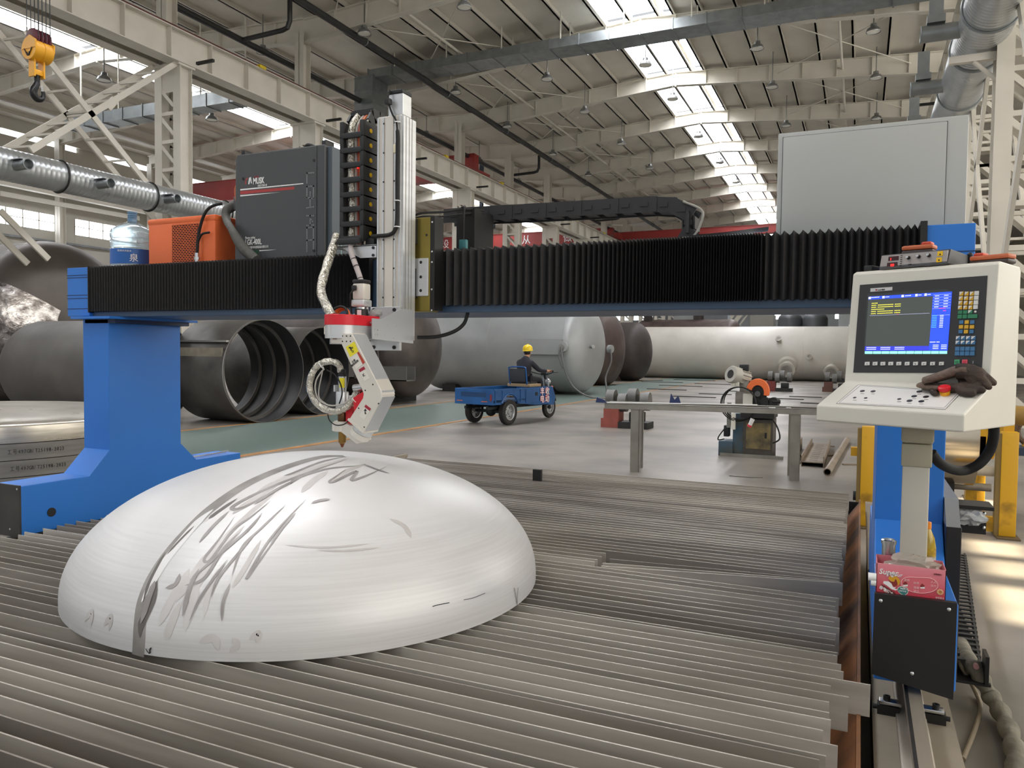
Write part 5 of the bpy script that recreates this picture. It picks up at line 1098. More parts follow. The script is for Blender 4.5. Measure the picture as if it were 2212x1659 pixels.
glove('brown leather work glove with open tan cuff, on top of the other glove', ([tp_(1996, 824, 0.030), tp_(2030, 814, 0.040), tp_(2072, 800, 0.055), tp_(2092, 800, 0.055)], lambda f: (0.034-0.004*f, 0.013+0.006*f)),
      ([tp_(2066, 803, 0.053), tp_(2090, 803, 0.052), tp_(2112, 810, 0.045)], lambda q: 0.027-0.002*q),
      [([tp_(2108, 802, 0.052), tp_(2128, 812, 0.040), tp_(2146, 827, 0.020)], lambda q: 0.0125-0.002*q), ([tp_(2108, 812, 0.048), tp_(2124, 822, 0.034), tp_(2136, 836, 0.017)], lambda q: 0.0125-0.002*q),
       ([tp_(2100, 816, 0.042), tp_(2112, 828, 0.026), tp_(2128, 832, 0.020)], lambda q: 0.0115-0.002*q), ([tp_(2090, 812, 0.044), tp_(2100, 826, 0.028), tp_(2112, 836, 0.018)], lambda q: 0.0115-0.002*q), ([tp_(2085, 800, 0.055), tp_(2100, 794, 0.058), tp_(2112, 800, 0.055)], lambda q: 0.012-0.002*q)])
glove('darker leather work glove with a short cuff, lying flat beside the red stop button', ([tp_(1990, 832, 0.014), tp_(2006, 836, 0.014), tp_(2024, 838, 0.014), tp_(2036, 838, 0.014)], lambda f: (0.026, 0.010)),
      ([tp_(2016, 836, 0.015), tp_(2060, 838, 0.016), tp_(2078, 838, 0.016)], lambda q: 0.0155),
      [([tp_(2072, 842, 0.015), tp_(2085, 847, 0.014), tp_(2100, 849, 0.013)], lambda q: 0.0145-0.0015*q), ([tp_(2074, 834, 0.016), tp_(2098, 837, 0.015), tp_(2120, 842, 0.014)], lambda q: 0.0145-0.0015*q), ([tp_(2072, 828, 0.018), tp_(2090, 829, 0.017), tp_(2106, 834, 0.015)], lambda q: 0.013-0.0015*q),
       ([tp_(2070, 824, 0.02), tp_(2085, 822, 0.02), tp_(2096, 826, 0.018)], lambda q: 0.012-0.0015*q), ([tp_(2018, 838, 0.012), tp_(2014, 844, 0.012), tp_(2020, 850, 0.011)], lambda q: 0.011-0.0015*q)])
# ---- pink carton with a plastic bag, on the right foot
PINK = bpy.data.materials.new('pink_carton'); PINK.use_nodes = True; N = PINK.node_tree.nodes; L = PINK.node_tree.links
tc = N.new('ShaderNodeTexCoord'); s_ = N.new('ShaderNodeSeparateXYZ'); r_ = N.new('ShaderNodeValToRGB'); mr = N.new('ShaderNodeMapRange'); mr.inputs['From Max'].default_value = 0.1
L.new(tc.outputs['Object'], s_.inputs[0]); L.new(s_.outputs['Z'], mr.inputs['Value']); L.new(mr.outputs[0], r_.inputs['Fac']); L.new(r_.outputs['Color'], N['Principled BSDF'].inputs['Base Color'])
r_.color_ramp.elements[0].color = lin('#C4293F'); r_.color_ramp.elements[1].color = lin('#E48C96'); N['Principled BSDF'].inputs['Roughness'].default_value = 0.45
t = thing('drink_carton', 'open pink drink carton standing on the right foot of the gantry', 'carton', (0.167, 2.80, 0.832))
zc0, zc1 = 0.8325, 0.933; x0, x1, y0, y1 = 0.066, 0.264, 2.748, 2.872; th = 0.002
MB().box((x0, y0, zc0), (x1, y0+th, zc1)).box((x0, y1-th, zc0), (x1, y1, zc1)).box((x0, y0, zc0), (x0+th, y1, zc1)).box((x1-th, y0, zc0), (x1, y1, zc1)).box((x0, y0, zc0), (x1, y1, zc0+th)).build('carton_walls', PINK, t, smooth=0)
def cp(px, py, off=0.0008): v = atY(px, py, y0); v.y = y0-off; return v
def z8(x, y): return (1860+x/10.05, 1160+y/10.05)
def cq(name, pts, m_, off=0.0008):
    v = [cp(*z8(*p), off) for p in pts]; k = len(v); return MB().add(v+[q+Vector((0, 0.0006, 0)) for q in v], [tuple(range(k)), tuple(range(2*k-1, k-1, -1))]+[(i, (i+1)%k, (i+1)%k+k, i+k) for i in range(k)]).build(name, m_, t, smooth=0)
dx8 = (cp(*z8(1800, 760))-cp(*z8(400, 600))).normalized()
def ct(s, x, y, size, m_, **k): v = cp(*z8(x, y), 0.0016); return text(s, size, m_, t, v, right=k.pop('right', (1, 0, 0.0)), **k)
ct('Super', 385, 790, 0.024, WHT, shear=0.15, bold=0.0004); ct('vigour', 570, 830, 0.017, WHT, shear=0.15, bold=0.0002)
cq('yellow_shape', [(590, 900), (620, 850), (700, 835), (790, 870), (850, 940), (840, 1010), (800, 1060), (790, 1000), (770, 930), (740, 910), (720, 970), (650, 960)], mat('golden_print', '#D8A020', 0.5))
cq('brown_shape', [(590, 930), (650, 965), (720, 975), (745, 915), (790, 930), (800, 1000), (770, 1060), (700, 1080), (630, 1000)], mat('brown_print', '#8A2E28', 0.5), 0.0006)
cq('cream_shape', [(490, 955), (600, 960), (660, 1010), (700, 1090), (760, 1090), (720, 1120), (790, 1130), (760, 1160), (660, 1130), (560, 1050), (480, 1000)], WHT, 0.0012)
cq('maroon_shape', [(430, 1020), (520, 1060), (620, 1130), (740, 1200), (745, 1245), (620, 1220), (470, 1090)], mat('maroon_print', '#6E2A28', 0.5), 0.0007)
ct('谷物活力', 385, 1095, 0.0115, WHT, right=(0.8, 0, -0.42), up=(0.42, 0, 0.8), bold=0.0004)
ctr = (1268, 1030); bean = []
for k in range(48):
    a = 2*PI*k/48; rx, ry = 400, 195; q = 1-0.28*max(0, math.cos(a-4.6))**4; bean.append((ctr[0]+rx*math.cos(a), ctr[1]+ry*math.sin(a)*q+30*math.cos(a)-10))
bm_ = [cp(*z8(*p), 0.0014) for p in bean]
MB().tube(bm_+[bm_[0]], 0.0009, 6).build('bean_outline', mat('pale_pink_print', '#F4C4C4', 0.5), t)
cq('bean_window', bean, mat('pink_window', '#D86A74', 0.4), 0.0010)
for x, y, s in ((930, 950, '营养'), (1135, 1010, '谷物'), (1135, 1110, '健康'), (1135, 1190, '活力'), (1510, 990, '人人'), (1510, 1070, '谷力')): ct(s, x, y, 0.0082, MATS['pale_pink_print'])
for x, y in ((980, 1030), (1350, 1080)): cq('cup_print', [(x-70, y-30), (x-20, y-70), (x+30, y-25), (x+20, y+30), (x-60, y+20)], MATS['brown_print'], 0.0014); cq('cup_print', [(x-75, y+10), (x+35, y), (x+30, y+40), (x-60, y+35)], WHT, 0.0017)
cq('green_badge', [(785, 1150), (800, 1090), (860, 1065), (940, 1070), (1010, 1110), (1030, 1170), (1010, 1230), (940, 1275), (880, 1250), (820, 1210)], mat('badge_rim', '#D8D4CC', 0.5), 0.0014); cq('green_badge', [(797, 1150), (812, 1100), (865, 1078), (935, 1083), (1000, 1118), (1016, 1170), (998, 1220), (940, 1258), (885, 1238), (830, 1200)], mat('teal_print', '#3F7F7A', 0.5), 0.0018)
ct('New', 850, 1125, 0.0070, WHT, bold=0.0002); ct('营养早餐', 825, 1175, 0.0052, WHT)
q = cp(*z8(1715, 1195), 0.0014); MB().torus(q, 0.0068, 0.0026, (0, 1, 0), 20, 6).build('gold_seal', mat('gold_print', '#D8A87A', 0.5), t); MB().cyl(q, q+Vector((0, 0.001, 0)), 0.004, n=14).build('gold_seal', mat('gold_print_dark', '#C88A50', 0.5), t)
ct('植物蛋白', 1610, 1325, 0.0062, MATS['pale_pink_print']); ct('净含量: 250毫升X10', 1330, 1345, 0.0062, MATS['pale_pink_print'], right=(1, 0, 0)); ct('谷物活力', 1575, 815, 0.0056, mat('dark_red_print', '#6A1824', 0.5))
BAGM = mat('clear_crumpled_film', '#DAD2C4', 0.2, trans=0.55, alpha=0.75)
def bag(name, label, c, r, sc_, seed, m_=BAGM):
    b = bmesh.new(); bmesh.ops.create_icosphere(b, subdivisions=3, radius=1); rs = random.Random(seed)
    import mathutils
    for v in b.verts:
        n_ = mathutils.noise.noise(v.co*2.3+Vector((seed, 0, 0)))*0.5+mathutils.noise.noise(v.co*5+Vector((0, seed, 0)))*0.3
        v.co = Vector((v.co.x*sc_[0], v.co.y*sc_[1], v.co.z*sc_[2]))*r*(1+n_)
    m = MB(); m.bm(b); m.v = [v+Vector(c) for v in m.v]
    return tag(m.build(name, m_, smooth=0.35), label, 'bag')
bag('plastic_bag', 'crumpled clear plastic bag bulging out of the pink carton', (0.172, 2.80, 0.925), 0.06, (1.15, 0.5, 0.55), 3)
# bottle and steel socket behind the post
t = thing('drink_bottle', 'small plastic bottle of yellow drink with an orange cap behind the post', 'bottle', (0.228, 2.97, 0.84))
B0 = Vector((0.222, 2.965, 0.836))
MB().lathe([(0.026, 0), (0.030, 0.006), (0.030, 0.05), (0.027, 0.055), (0.030, 0.062), (0.030, 0.12), (0.025, 0.15), (0.014, 0.178), (0.012, 0.182)], B0, n=24).build('bottle_body', mat('yellow_drink', '#C8A93A', 0.15, 0, 0.25, 30, trans=0.2), t, smooth=1.0)
MB().lathe([(0.0305, 0.065), (0.0305, 0.118)], B0, n=24, cap=False).build('bottle_wrap', mat('yellow_wrap', '#D8B020', 0.4, 0, 0, 40, '#7A5A1A'), t)
MB().lathe([(0.014, 0.182), (0.014, 0.203), (0.012, 0.205)], B0, n=20).build('bottle_cap', mat('orange_cap', '#E88A20', 0.4), t)
t = tag(MB().lathe([(0.021, 0), (0.021, 0.13), (0.024, 0.13), (0.024, 0.142), (0.018, 0.145), (0.016, 0.13)], (0.105, 2.905, 0.836), n=24).build('steel_socket', CHROME), 'shiny steel tube socket standing left of the console post', 'tube')
tag(MB().lathe([(0.021, 0), (0.021, 0.10), (0.018, 0.10)], (0.225, 2.90, 0.836), n=24).build('steel_socket', CHROME), 'shiny short steel tube right of the console post', 'tube')
t = tag(MB().cyl((0.042, 2.75, 0.885), (0.066, 2.75, 0.885), 0.013, n=16).cyl((0.050, 2.75, 0.868), (0.066, 2.75, 0.868), 0.012, n=16).build('white_knob', WHITE), 'white round knobs at the left edge of the pink carton', 'knob')
# drive motor box behind the right foot
t = thing('drive_box', 'black drive box with a grey sloped top beside the right gantry column', 'drive box', (0.33, 3.4, 0.42))
MB().box((0.302, 3.20, 0.42), (0.352, 3.95, 0.985)).build('box_body', BLACK_STEEL, t, smooth=0, bevel=0.003)
MB().prism([(3.20, 0.985), (3.30, 1.075), (3.9, 1.075), (3.9, 0.985)], 'x', 0.302, 0.348).build('box_top', mat('grey_sloped_cover', '#8E9092', 0.45), t, smooth=0)
t = thing('cable_carrier', 'black cable carrier bracket with a crumpled plastic bag beside the drive box', 'bracket', (0.45, 3.9, 0.9))
MB().box((0.352, 3.75, 0.86), (0.50, 3.95, 0.93)).box((0.36, 3.70, 0.97), (0.52, 3.85, 0.985)).box((0.352, 3.75, 0.93), (0.38, 3.95, 0.985)).build('carrier_bracket', BLACK_STEEL, t, smooth=0)
for z in (0.89, 0.95): MB().sphere((0.49, 3.745, z), 0.008, n=10).build('screw', SCREW, t)
bag('plastic_bag', 'small white crumpled plastic bag stuck on the black bracket right of the column', (0.44, 3.72, 0.935), 0.055, (1.0, 0.45, 0.6), 9, mat('white_film', '#D8DADA', 0.3, trans=0.3))
# floor cable chain and grey hose
t = thing('floor_cable_chain', 'black cable chain lying along the floor beside the rail', 'cable chain', (0.5, 5, 0))
for i in range(30):
    y = 4.06+0.075*i; xx = 0.49+0.006*i
    m = MB(); m.box((xx-0.055, y, 0.15), (xx-0.045, y+0.07, 0.21)).build('chain_side', CHB, t, smooth=0); MB().box((xx+0.045, y, 0.15), (xx+0.055, y+0.07, 0.21)).build('chain_side', CHB, t, smooth=0); MB().box((xx-0.045, y, 0.202), (xx+0.045, y+0.03, 0.21)).build('chain_bar', CHB, t, smooth=0)
MB().box((0.415, 3.98, 0.128), (0.572, 8.0, 0.14)).build('chain_tray', DARK_STEEL, t, smooth=0)
for y in (5.2, 6.6, 7.8): MB().box((0.43, y, 0), (0.55, y+0.05, 0.128)).build('tray_foot', DARK_STEEL, t, smooth=0)
MB().box((0.418, 3.96, 0.14), (0.432, 4.07, 0.27)).build('chain_end', BLACK_STEEL, t, smooth=0); MB().box((0.545, 3.96, 0.14), (0.56, 4.07, 0.27)).build('chain_end', BLACK_STEEL, t, smooth=0)
HOSE = mat('grey_fabric_hose', '#8C8778', 0.8, 0, 0, 8, '#6A665A', bump=0.8, bscale=14)
P_ = [Vector((0.49, 4.35, 0.185)), Vector((0.50, 4.1, 0.19))]+[atZ(a, b, z) for a, b, z in ((2110, 1452, 0.17), (2138, 1500, 0.08), (2165, 1545, 0.045), (2187, 1600, 0.045), (2196, 1659, 0.045), (2190, 1760, 0.045))]
o = tag(MB().tube(P_, lambda q: 0.036+0.006*math.sin(q*60)*min(1, q*3), 16, 10).build('fabric_hose', HOSE), 'wrinkled grey fabric cable sleeve snaking over the floor from the cable chain', 'hose')
P_ = [Vector((0.455, 4.3, 0.18)), Vector((0.46, 4.08, 0.18))]+[atZ(a, b, z) for a, b, z in ((2092, 1465, 0.12), (2110, 1500, 0.02), (2118, 1530, 0.012), (2105, 1580, 0.012), (2080, 1640, 0.012))]
tag(MB().tube(P_, 0.010, 10, 8).build('thin_hose', mat('dusty_thin_hose', '#8A7E6A', 0.7), ), 'thin dusty hose curving on the floor next to the grey sleeve', 'hose')
MB().tube([Vector((0.51, 4.3, 0.2)), Vector((0.515, 4.0, 0.205))], 0.012, 10).build('pink_cable', mat('pink_cable', '#B98A8A', 0.5), o)
# yellow pipe stand with steel drum
YP = mat('worn_yellow_paint', '#D2A01E', 0.5, 0, 0, 5, '#9A741C', detail=8, lo=0.3, hi=0.45)
def stand(name, label, x, y, h, w_=0.13, base=True, top=None):
    t = thing(name, label, 'stand post', (x, y, 0))
    MB().box((x-w_/2, y-0.06, 0.012), (x+w_/2, y+0.06, h), 0.008).build('post', YP, t)
    MB().box((x-w_*0.7, y-0.15, 0), (x+w_*0.7, y+0.4, 0.012)).build('foot_plate', mat('brown_foot_plate', '#5A4A30', 0.6), t, smooth=0)
    MB().box((x-w_/2-0.035, y-0.05, 0.012), (x-w_/2, y+0.05, h*0.98)).build('post_side', mat('dark_yellow_brown', '#7A6434', 0.6), t, smooth=0)
    return t
t = stand('yellow_stand', 'worn yellow steel post in front of the right edge of the stand', 1.235, 8.1, 0.95, 0.13)
MB().box((0.93, 8.12, 0.03), (1.14, 8.2, 0.16)).build('cross_member', YP, t, smooth=0)
MB().box((1.19, 8.1, 0.95), (1.27, 8.2, 1.02)).build('post_head', YP, t, smooth=0)
MB().cyl((1.0, 8.35, 1.08), (1.9, 8.3, 1.08), 0.09, n=20).build('roller_pipe', mat('rusty_yellow_pipe', '#A88440', 0.5, 0, 0.3, 6), t)
t = stand('yellow_stand', 'worn yellow steel post left of the blue column beyond the slats', 0.09, 7.98, 0.95, 0.12)
MB().box((-0.06, 7.99, 0.66), (0.03, 8.08, 0.74)).build('cross_member', YP, t, smooth=0)
MB().cyl((-0.03, 8.0, 0.28), (0.15, 8.0, 0.28), 0.045, n=16).build('roller_shaft', DARK_STEEL, t)
t = stand('yellow_stand', 'sunlit yellow tapered post behind the polished drum', 1.22, 9.9, 0.75, 0.14)
MB().prism([(1.08, 0.5), (1.36, 0.5), (1.5, 1.1), (1.3, 1.1)], 'y', 9.84, 9.9).build('post_gusset', YP, t, smooth=0)
t = thing('polished_drum', 'polished stainless steel drum lying across behind the blue column', 'drum', (0.65, 9.0, 0.3))
MB().lathe([(0.5, 0), (0.5, 0.86)], (0.2, 9.0, 0.82), (1, 0, 0), 48).build('drum_shell', mat('polished_stainless', '#D8CBB4', 0.18, 0.95, 0.08, 3), t, smooth=0.8)
MB().lathe([(0.04, 0), (0.04, 0.95)], (0.3, 9.15, 0.28), (1, 0, 0), 16).build('support_shaft', RAILS, t)
MB().box((0.4, 8.9, 0), (0.9, 9.1, 0.33)).build('drum_cradle', DARK_STEEL, t, smooth=0)
t = thing('roller_shaft', 'pale roller shaft with a flange between the yellow posts', 'shaft', (1.1, 9.4, 0.4))
MB().cyl((0.95, 9.4, 0.42), (1.32, 9.4, 0.42), 0.055, n=20).build('shaft', mat('pale_roller', '#CFC8B8', 0.5), t)
MB().cyl((1.33, 9.4, 0.42), (1.37, 9.4, 0.42), 0.11, n=20).build('flange', DARK_STEEL, t)
MB().box((1.05, 9.33, 0), (1.15, 9.47, 0.37)).build('shaft_stand', YP, t, smooth=0)
t = thing('vice_stand', 'dark blue bench with rusty round parts at the far right edge', 'bench', (1.65, 9.35, 0))
MB().box((1.38, 9.2, 0.62), (1.95, 9.55, 0.70)).build('bench_top', mat('dark_blue_bench', '#2C3E52', 0.6), t, smooth=0)
for x in (1.46, 1.86):
    MB().box((x-0.04, 9.3, 0), (x+0.04, 9.38, 0.62)).build('leg', mat('brown_steel', '#5A4632', 0.6), t, smooth=0)
MB().torus((1.62, 9.35, 0.86), 0.13, 0.03, (0.3, 1, 0), 24, 8).build('ring', MATS['brown_steel'], t); MB().box((1.55, 9.27, 0.70), (1.70, 9.45, 0.745)).build('ring_holder', YP, t, smooth=0)
# =================================================================== tanks, tricycle, saw and the rest of the hall floor
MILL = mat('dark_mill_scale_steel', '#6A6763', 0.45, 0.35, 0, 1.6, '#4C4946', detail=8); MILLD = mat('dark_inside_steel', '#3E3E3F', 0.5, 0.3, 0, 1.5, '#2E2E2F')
BROWN = mat('brown_primer_steel', '#5E4E48', 0.6, 0.1, 0, 1.2, '#473B37'); GREYT = mat('grey_tank_paint', '#A6A8A8', 0.38, 0.1, 0, 0.8, '#979A99'); WHITET = mat('pale_tank_paint', '#CFCAC0', 0.4, 0, 0, 0.6, '#C0BBB1')
WELD = mat('bright_weld_seam', '#A8A6A2', 0.35, 0.7)
def headprof(R, n=14, k=0.5): return [(R*math.cos(a), R*k*math.sin(a)) for a in [PI/2*i/n for i in range(n+1)]]
def tank(name, label, xe, y, R, L_, m_, zc=None, right='head', left='head', seams=(), k=0.5, cat='tank', rz=0.0):
    zc = R if zc is None else zc
    t = thing(name, label, cat, (xe, y, 0), rz, world=False); o = (0, 0, zc); ax = (1, 0, 0)
    sh = [(R, -L_), (R, 0)]
    if right == 'open' and left == 'open': sh = [(R-0.025, -L_), (R, -L_), (R, 0), (R-0.025, 0)]
    ob = MB().lathe(sh if 'open' not in (right,) else [(R-0.02, -L_), (R, -L_), (R, 0), (R-0.02, 0)], o, ax, 72, cap=False); ob.build('shell', m_, t, smooth=0.5)
    if right == 'open':
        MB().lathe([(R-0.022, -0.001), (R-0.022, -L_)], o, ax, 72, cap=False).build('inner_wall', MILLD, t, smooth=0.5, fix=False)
        for q in (0.25, 0.5, 0.78): MB().lathe([(R-0.022, -L_*q), (R-0.10, -L_*q), (R-0.10, -L_*q-0.02), (R-0.022, -L_*q-0.02)], o, ax, 64, cap=False).build('stiffening_ring', MILL, t, smooth=0.5)
    if right == 'head': MB().lathe([(r, h) for r, h in headprof(R, k=k)], o, ax, 64, cap=False).build('end_head', m_, t, smooth=1.0)
    if left == 'head': MB().lathe([(r, -L_-h) for r, h in headprof(R, k=k)], o, ax, 64, cap=False).build('end_head', m_, t, smooth=1.0)
    if right == 'flat': MB().lathe([(R+0.12, 0), (R+0.12, 0.12), (0, 0.12)], o, ax, 64).build('end_flange', m_, t, smooth=0.5)
    for s in seams: MB().lathe([(R+0.003, s-0.015), (R+0.008, s), (R+0.003, s+0.015)], o, ax, 72, cap=False).build('weld_seam', WELD if m_ is not WHITET and m_ is not GREYT else m_, t, smooth=0.5)
    return t, zc
def nozzle(t, x, ang, R, zc, r, h, m_, name='nozzle'):
    d = Vector((0, -math.sin(ang), math.cos(ang))); c = Vector((x, 0, zc))
    MB().cyl(c+d*(R-0.06), c+d*(R+h), r, n=20).cyl(c+d*(R+h-0.06), c+d*(R+h), r*1.5, n=24).build(name, m_, t)
def wood(x, y, lx, ly, h): pass
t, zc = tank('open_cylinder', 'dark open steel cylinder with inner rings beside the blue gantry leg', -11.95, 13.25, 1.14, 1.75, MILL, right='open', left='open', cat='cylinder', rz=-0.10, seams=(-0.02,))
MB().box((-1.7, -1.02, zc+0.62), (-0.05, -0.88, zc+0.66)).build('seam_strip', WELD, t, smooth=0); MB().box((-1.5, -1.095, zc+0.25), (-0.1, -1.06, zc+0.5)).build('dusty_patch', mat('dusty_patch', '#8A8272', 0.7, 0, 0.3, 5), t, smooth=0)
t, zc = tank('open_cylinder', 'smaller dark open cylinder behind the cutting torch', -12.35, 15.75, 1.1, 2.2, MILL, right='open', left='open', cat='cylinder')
t, zc = tank('closed_cylinder', 'dark grey cylinder with a domed far end behind the blue leg', -13.9, 12.0, 1.11, 3.5, mat('grey_brown_rolled_steel', '#6A6763', 0.5, 0.3, 0, 1.0, '#585552'), right='open', left='head', k=0.35, cat='cylinder')
t, zc = tank('big_vessel', 'huge dark vessel with a shiny foil-covered head at the far left', -19.6, 13.75, 2.2, 6.5, mat('dull_brown_vessel_steel', '#6B645E', 0.5, 0.3, 0, 0.8, '#524D49'), seams=(-0.02,))
FOILW = mat('crumpled_silver_foil', '#C8C4C2', 0.25, 0.9, 0, 3.0, '#6E6866', bump=1.0, bscale=6, lo=0.4, hi=0.6)
m = MB()
def hp(u, v):  # patch on the head
    a = math.radians(150+75*u); q = math.radians(6+66*v); r, h = 2.205*math.cos(q), 1.106*math.sin(q)
    return Vector((h, r*math.sin(a)*1.0 if False else -r*math.cos(a-PI/2)*0+r*math.cos(a), zc+r*math.sin(a)*-1+0)) if False else Vector((h+0.004, r*math.cos(a), zc+r*math.sin(a)))
m.grid(lambda u, v: hp(u*0.78, v), 26, 14); m.build('foil_patch', FOILW, t, smooth=1.0)
q = math.radians(14); m = MB().bar((1.106*math.sin(q), 2.2*math.cos(q)*math.cos(math.radians(182)), zc-0.08), (1.106*math.sin(math.radians(45)), 2.2*math.cos(math.radians(45))*math.cos(math.radians(215)), zc-0.98), 0.03, 0.09); m.build('chalk_stripe', WHT, t, smooth=0)
for x in (-5.0, -1.5): MB().box((x-0.3, -1.3, 0), (x+0.3, 1.3, 0.35)).build('saddle', DARK_STEEL, t, smooth=0)
t, zc = tank('dark_vessel', 'dark brownish vessel with a domed head and open channel brackets behind the slide tower', -12.95, 20.7, 1.62, 4.2, mat('brown_black_vessel', '#5C5450', 0.42, 0.35, 0, 1.4, '#453F3C'), zc=1.78, seams=(-0.02,))
for x, y, z, w_ in ((0.25, -1.25, 0.75, 0.8), (-1.6, -1.35, 0.8, 0.9)):
    MB().box((x-w_, y-0.5, z), (x+w_, y, z+0.03)).box((x-w_, y-0.5, z), (x+w_, y-0.47, z+0.42)).box((x-w_, y-0.03, z), (x+w_, y, z+0.42)).build('channel_bracket', mat('grey_bracket_steel', '#6A6864', 0.5, 0.3), t, smooth=0)
m = MB()
for k in range(9):
    a = math.radians(-35+k*6); m.bar((-0.2-0.1*k, -1.63*math.cos(a), zc+1.63*math.sin(a)), (0.05-0.1*k, -1.63*math.cos(a+0.14), zc+1.63*math.sin(a+0.14)), 0.012, 0.02)
o = m.build('chalk_marks', WHT, t, smooth=0); o['kind'] = 'stuff'
for x in (-3.4, -0.6): MB().box((x-0.25, -1.1, 0), (x+0.25, 1.1, 0.3)).build('saddle', DARK_STEEL, t, smooth=0)
t, zc = tank('grey_vessel', 'grey painted vessel with lifting lugs and hanging slings behind the tricycle', -10.15, 28.9, 1.82, 6.1, GREYT, zc=1.86, seams=(-0.02, -3.2))
MB().box((-1.55, -1.92, zc-0.30), (0.0, -1.84, zc+0.28)).build('lug_plate', GREYT, t, smooth=0); MB().cyl((0.02, -2.0, zc), (0.02, -1.80, zc), 0.2, n=24).build('lug', GREYT, t); MB().cyl((0.02, -2.10, zc), (0.02, -2.0, zc), 0.1, n=16).build('lug_pin', WELD, t)
MB().cyl((0.78, -0.9, zc+0.02), (0.93, -1.05, zc+0.02), 0.07, n=14).build('nozzle', GREYT, t); MB().cyl((0.98, 0.75, zc-0.05), (1.12, 0.7, zc-0.05), 0.16, n=18).build('lug', GREYT, t)
MB().cyl((-4.9, -1.72, zc+0.55), (-4.9, -1.86, zc+0.58), 0.09, n=14).build('nozzle', GREYT, t)
for x in (-5.2, -1.0): MB().box((x-0.3, -1.2, 0), (x+0.3, 1.2, 0.3)).build('saddle', DARK_STEEL, t, smooth=0)
SLING = mat('grey_wire_sling', '#6E6E6C', 0.6, 0.3)
b0 = Vector((-10.13, 26.8, 1.84))
tag(MB().tube([b0, b0+Vector((0.10, -0.06, -0.5)), b0+Vector((0.25, -0.06, -1.0)), b0+Vector((0.6, -0.1, -1.5)), b0+Vector((1.3, -0.3, -1.8)), b0+Vector((2.4, -0.6, -1.815))], 0.03, 8, 8).tube([b0, b0+Vector((-0.06, -0.06, -0.35)), b0+Vector((0.10, -0.06, -0.8))], 0.026, 8, 8).build('wire_sling', SLING), 'wire sling hanging from the side lug of the grey vessel down to the floor', 'sling')
b0 = Vector((-9.05, 29.5, 1.8))
tag(MB().tube([b0, b0+Vector((0.05, -0.05, -0.5)), b0+Vector((-0.15, -0.1, -1.1)), b0+Vector((-0.05, -0.3, -1.5)), b0+Vector((0.0, -0.4, -1.77))], 0.035, 8, 8).build('wire_sling', SLING), 'wire sling hanging at the round end of the grey vessel', 'sling')
t, zc = tank('brown_vessel', 'brown primed vessel whose round end shows behind the grey vessel', -11.95, 38.2, 1.9, 5.6, BROWN, k=0.45)
t, zc = tank('brown_vessel', 'dark brown vessel between the grey vessel and the long pale one', -12.55, 46.0, 1.78, 3.8, mat('dark_brown_vessel', '#4A413D', 0.6, 0.1, 0, 1.2, '#3C3532'), k=0.55)
for x in (-1.0, -3.4): MB().box((x-0.3, -1.9, 0), (x+0.3, -0.3, 0.45)).build('saddle', BROWN, t, smooth=0)
t, zc = tank('pale_vessel', 'long pale painted vessel with a flanged end lying across the hall', -0.75, 54.0, 1.78, 13.2, WHITET, right='flat', left='head', k=0.3, seams=(-2.6, -8.4))
for k in range(20):
    a = 2*PI*k/20; MB().box((0.12, 1.84*math.cos(a)-0.06, zc+1.84*math.sin(a)-0.06), (0.22, 1.84*math.cos(a)+0.06, zc+1.84*math.sin(a)+0.06)).build('flange_bolt', WHITET, t, smooth=0)
nozzle(t, -3.5, math.radians(115), 1.78, zc, 0.34, 0.7, WHITET, 'manhole'); MB().cyl((-3.5, -1.60, zc-0.74), (-3.5, -1.70, zc-0.79), 0.62, 0.5, n=28).build('manhole_pad', WHITET, t); nozzle(t, -4.1, math.radians(62), 1.78, zc, 0.13, 0.3, WHITET); nozzle(t, -2.2, math.radians(95), 1.78, zc, 0.12, 0.2, WHITET); nozzle(t, -0.9, math.radians(120), 1.78, zc, 0.3, 0.5, WHITET)
t, zc = tank('brown_vessel', 'long brown vessel with nozzles on top, far behind the pale vessel', -9.5, 63.5, 2.25, 7.0, BROWN, k=0.45)
nozzle(t, -2.6, 0.0, 2.25, zc, 0.42, 0.75, mat('dark_nozzle', '#3E3734', 0.6)); nozzle(t, -6.6, 0.25, 2.25, zc, 0.36, 0.75, MATS['dark_nozzle'])
for px, R in ((1707, 1.08), (1761, 1.08)):
    p = atY(px, 690, 76); t = thing('upright_tank', 'dark upright tank with a domed top, %s of the far pair behind the pale vessel' % ('first' if px < 1720 else 'second'), 'tank', (p.x, 76, 0))
    MB().lathe([(R, 0), (R, 5.0)]+[(R*math.cos(a), 5.0+0.7*math.sin(a)) for a in [PI/2*i/8 for i in range(1, 9)]], (p.x, 76, 0), n=32).build('tank_shell', mat('dark_grey_tank', '#55585A', 0.5, 0.2), t)
    MB().cyl((p.x, 76, 5.6), (p.x, 76, 5.95), 0.15, n=12).build('nozzle', MATS['dark_grey_tank'], t)
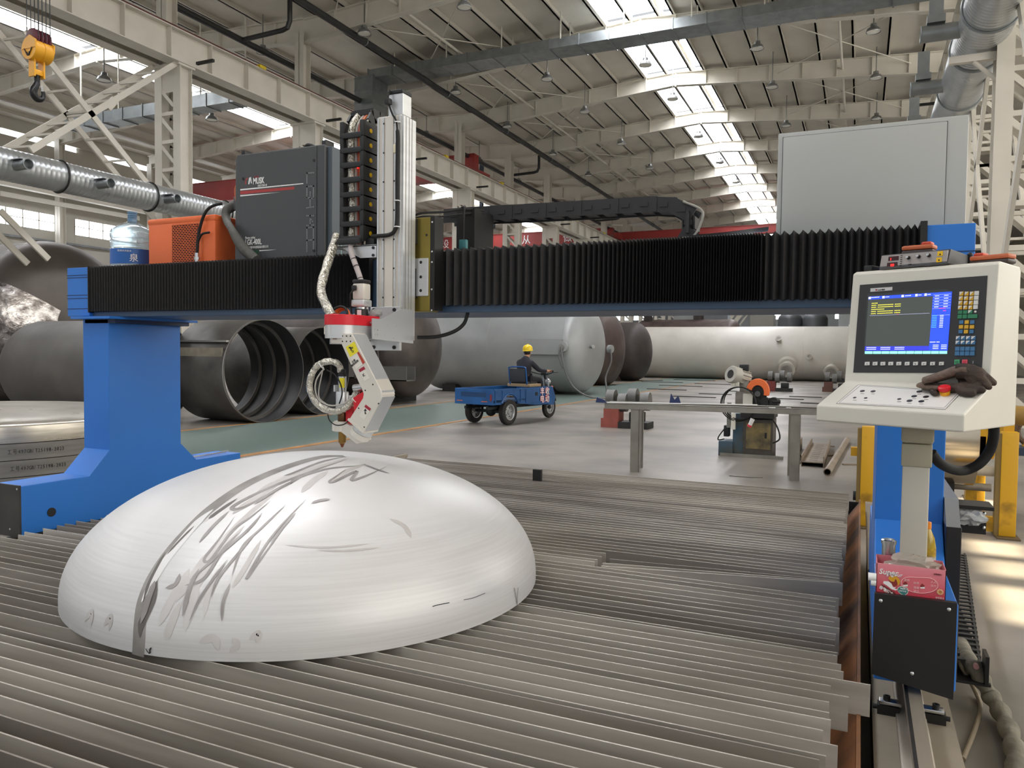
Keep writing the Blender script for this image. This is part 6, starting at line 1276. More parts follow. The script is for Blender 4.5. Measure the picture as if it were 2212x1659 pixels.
for a, b, y0_, h, c_, lab in ((1455, 1503, 682, 80, '#A2A5A4', 'pale grey sheet metal box far behind the brown vessel'), (1620, 1672, 680, 80, '#8E8A80', 'tan steel box far behind the pale vessel'), (1520, 1572, 676, 82, '#7A7D80', 'grey steel container far behind the pale vessel'), (1812, 1845, 672, 84, '#B5B8B6', 'pale cabinet far away beside the console'), (1415, 1455, 674, 86, '#6C6F72', 'dark grey machine housing far behind the brown vessels')):
    p, q = atY(a, y0_, h), atY(b, y0_, h); t = thing('steel_container', lab, 'container', ((p.x+q.x)/2, h, 0))
    MB().box((p.x, h, 0), (q.x, h+2, p.z)).build('container_body', mat('far_'+c_[1:], c_, 0.5, 0, 0.1, 1), t, smooth=0, bevel=0.04)
    MB().box((p.x+0.2, h-0.03, 0.4), ((p.x+q.x)/2-0.05, h, p.z-0.3)).build('door', MATS['far_'+c_[1:]], t, smooth=0); MB().box(((p.x+q.x)/2+0.05, h-0.03, 0.4), (q.x-0.2, h, p.z-0.3)).build('door', MATS['far_'+c_[1:]], t, smooth=0)
# ---- stack of dished heads at the left
STK = mat('bright_rolled_steel', '#C9C4B8', 0.3, 0.75, 0, 2.0, '#A29D92', stretch=(1, 1, 12)); STK2 = mat('grey_rolled_steel', '#8E8D8A', 0.4, 0.55, 0, 2.0, '#7A7875', stretch=(1, 1, 12)); INK = mat('dark_ink', '#2A2A2C', 0.6)
HX, HY, HR = -8.15, 4.95, 1.5
for k in range(5):
    z = 0.15+0.15*k; top = k == 4
    lab = ['lowest steel head of the stack at the left edge', 'second steel head up in the stack at the left edge', 'middle steel head of the stack at the left edge', 'steel head just under the bright topmost one of the stack', 'bright topmost steel head of the stack at the left edge'][k]
    t = thing('stacked_head', lab, 'vessel head', (HX, HY, z), group='stacked vessel heads')
    R = HR-0.0; MB().lathe([(R-0.02, 0), (R, 0.004), (R, 0.147)]+([(R*math.cos(a)**0.55 if a < PI/2-0.01 else 0, 0.147+0.10*math.sin(a)) for a in [PI/2*i/20 for i in range(1, 21)]] if top else [(R-0.02, 0.149), (R-0.1, 0.149)]), (HX, HY, z), n=96, cap=False).build('head_shell', STK if top else STK2, t, smooth=0.5)
    if k < 4 and k > 0:
        for j, s_ in enumerate(('067', '工号497', 'GB/T25198-2023')):
            tpx = [[0, 0, 0], [-16, 27, 67], [-22, 21, 62], [-28, 15, 57]][k][j]; th = math.radians(-50)
            def pxof(th): q = Vector((HX+HR*math.cos(th), HY+HR*math.sin(th), z))-Vector((0, 0, EYE)); return 1106+F_PX*q.dot(cR)/q.dot(cF)
            while pxof(th) < tpx: th += 0.002
            for ch in s_:
                p = Vector((HX+(HR+0.003)*math.cos(th), HY+(HR+0.003)*math.sin(th), z+0.062))
                text(ch, 0.047, INK, t, p, right=(-math.sin(th), math.cos(th), 0), name='stencil', align='LEFT', sx=0.72); th += (0.041 if ord(ch) > 300 else 0.0225)/HR
MB().box((HX-1.1, HY-1.1, 0), (HX-0.9, HY+1.1, 0.148)).box((HX+0.9, HY-1.1, 0), (HX+1.1, HY+1.1, 0.148)).build('timber', mat('timber', '#8A6E4A', 0.8), bpy.data.objects['stacked_head'], smooth=0)
tag(MB().box((-4.33, 4.02, 0.831), (-4.31, 4.36, 0.838)).bar((-4.30, 4.0, 0.834), (-4.26, 4.33, 0.85), 0.012, 0.006).build('metal_strip', CHROME, smooth=0), 'thin metal strips lying on the far foot of the left gantry leg', 'metal strip')
# ---- electric tricycle
TRB = mat('blue_truck_paint', '#1E5D9C', 0.4, 0, 0, 2.5, '#174A80'); TRD = mat('dark_blue_inside', '#1A3F68', 0.5); TYRE = mat('dusty_tyre', '#2E2B2A', 0.8, 0, 0.3, 8); RIM = mat('silver_rim', '#B4B6B8', 0.35, 0.7)
tri = t = thing('cargo_tricycle', 'blue three-wheeled cargo tricycle driving along the green lane', 'tricycle', (-7.56, 15.6, 0), -0.185, world=False)
m = MB(); B = (-0.52, 0.52, -0.62, 1.75, 0.47, 0.81); w_ = 0.03
m.box((B[0], B[2], B[4]+0.05), (B[1], B[3], B[4]+0.10)); m.build('bed_floor', TRD, t, smooth=0)
for x0_, x1_ in ((B[0], B[0]+w_), (B[1]-w_, B[1])):
    s_ = 1 if x0_ > 0 else -1; out = x1_ if s_ > 0 else x0_
    poly = [(-0.62, 0.47)]+[(0.0+0.33*math.cos(a), 0.36+0.33*math.sin(a)) for a in [PI-0.34-(PI-0.68)*i/10 for i in range(11)]]+[(1.05, 0.40), (1.75, 0.40), (1.75, 0.81), (-0.62, 0.81)]
    MB().prism(poly, 'x', x0_, x1_).build('bed_side', TRB, t, smooth=0, bevel=0.004)
    m = MB(); xx = out
    m.tube([(xx, 0.34*math.cos(a), 0.36+0.34*math.sin(a)) for a in [PI-0.4-(PI-0.8)*i/12 for i in range(13)]], 0.025, 8); m.build('wheel_arch', TRB, t)
    for y in (-0.55, -0.28, 0.42): MB().box((xx-0.012, y-0.02, 0.5), (xx+0.012, y+0.02, 0.79)).build('rib', TRB, t, smooth=0)
    MB().box((xx-0.012, -0.62, 0.78), (xx+0.016, 1.75, 0.815)).build('top_edge', TRB, t, smooth=0)
    MB().box((xx-0.01, 0.62, 0.46), (xx+0.014, 1.18, 0.79)).build('side_locker', TRB, t, smooth=0, bevel=0.004); MB().box((xx+0.012*s_, 1.0, 0.62), (xx+0.02*s_, 1.1, 0.70)).build('lock_plate', DARK_STEEL, t, smooth=0)
MB().box((B[0], -0.65, 0.47), (B[1], -0.62, 0.81)).build('tailgate', TRB, t, smooth=0, bevel=0.004)
MB().box((-0.34, -0.655, 0.64), (0.34, -0.65, 0.74)).build('tailgate_panel', TRD, t, smooth=0)
for x in (-0.38, 0.30): MB().box((x-0.08, -0.657, 0.535), (x+0.08, -0.65, 0.55)).build('reflector', mat('orange_reflector', '#D8703A', 0.4), t, smooth=0)
MB().box((0.45, -0.656, 0.56), (0.5, -0.65, 0.70)).build('tail_light', mat('dull_red_lamp', '#7A2A30', 0.3), t, smooth=0)
MB().box((-0.52, 1.72, 0.40), (0.52, 1.75, 0.81)).build('front_board', TRB, t, smooth=0)
MB().prism([(1.75, 0.36), (1.75, 0.80), (1.95, 0.80), (2.08, 0.55), (2.02, 0.36)], 'x', -0.26, 0.42).build('front_apron', TRB, t, smooth=0, bevel=0.01)
CHR = mat('red_outlined_character', '#C23A48', 0.5)
for c_, y, z in (('丰', 1.30, 0.64), ('收', 1.52, 0.64), ('电', 1.30, 0.46), ('动', 1.52, 0.46)):
    o = text(c_, 0.19, CHR, t, (0.536, y, z), right=(0, 1, 0), align='CENTER', bold=0.008); text(c_, 0.19, WHT, o, (0.5385, y, z), right=(0, 1, 0), align='CENTER', bold=0.001)
m = MB()
for x in (-0.3, 0.3): m.box((x-0.03, -0.55, 0.36), (x+0.03, 2.0, 0.42))
m.build('chassis', mat('dark_chassis', '#22262A', 0.6), t, smooth=0)
MB().cyl((-0.45, 0, 0.29), (0.45, 0, 0.29), 0.035, n=12).sphere((0.0, 0, 0.29), 0.12, n=14).cyl((-0.1, 0.3, 0.32), (0.12, 0.3, 0.32), 0.1, n=14).build('rear_axle', MATS['dark_chassis'], t)
def wheel(c, R, wd, steer=0.0, spokes=False):
    w0 = MB(); ax = Vector((math.cos(steer), -math.sin(steer), 0)); C = Vector(c); r0_ = R*0.62
    pr_ = [(r0_, -wd*0.42), (R*0.86, -wd*0.5), (R*0.97, -wd*0.36), (R, 0), (R*0.97, wd*0.36), (R*0.86, wd*0.5), (r0_, wd*0.42), (r0_, -wd*0.42)]
    o = w0.lathe(pr_, C, ax, 36, cap=False).build('wheel', TYRE, tri)
    MB().lathe([(r0_, -wd*0.42), (r0_, wd*0.42), (r0_*0.9, wd*0.4), (r0_*0.82, wd*0.2), (r0_*0.82, -wd*0.2), (r0_*0.9, -wd*0.4), (r0_, -wd*0.42)], C, ax, 32, cap=False).build('rim', RIM, o)
    if spokes:
        for k in range(5):
            a = 2*PI*k/5; u = Vector((0, math.cos(a), math.sin(a))); MB().bar(C, C+u*r0_*0.84, 0.03, 0.02, ax).build('spoke', RIM, o, smooth=0)
        MB().cyl(C-ax*wd*0.4, C+ax*wd*0.4, 0.05, n=16).build('hub', DARK_STEEL, o)
    else:
        MB().lathe([(0.0, wd*0.3), (0.05, wd*0.3), (0.06, wd*0.12), (r0_*0.82, wd*0.05), (r0_*0.82, -wd*0.05), (0.06, -wd*0.12), (0, -wd*0.12)], C, ax, 28, cap=False).build('hub', RIM, o)
        for k in range(5):
            a = 2*PI*k/5; u = Vector((0, math.cos(a), math.sin(a))); MB().sphere(C+u*0.1+ax*wd*0.1, 0.014, n=8).build('wheel_nut', DARK_STEEL, o)
wheel((0.47, 0, 0.29), 0.29, 0.15); wheel((-0.47, 0, 0.29), 0.29, 0.15); wheel((0.08, 2.32, 0.27), 0.27, 0.10, 0.0, True)
m = MB()
for s_ in (-1, 1): m.tube([(0.08+s_*0.075, 2.32, 0.27), (0.08+s_*0.075, 2.18, 0.75), (0.08+s_*0.06, 2.12, 1.0)], 0.022, 8)
m.build('front_fork', RIM, t); MB().tube([(0.08, 2.32+0.31*math.cos(a), 0.27+0.31*math.sin(a)) for a in [0.5+2.0*i/10 for i in range(11)]], lambda q: 0.045, 8).build('mudguard', MATS['dark_chassis'], t)
MB().tube([(0.08, 2.14, 0.98), (0.08, 2.10, 1.08)], 0.03, 10).tube([(-0.28, 1.92, 1.16), (-0.16, 2.02, 1.12), (0.08, 2.08, 1.08), (0.32, 2.02, 1.12), (0.44, 1.92, 1.16)], 0.014, 10, 6).build('handlebar', MATS['dark_chassis'], t)
for s_ in (-1, 1): MB().cyl((0.08+s_*0.36, 1.92, 1.16), (0.08+s_*0.40, 1.84, 1.175), 0.02, n=10).build('grip', RUBBER, t)
MB().box((0.0, 2.05, 1.06), (0.16, 2.16, 1.13), 0.01).build('dashboard', BLACK, t); MB().tube([(0.36, 1.98, 1.13), (0.52, 2.04, 1.15)], 0.008, 8).build('mirror_stalk', BLACK, t); MB().sphere((0.10, 2.24, 0.90), 0.075, (1, 0.7, 1), 14).build('headlamp', RIM, t); MB().sphere((0.30, 2.10, 0.78), 0.035, n=10).build('indicator', mat('orange_lamp', '#D86A30', 0.3), t)
MB().box((-0.30, 1.05, 0.81), (0.34, 1.55, 0.88), 0.01).build('seat_box', mat('tan_seat_board', '#A08A6A', 0.7), t)
MB().box((-0.22, 1.08, 0.88), (0.26, 1.50, 0.93), 0.02).build('seat', mat('black_seat', '#25262A', 0.6), t)
MB().tube([(-0.22, 1.06, 0.86), (-0.22, 1.00, 1.20), (-0.17, 0.99, 1.27), (0.21, 0.99, 1.27), (0.26, 1.00, 1.20), (0.26, 1.06, 0.86)], 0.018, 10, 4).build('backrest_frame', TRB, t); MB().box((-0.20, 1.0, 0.93), (0.24, 1.025, 1.23), 0.01).build('backrest', mat('dark_backrest', '#33363A', 0.7), t)
rs = random.Random(5)
for k in range(5): tag(MB().box((-0.04, -0.07, 0), (0.05+0.03*k, 0.08, 0.03)).build('scrap_piece', mat('scrap_brown', '#6A5A44', 0.8), smooth=0), 'scrap of wood lying in the bed just behind the driver seat', 'scrap', 'scrap pieces in the tricycle bed')
M4 = Matrix.Translation((-7.56, 15.6, 0)) @ Matrix.Rotation(-0.185, 4, 'Z')
for k, o in enumerate([o for o in bpy.data.objects if o.name.startswith('scrap_piece')]): o.matrix_world = M4 @ Matrix.Translation((-0.36+0.17*k, 0.72+0.03*(k%2), 0.572+0.0305*0)) @ Matrix.Rotation(k*0.7, 4, 'Z')
# ---- the driver
def skin(name, verts, edges, m_, parent, sub=2, root=0):
    me = bpy.data.meshes.new(name); me.from_pydata([v[0] for v in verts], edges, []); me.materials.append(m_)
    o = bpy.data.objects.new(name, me); COL.objects.link(o); o.parent = parent
    s_ = o.modifiers.new('skin', 'SKIN'); s_.use_smooth_shade = True
    for i, v in enumerate(verts):
        r = v[1] if isinstance(v[1], tuple) else (v[1], v[1]); me.skin_vertices[0].data[i].radius = r; me.skin_vertices[0].data[i].use_root = (i == root)
    ss = o.modifiers.new('sub', 'SUBSURF'); ss.levels = sub; ss.render_levels = sub
    return o
per = thing('person', 'man in dark work clothes and a yellow helmet driving the blue tricycle', 'person', (-7.56, 15.6, 0), -0.185, world=False)
SKIN = mat('skin', '#B98A6C', 0.55); JKT = mat('navy_work_jacket', '#23242E', 0.8, 0, 0.2, 6); TRS = mat('dark_work_trousers', '#1E1F26', 0.8); HAIR = mat('black_hair', '#15120F', 0.7); HELM = mat('yellow_helmet', '#E3C21A', 0.3)
X0 = 0.05
body = skin('body', [((X0, 1.27, 0.98), (0.15, 0.11)), ((X0, 1.25, 1.15), (0.15, 0.11)), ((X0, 1.27, 1.34), (0.17, 0.11)), ((X0, 1.31, 1.45), (0.09, 0.08)), ((X0, 1.35, 1.51), (0.055, 0.055)), ((X0, 1.39, 1.57), (0.068, 0.078)), ((X0, 1.405, 1.65), (0.075, 0.092)), ((X0, 1.395, 1.72), (0.06, 0.075)),
    ((X0+0.17, 1.30, 1.37), 0.055), ((X0+0.25, 1.52, 1.20), 0.04), ((X0+0.33, 1.76, 1.18), 0.03), ((X0+0.345, 1.83, 1.18), (0.035, 0.022)),
    ((X0-0.17, 1.30, 1.37), 0.055), ((X0-0.25, 1.52, 1.20), 0.04), ((X0-0.27, 1.76, 1.18), 0.03), ((X0-0.275, 1.83, 1.18), (0.035, 0.022)),
    ((X0+0.11, 1.30, 0.97), 0.085), ((X0+0.15, 1.70, 0.96), 0.065), ((X0+0.15, 1.76, 0.58), 0.05), ((X0-0.11, 1.30, 0.97), 0.085), ((X0-0.15, 1.70, 0.96), 0.065), ((X0-0.15, 1.76, 0.58), 0.05)],
    [(0,1),(1,2),(2,3),(3,4),(4,5),(5,6),(6,7),(2,8),(8,9),(9,10),(10,11),(2,12),(12,13),(13,14),(14,15),(0,16),(16,17),(17,18),(0,19),(19,20),(20,21)], SKIN, per)
MB().sphere((X0, 1.487, 1.615), 0.016, (0.8, 1.1, 1.3), 8).build('nose', SKIN, body); 
for s_ in (-1, 1): MB().sphere((X0+s_*0.028, 1.475, 1.645), 0.009, (1.2, 0.6, 0.7), 8).build('eye', HAIR, body); MB().sphere((X0+s_*0.078, 1.395, 1.625), 0.024, (0.4, 0.8, 1.2), 8).build('ear', SKIN, body)
MB().box((X0-0.022, 1.466, 1.572), (X0+0.022, 1.480, 1.578)).build('mouth', mat('lips', '#8A5348', 0.6), body)
def hand(s_):
    hx = X0+0.345 if s_ > 0 else X0-0.275; 
    for k in range(4): MB().tube([(hx-s_*0.024+s_*0.014*k*1.1, 1.85, 1.195), (hx-s_*0.024+s_*0.015*k, 1.885-0.004*abs(k-1), 1.19), (hx-s_*0.024+s_*0.015*k, 1.895-0.004*abs(k-1), 1.165), (hx-s_*0.024+s_*0.015*k, 1.872, 1.15)], lambda q: 0.0095-0.002*q, 8, 3).build('finger', SKIN, body)
    MB().tube([(hx-s_*0.03, 1.81, 1.18), (hx-s_*0.045, 1.84, 1.165), (hx-s_*0.035, 1.866, 1.152)], lambda q: 0.011-0.002*q, 8, 3).build('thumb', SKIN, body)
hand(1); hand(-1)
skin('jacket', [((X0, 1.26, 0.93), (0.19, 0.155)), ((X0, 1.24, 1.15), (0.17, 0.135)), ((X0, 1.255, 1.34), (0.185, 0.135)), ((X0, 1.315, 1.455), (0.105, 0.10)), ((X0+0.18, 1.29, 1.375), 0.08), ((X0+0.26, 1.50, 1.20), 0.058), ((X0+0.325, 1.74, 1.18), 0.044), ((X0-0.18, 1.29, 1.375), 0.075), ((X0-0.26, 1.50, 1.20), 0.058), ((X0-0.268, 1.74, 1.18), 0.044), ((X0, 1.35, 1.525), (0.075, 0.08))],
    [(0,1),(1,2),(2,3),(3,10),(2,4),(4,5),(5,6),(2,7),(7,8),(8,9)], JKT, body)
skin('trousers', [((X0, 1.27, 0.99), (0.18, 0.14)), ((X0+0.11, 1.33, 0.985), 0.11), ((X0+0.16, 1.70, 0.97), 0.08), ((X0+0.16, 1.76, 0.56), 0.065), ((X0-0.11, 1.33, 0.985), 0.11), ((X0-0.16, 1.70, 0.97), 0.08), ((X0-0.16, 1.76, 0.56), 0.065)], [(0,1),(1,2),(2,3),(0,4),(4,5),(5,6)], TRS, body)
for s_ in (-1, 1): MB().tube([(X0+s_*0.16, 1.72, 0.535), (X0+s_*0.16, 1.80, 0.50), (X0+s_*0.16, 1.92, 0.475)], lambda q: 0.05-0.008*q, 12, 4).build('shoe', BLACK, body)
MB().sphere((X0, 1.372, 1.632), 0.09, (0.93, 1.0, 1.0), 16).build('hair', HAIR, body)
m = MB().lathe([(0.128, 0.0), (0.125, 0.012), (0.118, 0.02), (0.122, 0.05), (0.112, 0.09), (0.085, 0.125), (0.045, 0.143), (0.0, 0.148)], (X0, 1.39, 1.66), (0, -0.12, 1), 28, cap=False)
helm = m.build('helmet', HELM, body, smooth=1.0); MB().lathe([(0.0, 0.0), (0.075, 0.0), (0.07, 0.008), (0.0, 0.012)], (X0, 1.485, 1.672), (0, 0.15, 1), 24).build('helmet_brim', HELM, helm); MB().tube([(X0, 1.31+0.18*i/8, 1.77+0.042*math.sin(PI*i/8)) for i in range(9)], 0.01, 8).build('helmet_ridge', HELM, helm)
# ---- steel frame table
FR = mat('grey_angle_steel', '#9A9890', 0.45, 0.4, 0, 3, '#827F78')
ta = 0.143; t = thing('frame_table', 'long narrow steel frame table beyond the slats', 'table', (-2.763, 10.19, 0), ta, world=False)
Lx = 3.1
MB().box((-0.42, -0.01, 0.855), (Lx, 0.0, 0.93)).box((-0.42, -0.01, 0.92), (Lx, 0.07, 0.93)).build('front_rail', FR, t, smooth=0); MB().box((-0.42, 0.49, 0.855), (Lx, 0.5, 0.93)).box((-0.42, 0.43, 0.92), (Lx, 0.5, 0.93)).build('back_rail', FR, t, smooth=0)
for x in (-0.42, 1.95, 3.04): MB().box((x, 0.0, 0.86), (x+0.06, 0.5, 0.92)).build('cross_rail', FR, t, smooth=0)
for x in (0.0, 2.05):
    for y in (0.0, 0.42): MB().box((x-0.06, y, 0), (x+0.06, y+0.012, 0.856)).box((x+0.048, y, 0), (x+0.06, y+0.09, 0.856)).build('leg', FR, t, smooth=0); 
    
MB().box((1.72, -0.012, 0.93), (1.80, 0.10, 0.932)).build('white_tape', WHT, t, smooth=0)
VB = mat('dark_blue_vee', '#28345C', 0.5)
for i, (a, b) in enumerate(((1297, 866), (1457, 858))):
    p = atY(a, b, 10.1+i*0.35); t = thing('vee_block', 'dark blue V-shaped bar end on the frame table, %s' % ('at its left corner' if i == 0 else 'further along behind the rail'), 'steel bar', (p.x, p.y, 0.93))
    MB().prism([(p.x-0.07, 0.935), (p.x-0.05, p.z+0.05), (p.x+0.0, 0.99), (p.x+0.05, p.z+0.02), (p.x+0.09, 0.935)], 'y', p.y, p.y+0.02).build('vee_plate', VB, t, smooth=0); MB().bar((p.x, p.y+0.04, 0.94), (p.x+1.05, p.y+0.30, 0.945), 0.02, 0.012).build('thin_bar', WHT, t, smooth=0)
# ---- cut-off saw
sb = Vector((-1.62, 12.6, 0)); t = thing('cutoff_saw', 'old cut-off saw with an orange blade guard and a grey motor behind the frame table', 'saw', sb)
def sp(px, py, y=12.6): return atY(px, py, y)
def sbox(name, a, b, m_, y0_, y1_, bevel=0.0):
    p, q = sp(a[0], a[1], y0_), sp(b[0], b[1], y0_); return MB().box((p.x, y0_, max(0, min(p.z, q.z))), (q.x, y1_, max(p.z, q.z)), bevel).build(name, m_, t, smooth=0.6 if bevel else 0)
OLDB = mat('old_blue_machine_paint', '#34566E', 0.55, 0, 0, 5, '#4A4E48'); GOLD = mat('greasy_tan_panel', '#8A7A4E', 0.55, 0, 0, 6, '#4E4838')
sbox('oil_tank', (1552, 952), (1582, 986), OLDB, 12.55, 12.95, 0.01); sbox('machine_column', (1584, 893), (1607, 990), OLDB, 12.6, 13.1); sbox('machine_base', (1606, 905), (1668, 993), mat('dark_brown_machine', '#55504A', 0.55, 0.2, 0.3, 5), 12.58, 13.1); sbox('front_panel', (1612, 913), (1664, 972), GOLD, 12.57, 12.58); sbox('panel_handle', (1652, 935), (1656, 947), BLACK, 12.56, 12.57)
MB().box((-2.0, 12.5, 0.0), (-1.05, 12.56, 0.05)).build('base_bar', FR, t, smooth=0)
sbox('table_top', (1600, 890), (1672, 905), DARK_STEEL, 12.5, 13.1); sbox('vice_body', (1628, 862), (1680, 880), DARK_STEEL, 12.6, 12.9, 0.01)
for px in (1632, 1652, 1670): p = sp(px, 868); MB().cyl((p.x, 12.58, p.z), (p.x, 12.75, p.z), 0.07, n=16).build('vice_screw', DARK_STEEL, t)
q = sp(1683, 868); MB().cyl((q.x-0.1, 12.6, q.z), (q.x+0.02, 12.6, q.z), 0.03, n=12).build('vice_handle', DARK_STEEL, t)
sbox('gear_head', (1588, 845), (1625, 882), mat('greasy_grey_casting', '#8A857C', 0.5, 0.2, 0.3, 8), 12.55, 12.85, 0.03); sbox('head_post', (1598, 822), (1617, 852), FR, 12.6, 12.75, 0.01); sbox('cream_plate', (1605, 850), (1625, 876), CREAM, 12.53, 12.55)
a, b = sp(1578, 808, 12.5), sp(1612, 818, 12.75); m = MB().lathe([(0.13, 0.0), (0.14, 0.02), (0.14, 0.14), (0.115, 0.15), (0.115, 0.34), (0.0, 0.34)], a, b-a, 24); m.build('motor', mat('pale_grey_motor', '#B0ADA4', 0.5, 0.1), t)
d = (b-a).normalized()
for k in range(12):
    an = 2*PI*k/12; u = d.orthogonal().normalized(); v = d.cross(u); e = u*math.cos(an)+v*math.sin(an); MB().obox(a+d*0.245+e*0.125, d*0.09, e*0.014, d.cross(e)*0.004).build('cooling_fin', MATS['pale_grey_motor'], t, smooth=0)
MB().cyl(a-d*0.003, a, 0.07, n=20).build('fan_cover', DARK_STEEL, t); q = a+d*0.26+Vector((0.02, 0, 0.15)); MB().box(q-Vector((0.07, 0.06, 0.05)), q+Vector((0.07, 0.06, 0.06)), 0.01).build('terminal_box', BLACK, t)
c_ = sp(1637, 848, 12.62); m = MB(); n_ = 18; out = []; inn_ = []
for i in range(n_+1):
    an = math.radians(-20+185*i/n_); out.append((c_.x+0.175*math.cos(an), c_.z+0.02+0.20*math.sin(an))); inn_.append((c_.x+0.095*math.cos(an), c_.z+0.0+0.115*math.sin(an)))
m.prism(out+inn_[::-1], 'y', 12.58, 12.68); m.build('blade_guard', mat('orange_guard', '#E8723A', 0.45), t, smooth=0.4, bevel=0.006)
MB().cyl((c_.x, 12.62, c_.z-0.02), (c_.x, 12.63, c_.z-0.02), 0.14, n=40).build('saw_blade', DARK_STEEL, t); MB().cyl((c_.x, 12.58, c_.z-0.02), (c_.x, 12.66, c_.z-0.02), 0.045, n=16).build('blade_flange', mat('grey_flange', '#6A6A6A', 0.4, 0.6), t)
for px in (1583, 1592): p = sp(px, 830, 12.5); MB().box((p.x-0.03, 12.5, p.z-0.035), (p.x+0.03, 12.55, p.z+0.035), 0.005).build('switch_box', CREAM, t)
MB().box((sp(1570, 900).x, 12.6, 0.45), (sp(1578, 900).x, 12.66, 0.85)).build('hydraulic_cylinder', FR, t, smooth=0); sbox('white_unit', (1580, 893), (1588, 928), CREAM, 12.5, 12.55); MB().box((sp(1562, 930).x, 12.65, 0.30), (sp(1574, 930).x, 12.8, 0.48), 0.01).build('pump', BLACK, t)
cc = sp(1595, 873, 12.5)
for k in range(3): MB().torus(cc+Vector((0.01*k, -0.012*k, 0.008*k)), 0.27-0.008*k, 0.009, (0.15*k-0.1, 1, 0.05), 36, 6).build('coiled_cable', RUBBER, t)
MB().cyl(sp(1620, 918, 12.4), sp(1626, 905, 12.4), 0.03, 0.035, n=14).build('plug_body', WHITE, t); MB().cyl(sp(1618, 922, 12.4), sp(1620, 918, 12.4), 0.035, n=14).build('plug_collar', mat('red_plug', '#C8384A', 0.4), t)
MB().tube([sp(1668, 905, 12.6), sp(1680, 925, 12.6), sp(1684, 948, 12.6), sp(1668, 958, 12.6)], 0.012, 8, 8).build('black_cable', RUBBER, t); MB().tube([sp(1566, 925, 12.5), sp(1553, 942, 12.5), sp(1552, 950, 12.5), sp(1564, 948, 12.6)], 0.01, 8, 8).build('black_cable', RUBBER, t)
# ---- roller supports
RB = mat('faded_red_base', '#9C5246', 0.6, 0, 0.25, 4); RG = mat('grey_roller', '#6E6D6A', 0.55, 0.3, 0.2, 5)
def roller_support(label, x, y, s, red=RB, name='roller_support'):
    t = thing(name, label, 'roller support', (x, y, 0), world=False)
    MB().prism([(-0.30*s, 0.0), (0.10*s, 0.0), (0.10*s, 0.42*s), (-0.24*s, 0.42*s), (-0.24*s, 0.2*s), (-0.30*s, 0.2*s)], 'y', -0.2*s, 0.2*s).build('base_block', red, t, smooth=0)
    MB().box((0.10*s, -0.25*s, 0), (0.75*s, 0.3*s, 0.14*s)).build('motor_base', DARK_STEEL, t, smooth=0); MB().box((0.3*s, -0.1*s, 0.14*s), (0.6*s, 0.2*s, 0.35*s), 0.02).build('gear_motor', DARK_STEEL, t)
    for xx, zz, yy in ((-0.12*s, 0.62*s, 0), (0.16*s, 0.55*s, -0.05*s), (0.34*s, 0.66*s, 0.1*s), (0.62*s, 0.58*s, 0.1*s)): MB().cyl((xx-0.09*s, yy, zz), (xx+0.09*s, yy, zz), 0.2*s, n=24).build('roller', RG, t)
    MB().box((-0.16*s, -0.03*s, 0.42*s), (0.66*s, 0.06*s, 0.56*s)).build('axle_block', DARK_STEEL, t, smooth=0)
    return t
roller_support('red-based roller support with grey rollers behind the left end of the frame table', -4.85, 16.35, 1.0)
roller_support('small red roller support under the pale vessel, right of the saw', atZ(1662, 848).x, 37.0, 1.1, mat('dark_red_base', '#6E2E2A', 0.6)); roller_support('dark roller support under the flanged end of the pale vessel', atZ(1790, 850).x, 38.0, 1.1, mat('brown_red_base', '#5A3A30', 0.6))
# ---- loose things on the floor
rs = random.Random(11)
for px, py, L_ in ((1500, 858, 1.6), (1545, 852, 1.3), (1440, 842, 1.8), (1600, 846, 1.2), (1690, 862, 1.5), (1740, 858, 1.2), (1470, 834, 2.2), (1540, 830, 2.0), (1620, 834, 1.8), (1430, 826, 2.4), (1760, 872, 0.9), (1500, 822, 2.6), (1390, 822, 2.4)):
    p = atZ(px, py); tag(MB().box((p.x-L_/2, p.y-0.1, 0.0), (p.x+L_/2, p.y+0.1, 0.03)).build('streak_strip', mat('dark_streak', '#3C3A38', 0.5, 0.3), smooth=0), 'dark thin strip standing in for a floor streak between the saw and the pale vessel', 'floor streak', 'dark streaks on the floor')  # dark strips standing in for wheel-track and reflection streaks on the floor
p = atZ(1755, 1008); t = thing('perforated_channel', 'brownish steel channel with slots lying on the floor right of the frame table leg', 'steel channel', (p.x, p.y, 0))
CHL = mat('brown_grey_channel', '#8A7C6C', 0.55, 0.2, 0.25, 4)
MB().box((p.x-0.15, p.y-0.05, 0.06), (p.x+0.15, p.y+2.6, 0.075)).build('web', CHL, t, smooth=0)
for s_ in (-1, 1): MB().box((p.x+s_*0.15-0.006, p.y-0.05, 0), (p.x+s_*0.15+0.006, p.y+2.6, 0.16)).build('flange', CHL, t, smooth=0)
for k in range(10): MB().box((p.x-0.06, p.y+0.15+0.24*k, 0.0752), (p.x+0.06, p.y+0.2+0.24*k, 0.0762)).build('slot', BLACK, t, smooth=0)
tag(MB().box((p.x-0.32, p.y+0.05, 0), (p.x-0.29, p.y+2.3, 0.2)).build('steel_plate', CHL, smooth=0), 'steel plate standing on edge left of the slotted channel', 'steel plate')
a, b = atZ(1787, 1020, 0.05), atZ(1830, 950, 0.05); MBp = MB().lathe([(0.04, 0), (0.05, 0), (0.05, (b-a).length), (0.04, (b-a).length), (0.04, 0)], a, b-a, 20, cap=False)
tag(MBp.build('steel_pipe', CHL), 'brown steel pipe lying on the floor near the yellow post', 'pipe')
p = atZ(1610, 1030); tag(MB().prism([(p.x-0.2, p.y-0.05), (p.x+0.08, p.y-0.07), (p.x+0.22, p.y+0.0), (p.x+0.05, p.y+0.09), (p.x-0.18, p.y+0.06)], 'z', 0.0, 0.012).build('scrap_plate', FR, smooth=0), 'small pointed scrap plate on the floor in front of the saw', 'scrap plate')
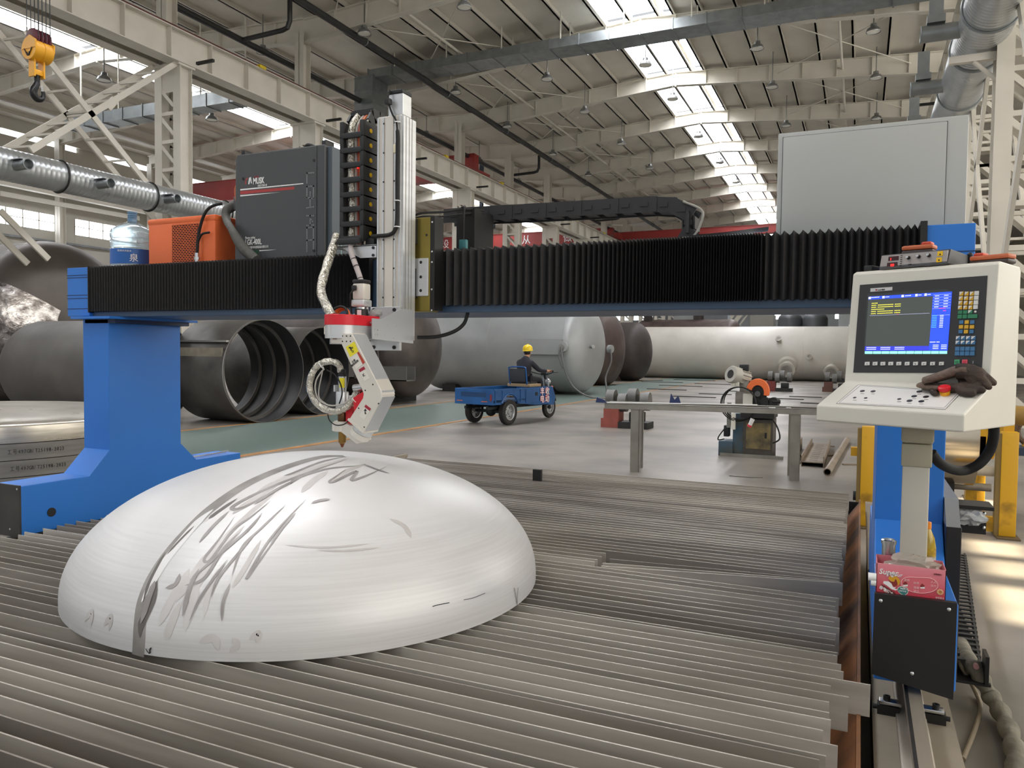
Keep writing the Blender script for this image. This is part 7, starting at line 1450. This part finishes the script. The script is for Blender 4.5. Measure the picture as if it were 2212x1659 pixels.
for k, (px, py) in enumerate(((1790, 965), (1795, 985), (1724, 1000), (1722, 985), (1835, 1005))):
    p = atZ(px, py); a = k*0.9; tag(MB().obox((p.x, p.y, 0.012), (0.10*math.cos(a), 0.10*math.sin(a), 0), (-0.03*math.sin(a), 0.03*math.cos(a), 0), (0, 0, 0.011)).build('scrap_offcut', CHL, smooth=0), 'small steel offcut on the floor around the slotted channel', 'offcut', 'steel offcuts near the channel')
# ---- crane hook block
HY_ = mat('crane_hook_yellow', '#E2A21E', 0.4, 0, 0.1, 4); SHV = mat('maroon_sheave', '#5A2430', 0.5); HKB = mat('black_forged_hook', '#1E1E20', 0.35, 0.3)
t = thing('crane_hook', 'yellow crane hook block hanging at the upper left', 'crane hook', (-14, 9.57, 6.17))
MB().lathe([(0.0, 0), (0.20, 0), (0.20, 0.16), (0.19, 0.165), (0.19, 0.19), (0.20, 0.195), (0.20, 0.36), (0.0, 0.36)], (-14, 9.37, 7.07), (0, 1, 0), 36).build('block_housing', HY_, t)
MB().prism([(-14.20, 7.06), (-14.10, 7.24), (-13.96, 7.30), (-13.80, 7.20), (-13.80, 7.06)], 'y', 9.36, 9.39).build('cheek_plate', HY_, t, smooth=0); MB().prism([(-14.20, 7.06), (-14.10, 7.24), (-13.96, 7.30), (-13.80, 7.20), (-13.80, 7.06)], 'y', 9.71, 9.74).build('cheek_plate', HY_, t, smooth=0)
for k in range(4): MB().lathe([(0.15, 0), (0.18, 0.01), (0.16, 0.03), (0.18, 0.05), (0.15, 0.06)], (-14, 9.42+0.075*k, 7.27), (0, 1, 0), 28).build('sheave', SHV, t)
for k, (dx, dz) in enumerate(((-0.09, 0.05), (-0.03, -0.02), (0.03, -0.02), (0.09, 0.05))): MB().bar((-14+dx*1.2, 9.366, 7.02+dz), (-14+dx*0.25, 9.366, 6.93), 0.006, 0.03, (0, -1, 0)).build('stripe_mark', DARK_STEEL, t, smooth=0)
for y in (9.44, 9.62): MB().box((-14.09, y-0.015, 6.58), (-13.93, y+0.015, 6.95)).build('hanger_plate', HY_, t, smooth=0)
MB().box((-14.07, 9.44, 6.62), (-13.95, 9.62, 6.72), 0.01).build('crosshead', HY_, t)
MB().cyl((-14.01, 9.53, 6.63), (-14.01, 9.53, 6.45), 0.05, n=16).build('shank', HKB, t)
MB().tube([(-14.01, 9.53, 6.50), (-14.01, 9.50, 6.42), (-14.01, 9.46, 6.34), (-14.01, 9.46, 6.27), (-14.01, 9.52, 6.20), (-14.01, 9.60, 6.21), (-14.01, 9.645, 6.28), (-14.01, 9.64, 6.36)], lambda q: 0.045+0.022*math.sin(PI*min(1, q*1.25))-0.02*max(0, q-0.75)*2, 14, 6).build('hook', HKB, t)
MB().box((-14.03, 9.62, 6.33), (-13.99, 9.635, 6.47)).build('safety_latch', CHROME, t, smooth=0)
for k in range(8): x = -14.16 if k % 2 else -13.84; y = 9.45+0.075*(k//2); MB().cyl((x, y, 7.27), (x, y, 10.80), 0.009, n=6).build('wire_rope', DARK_STEEL, t)
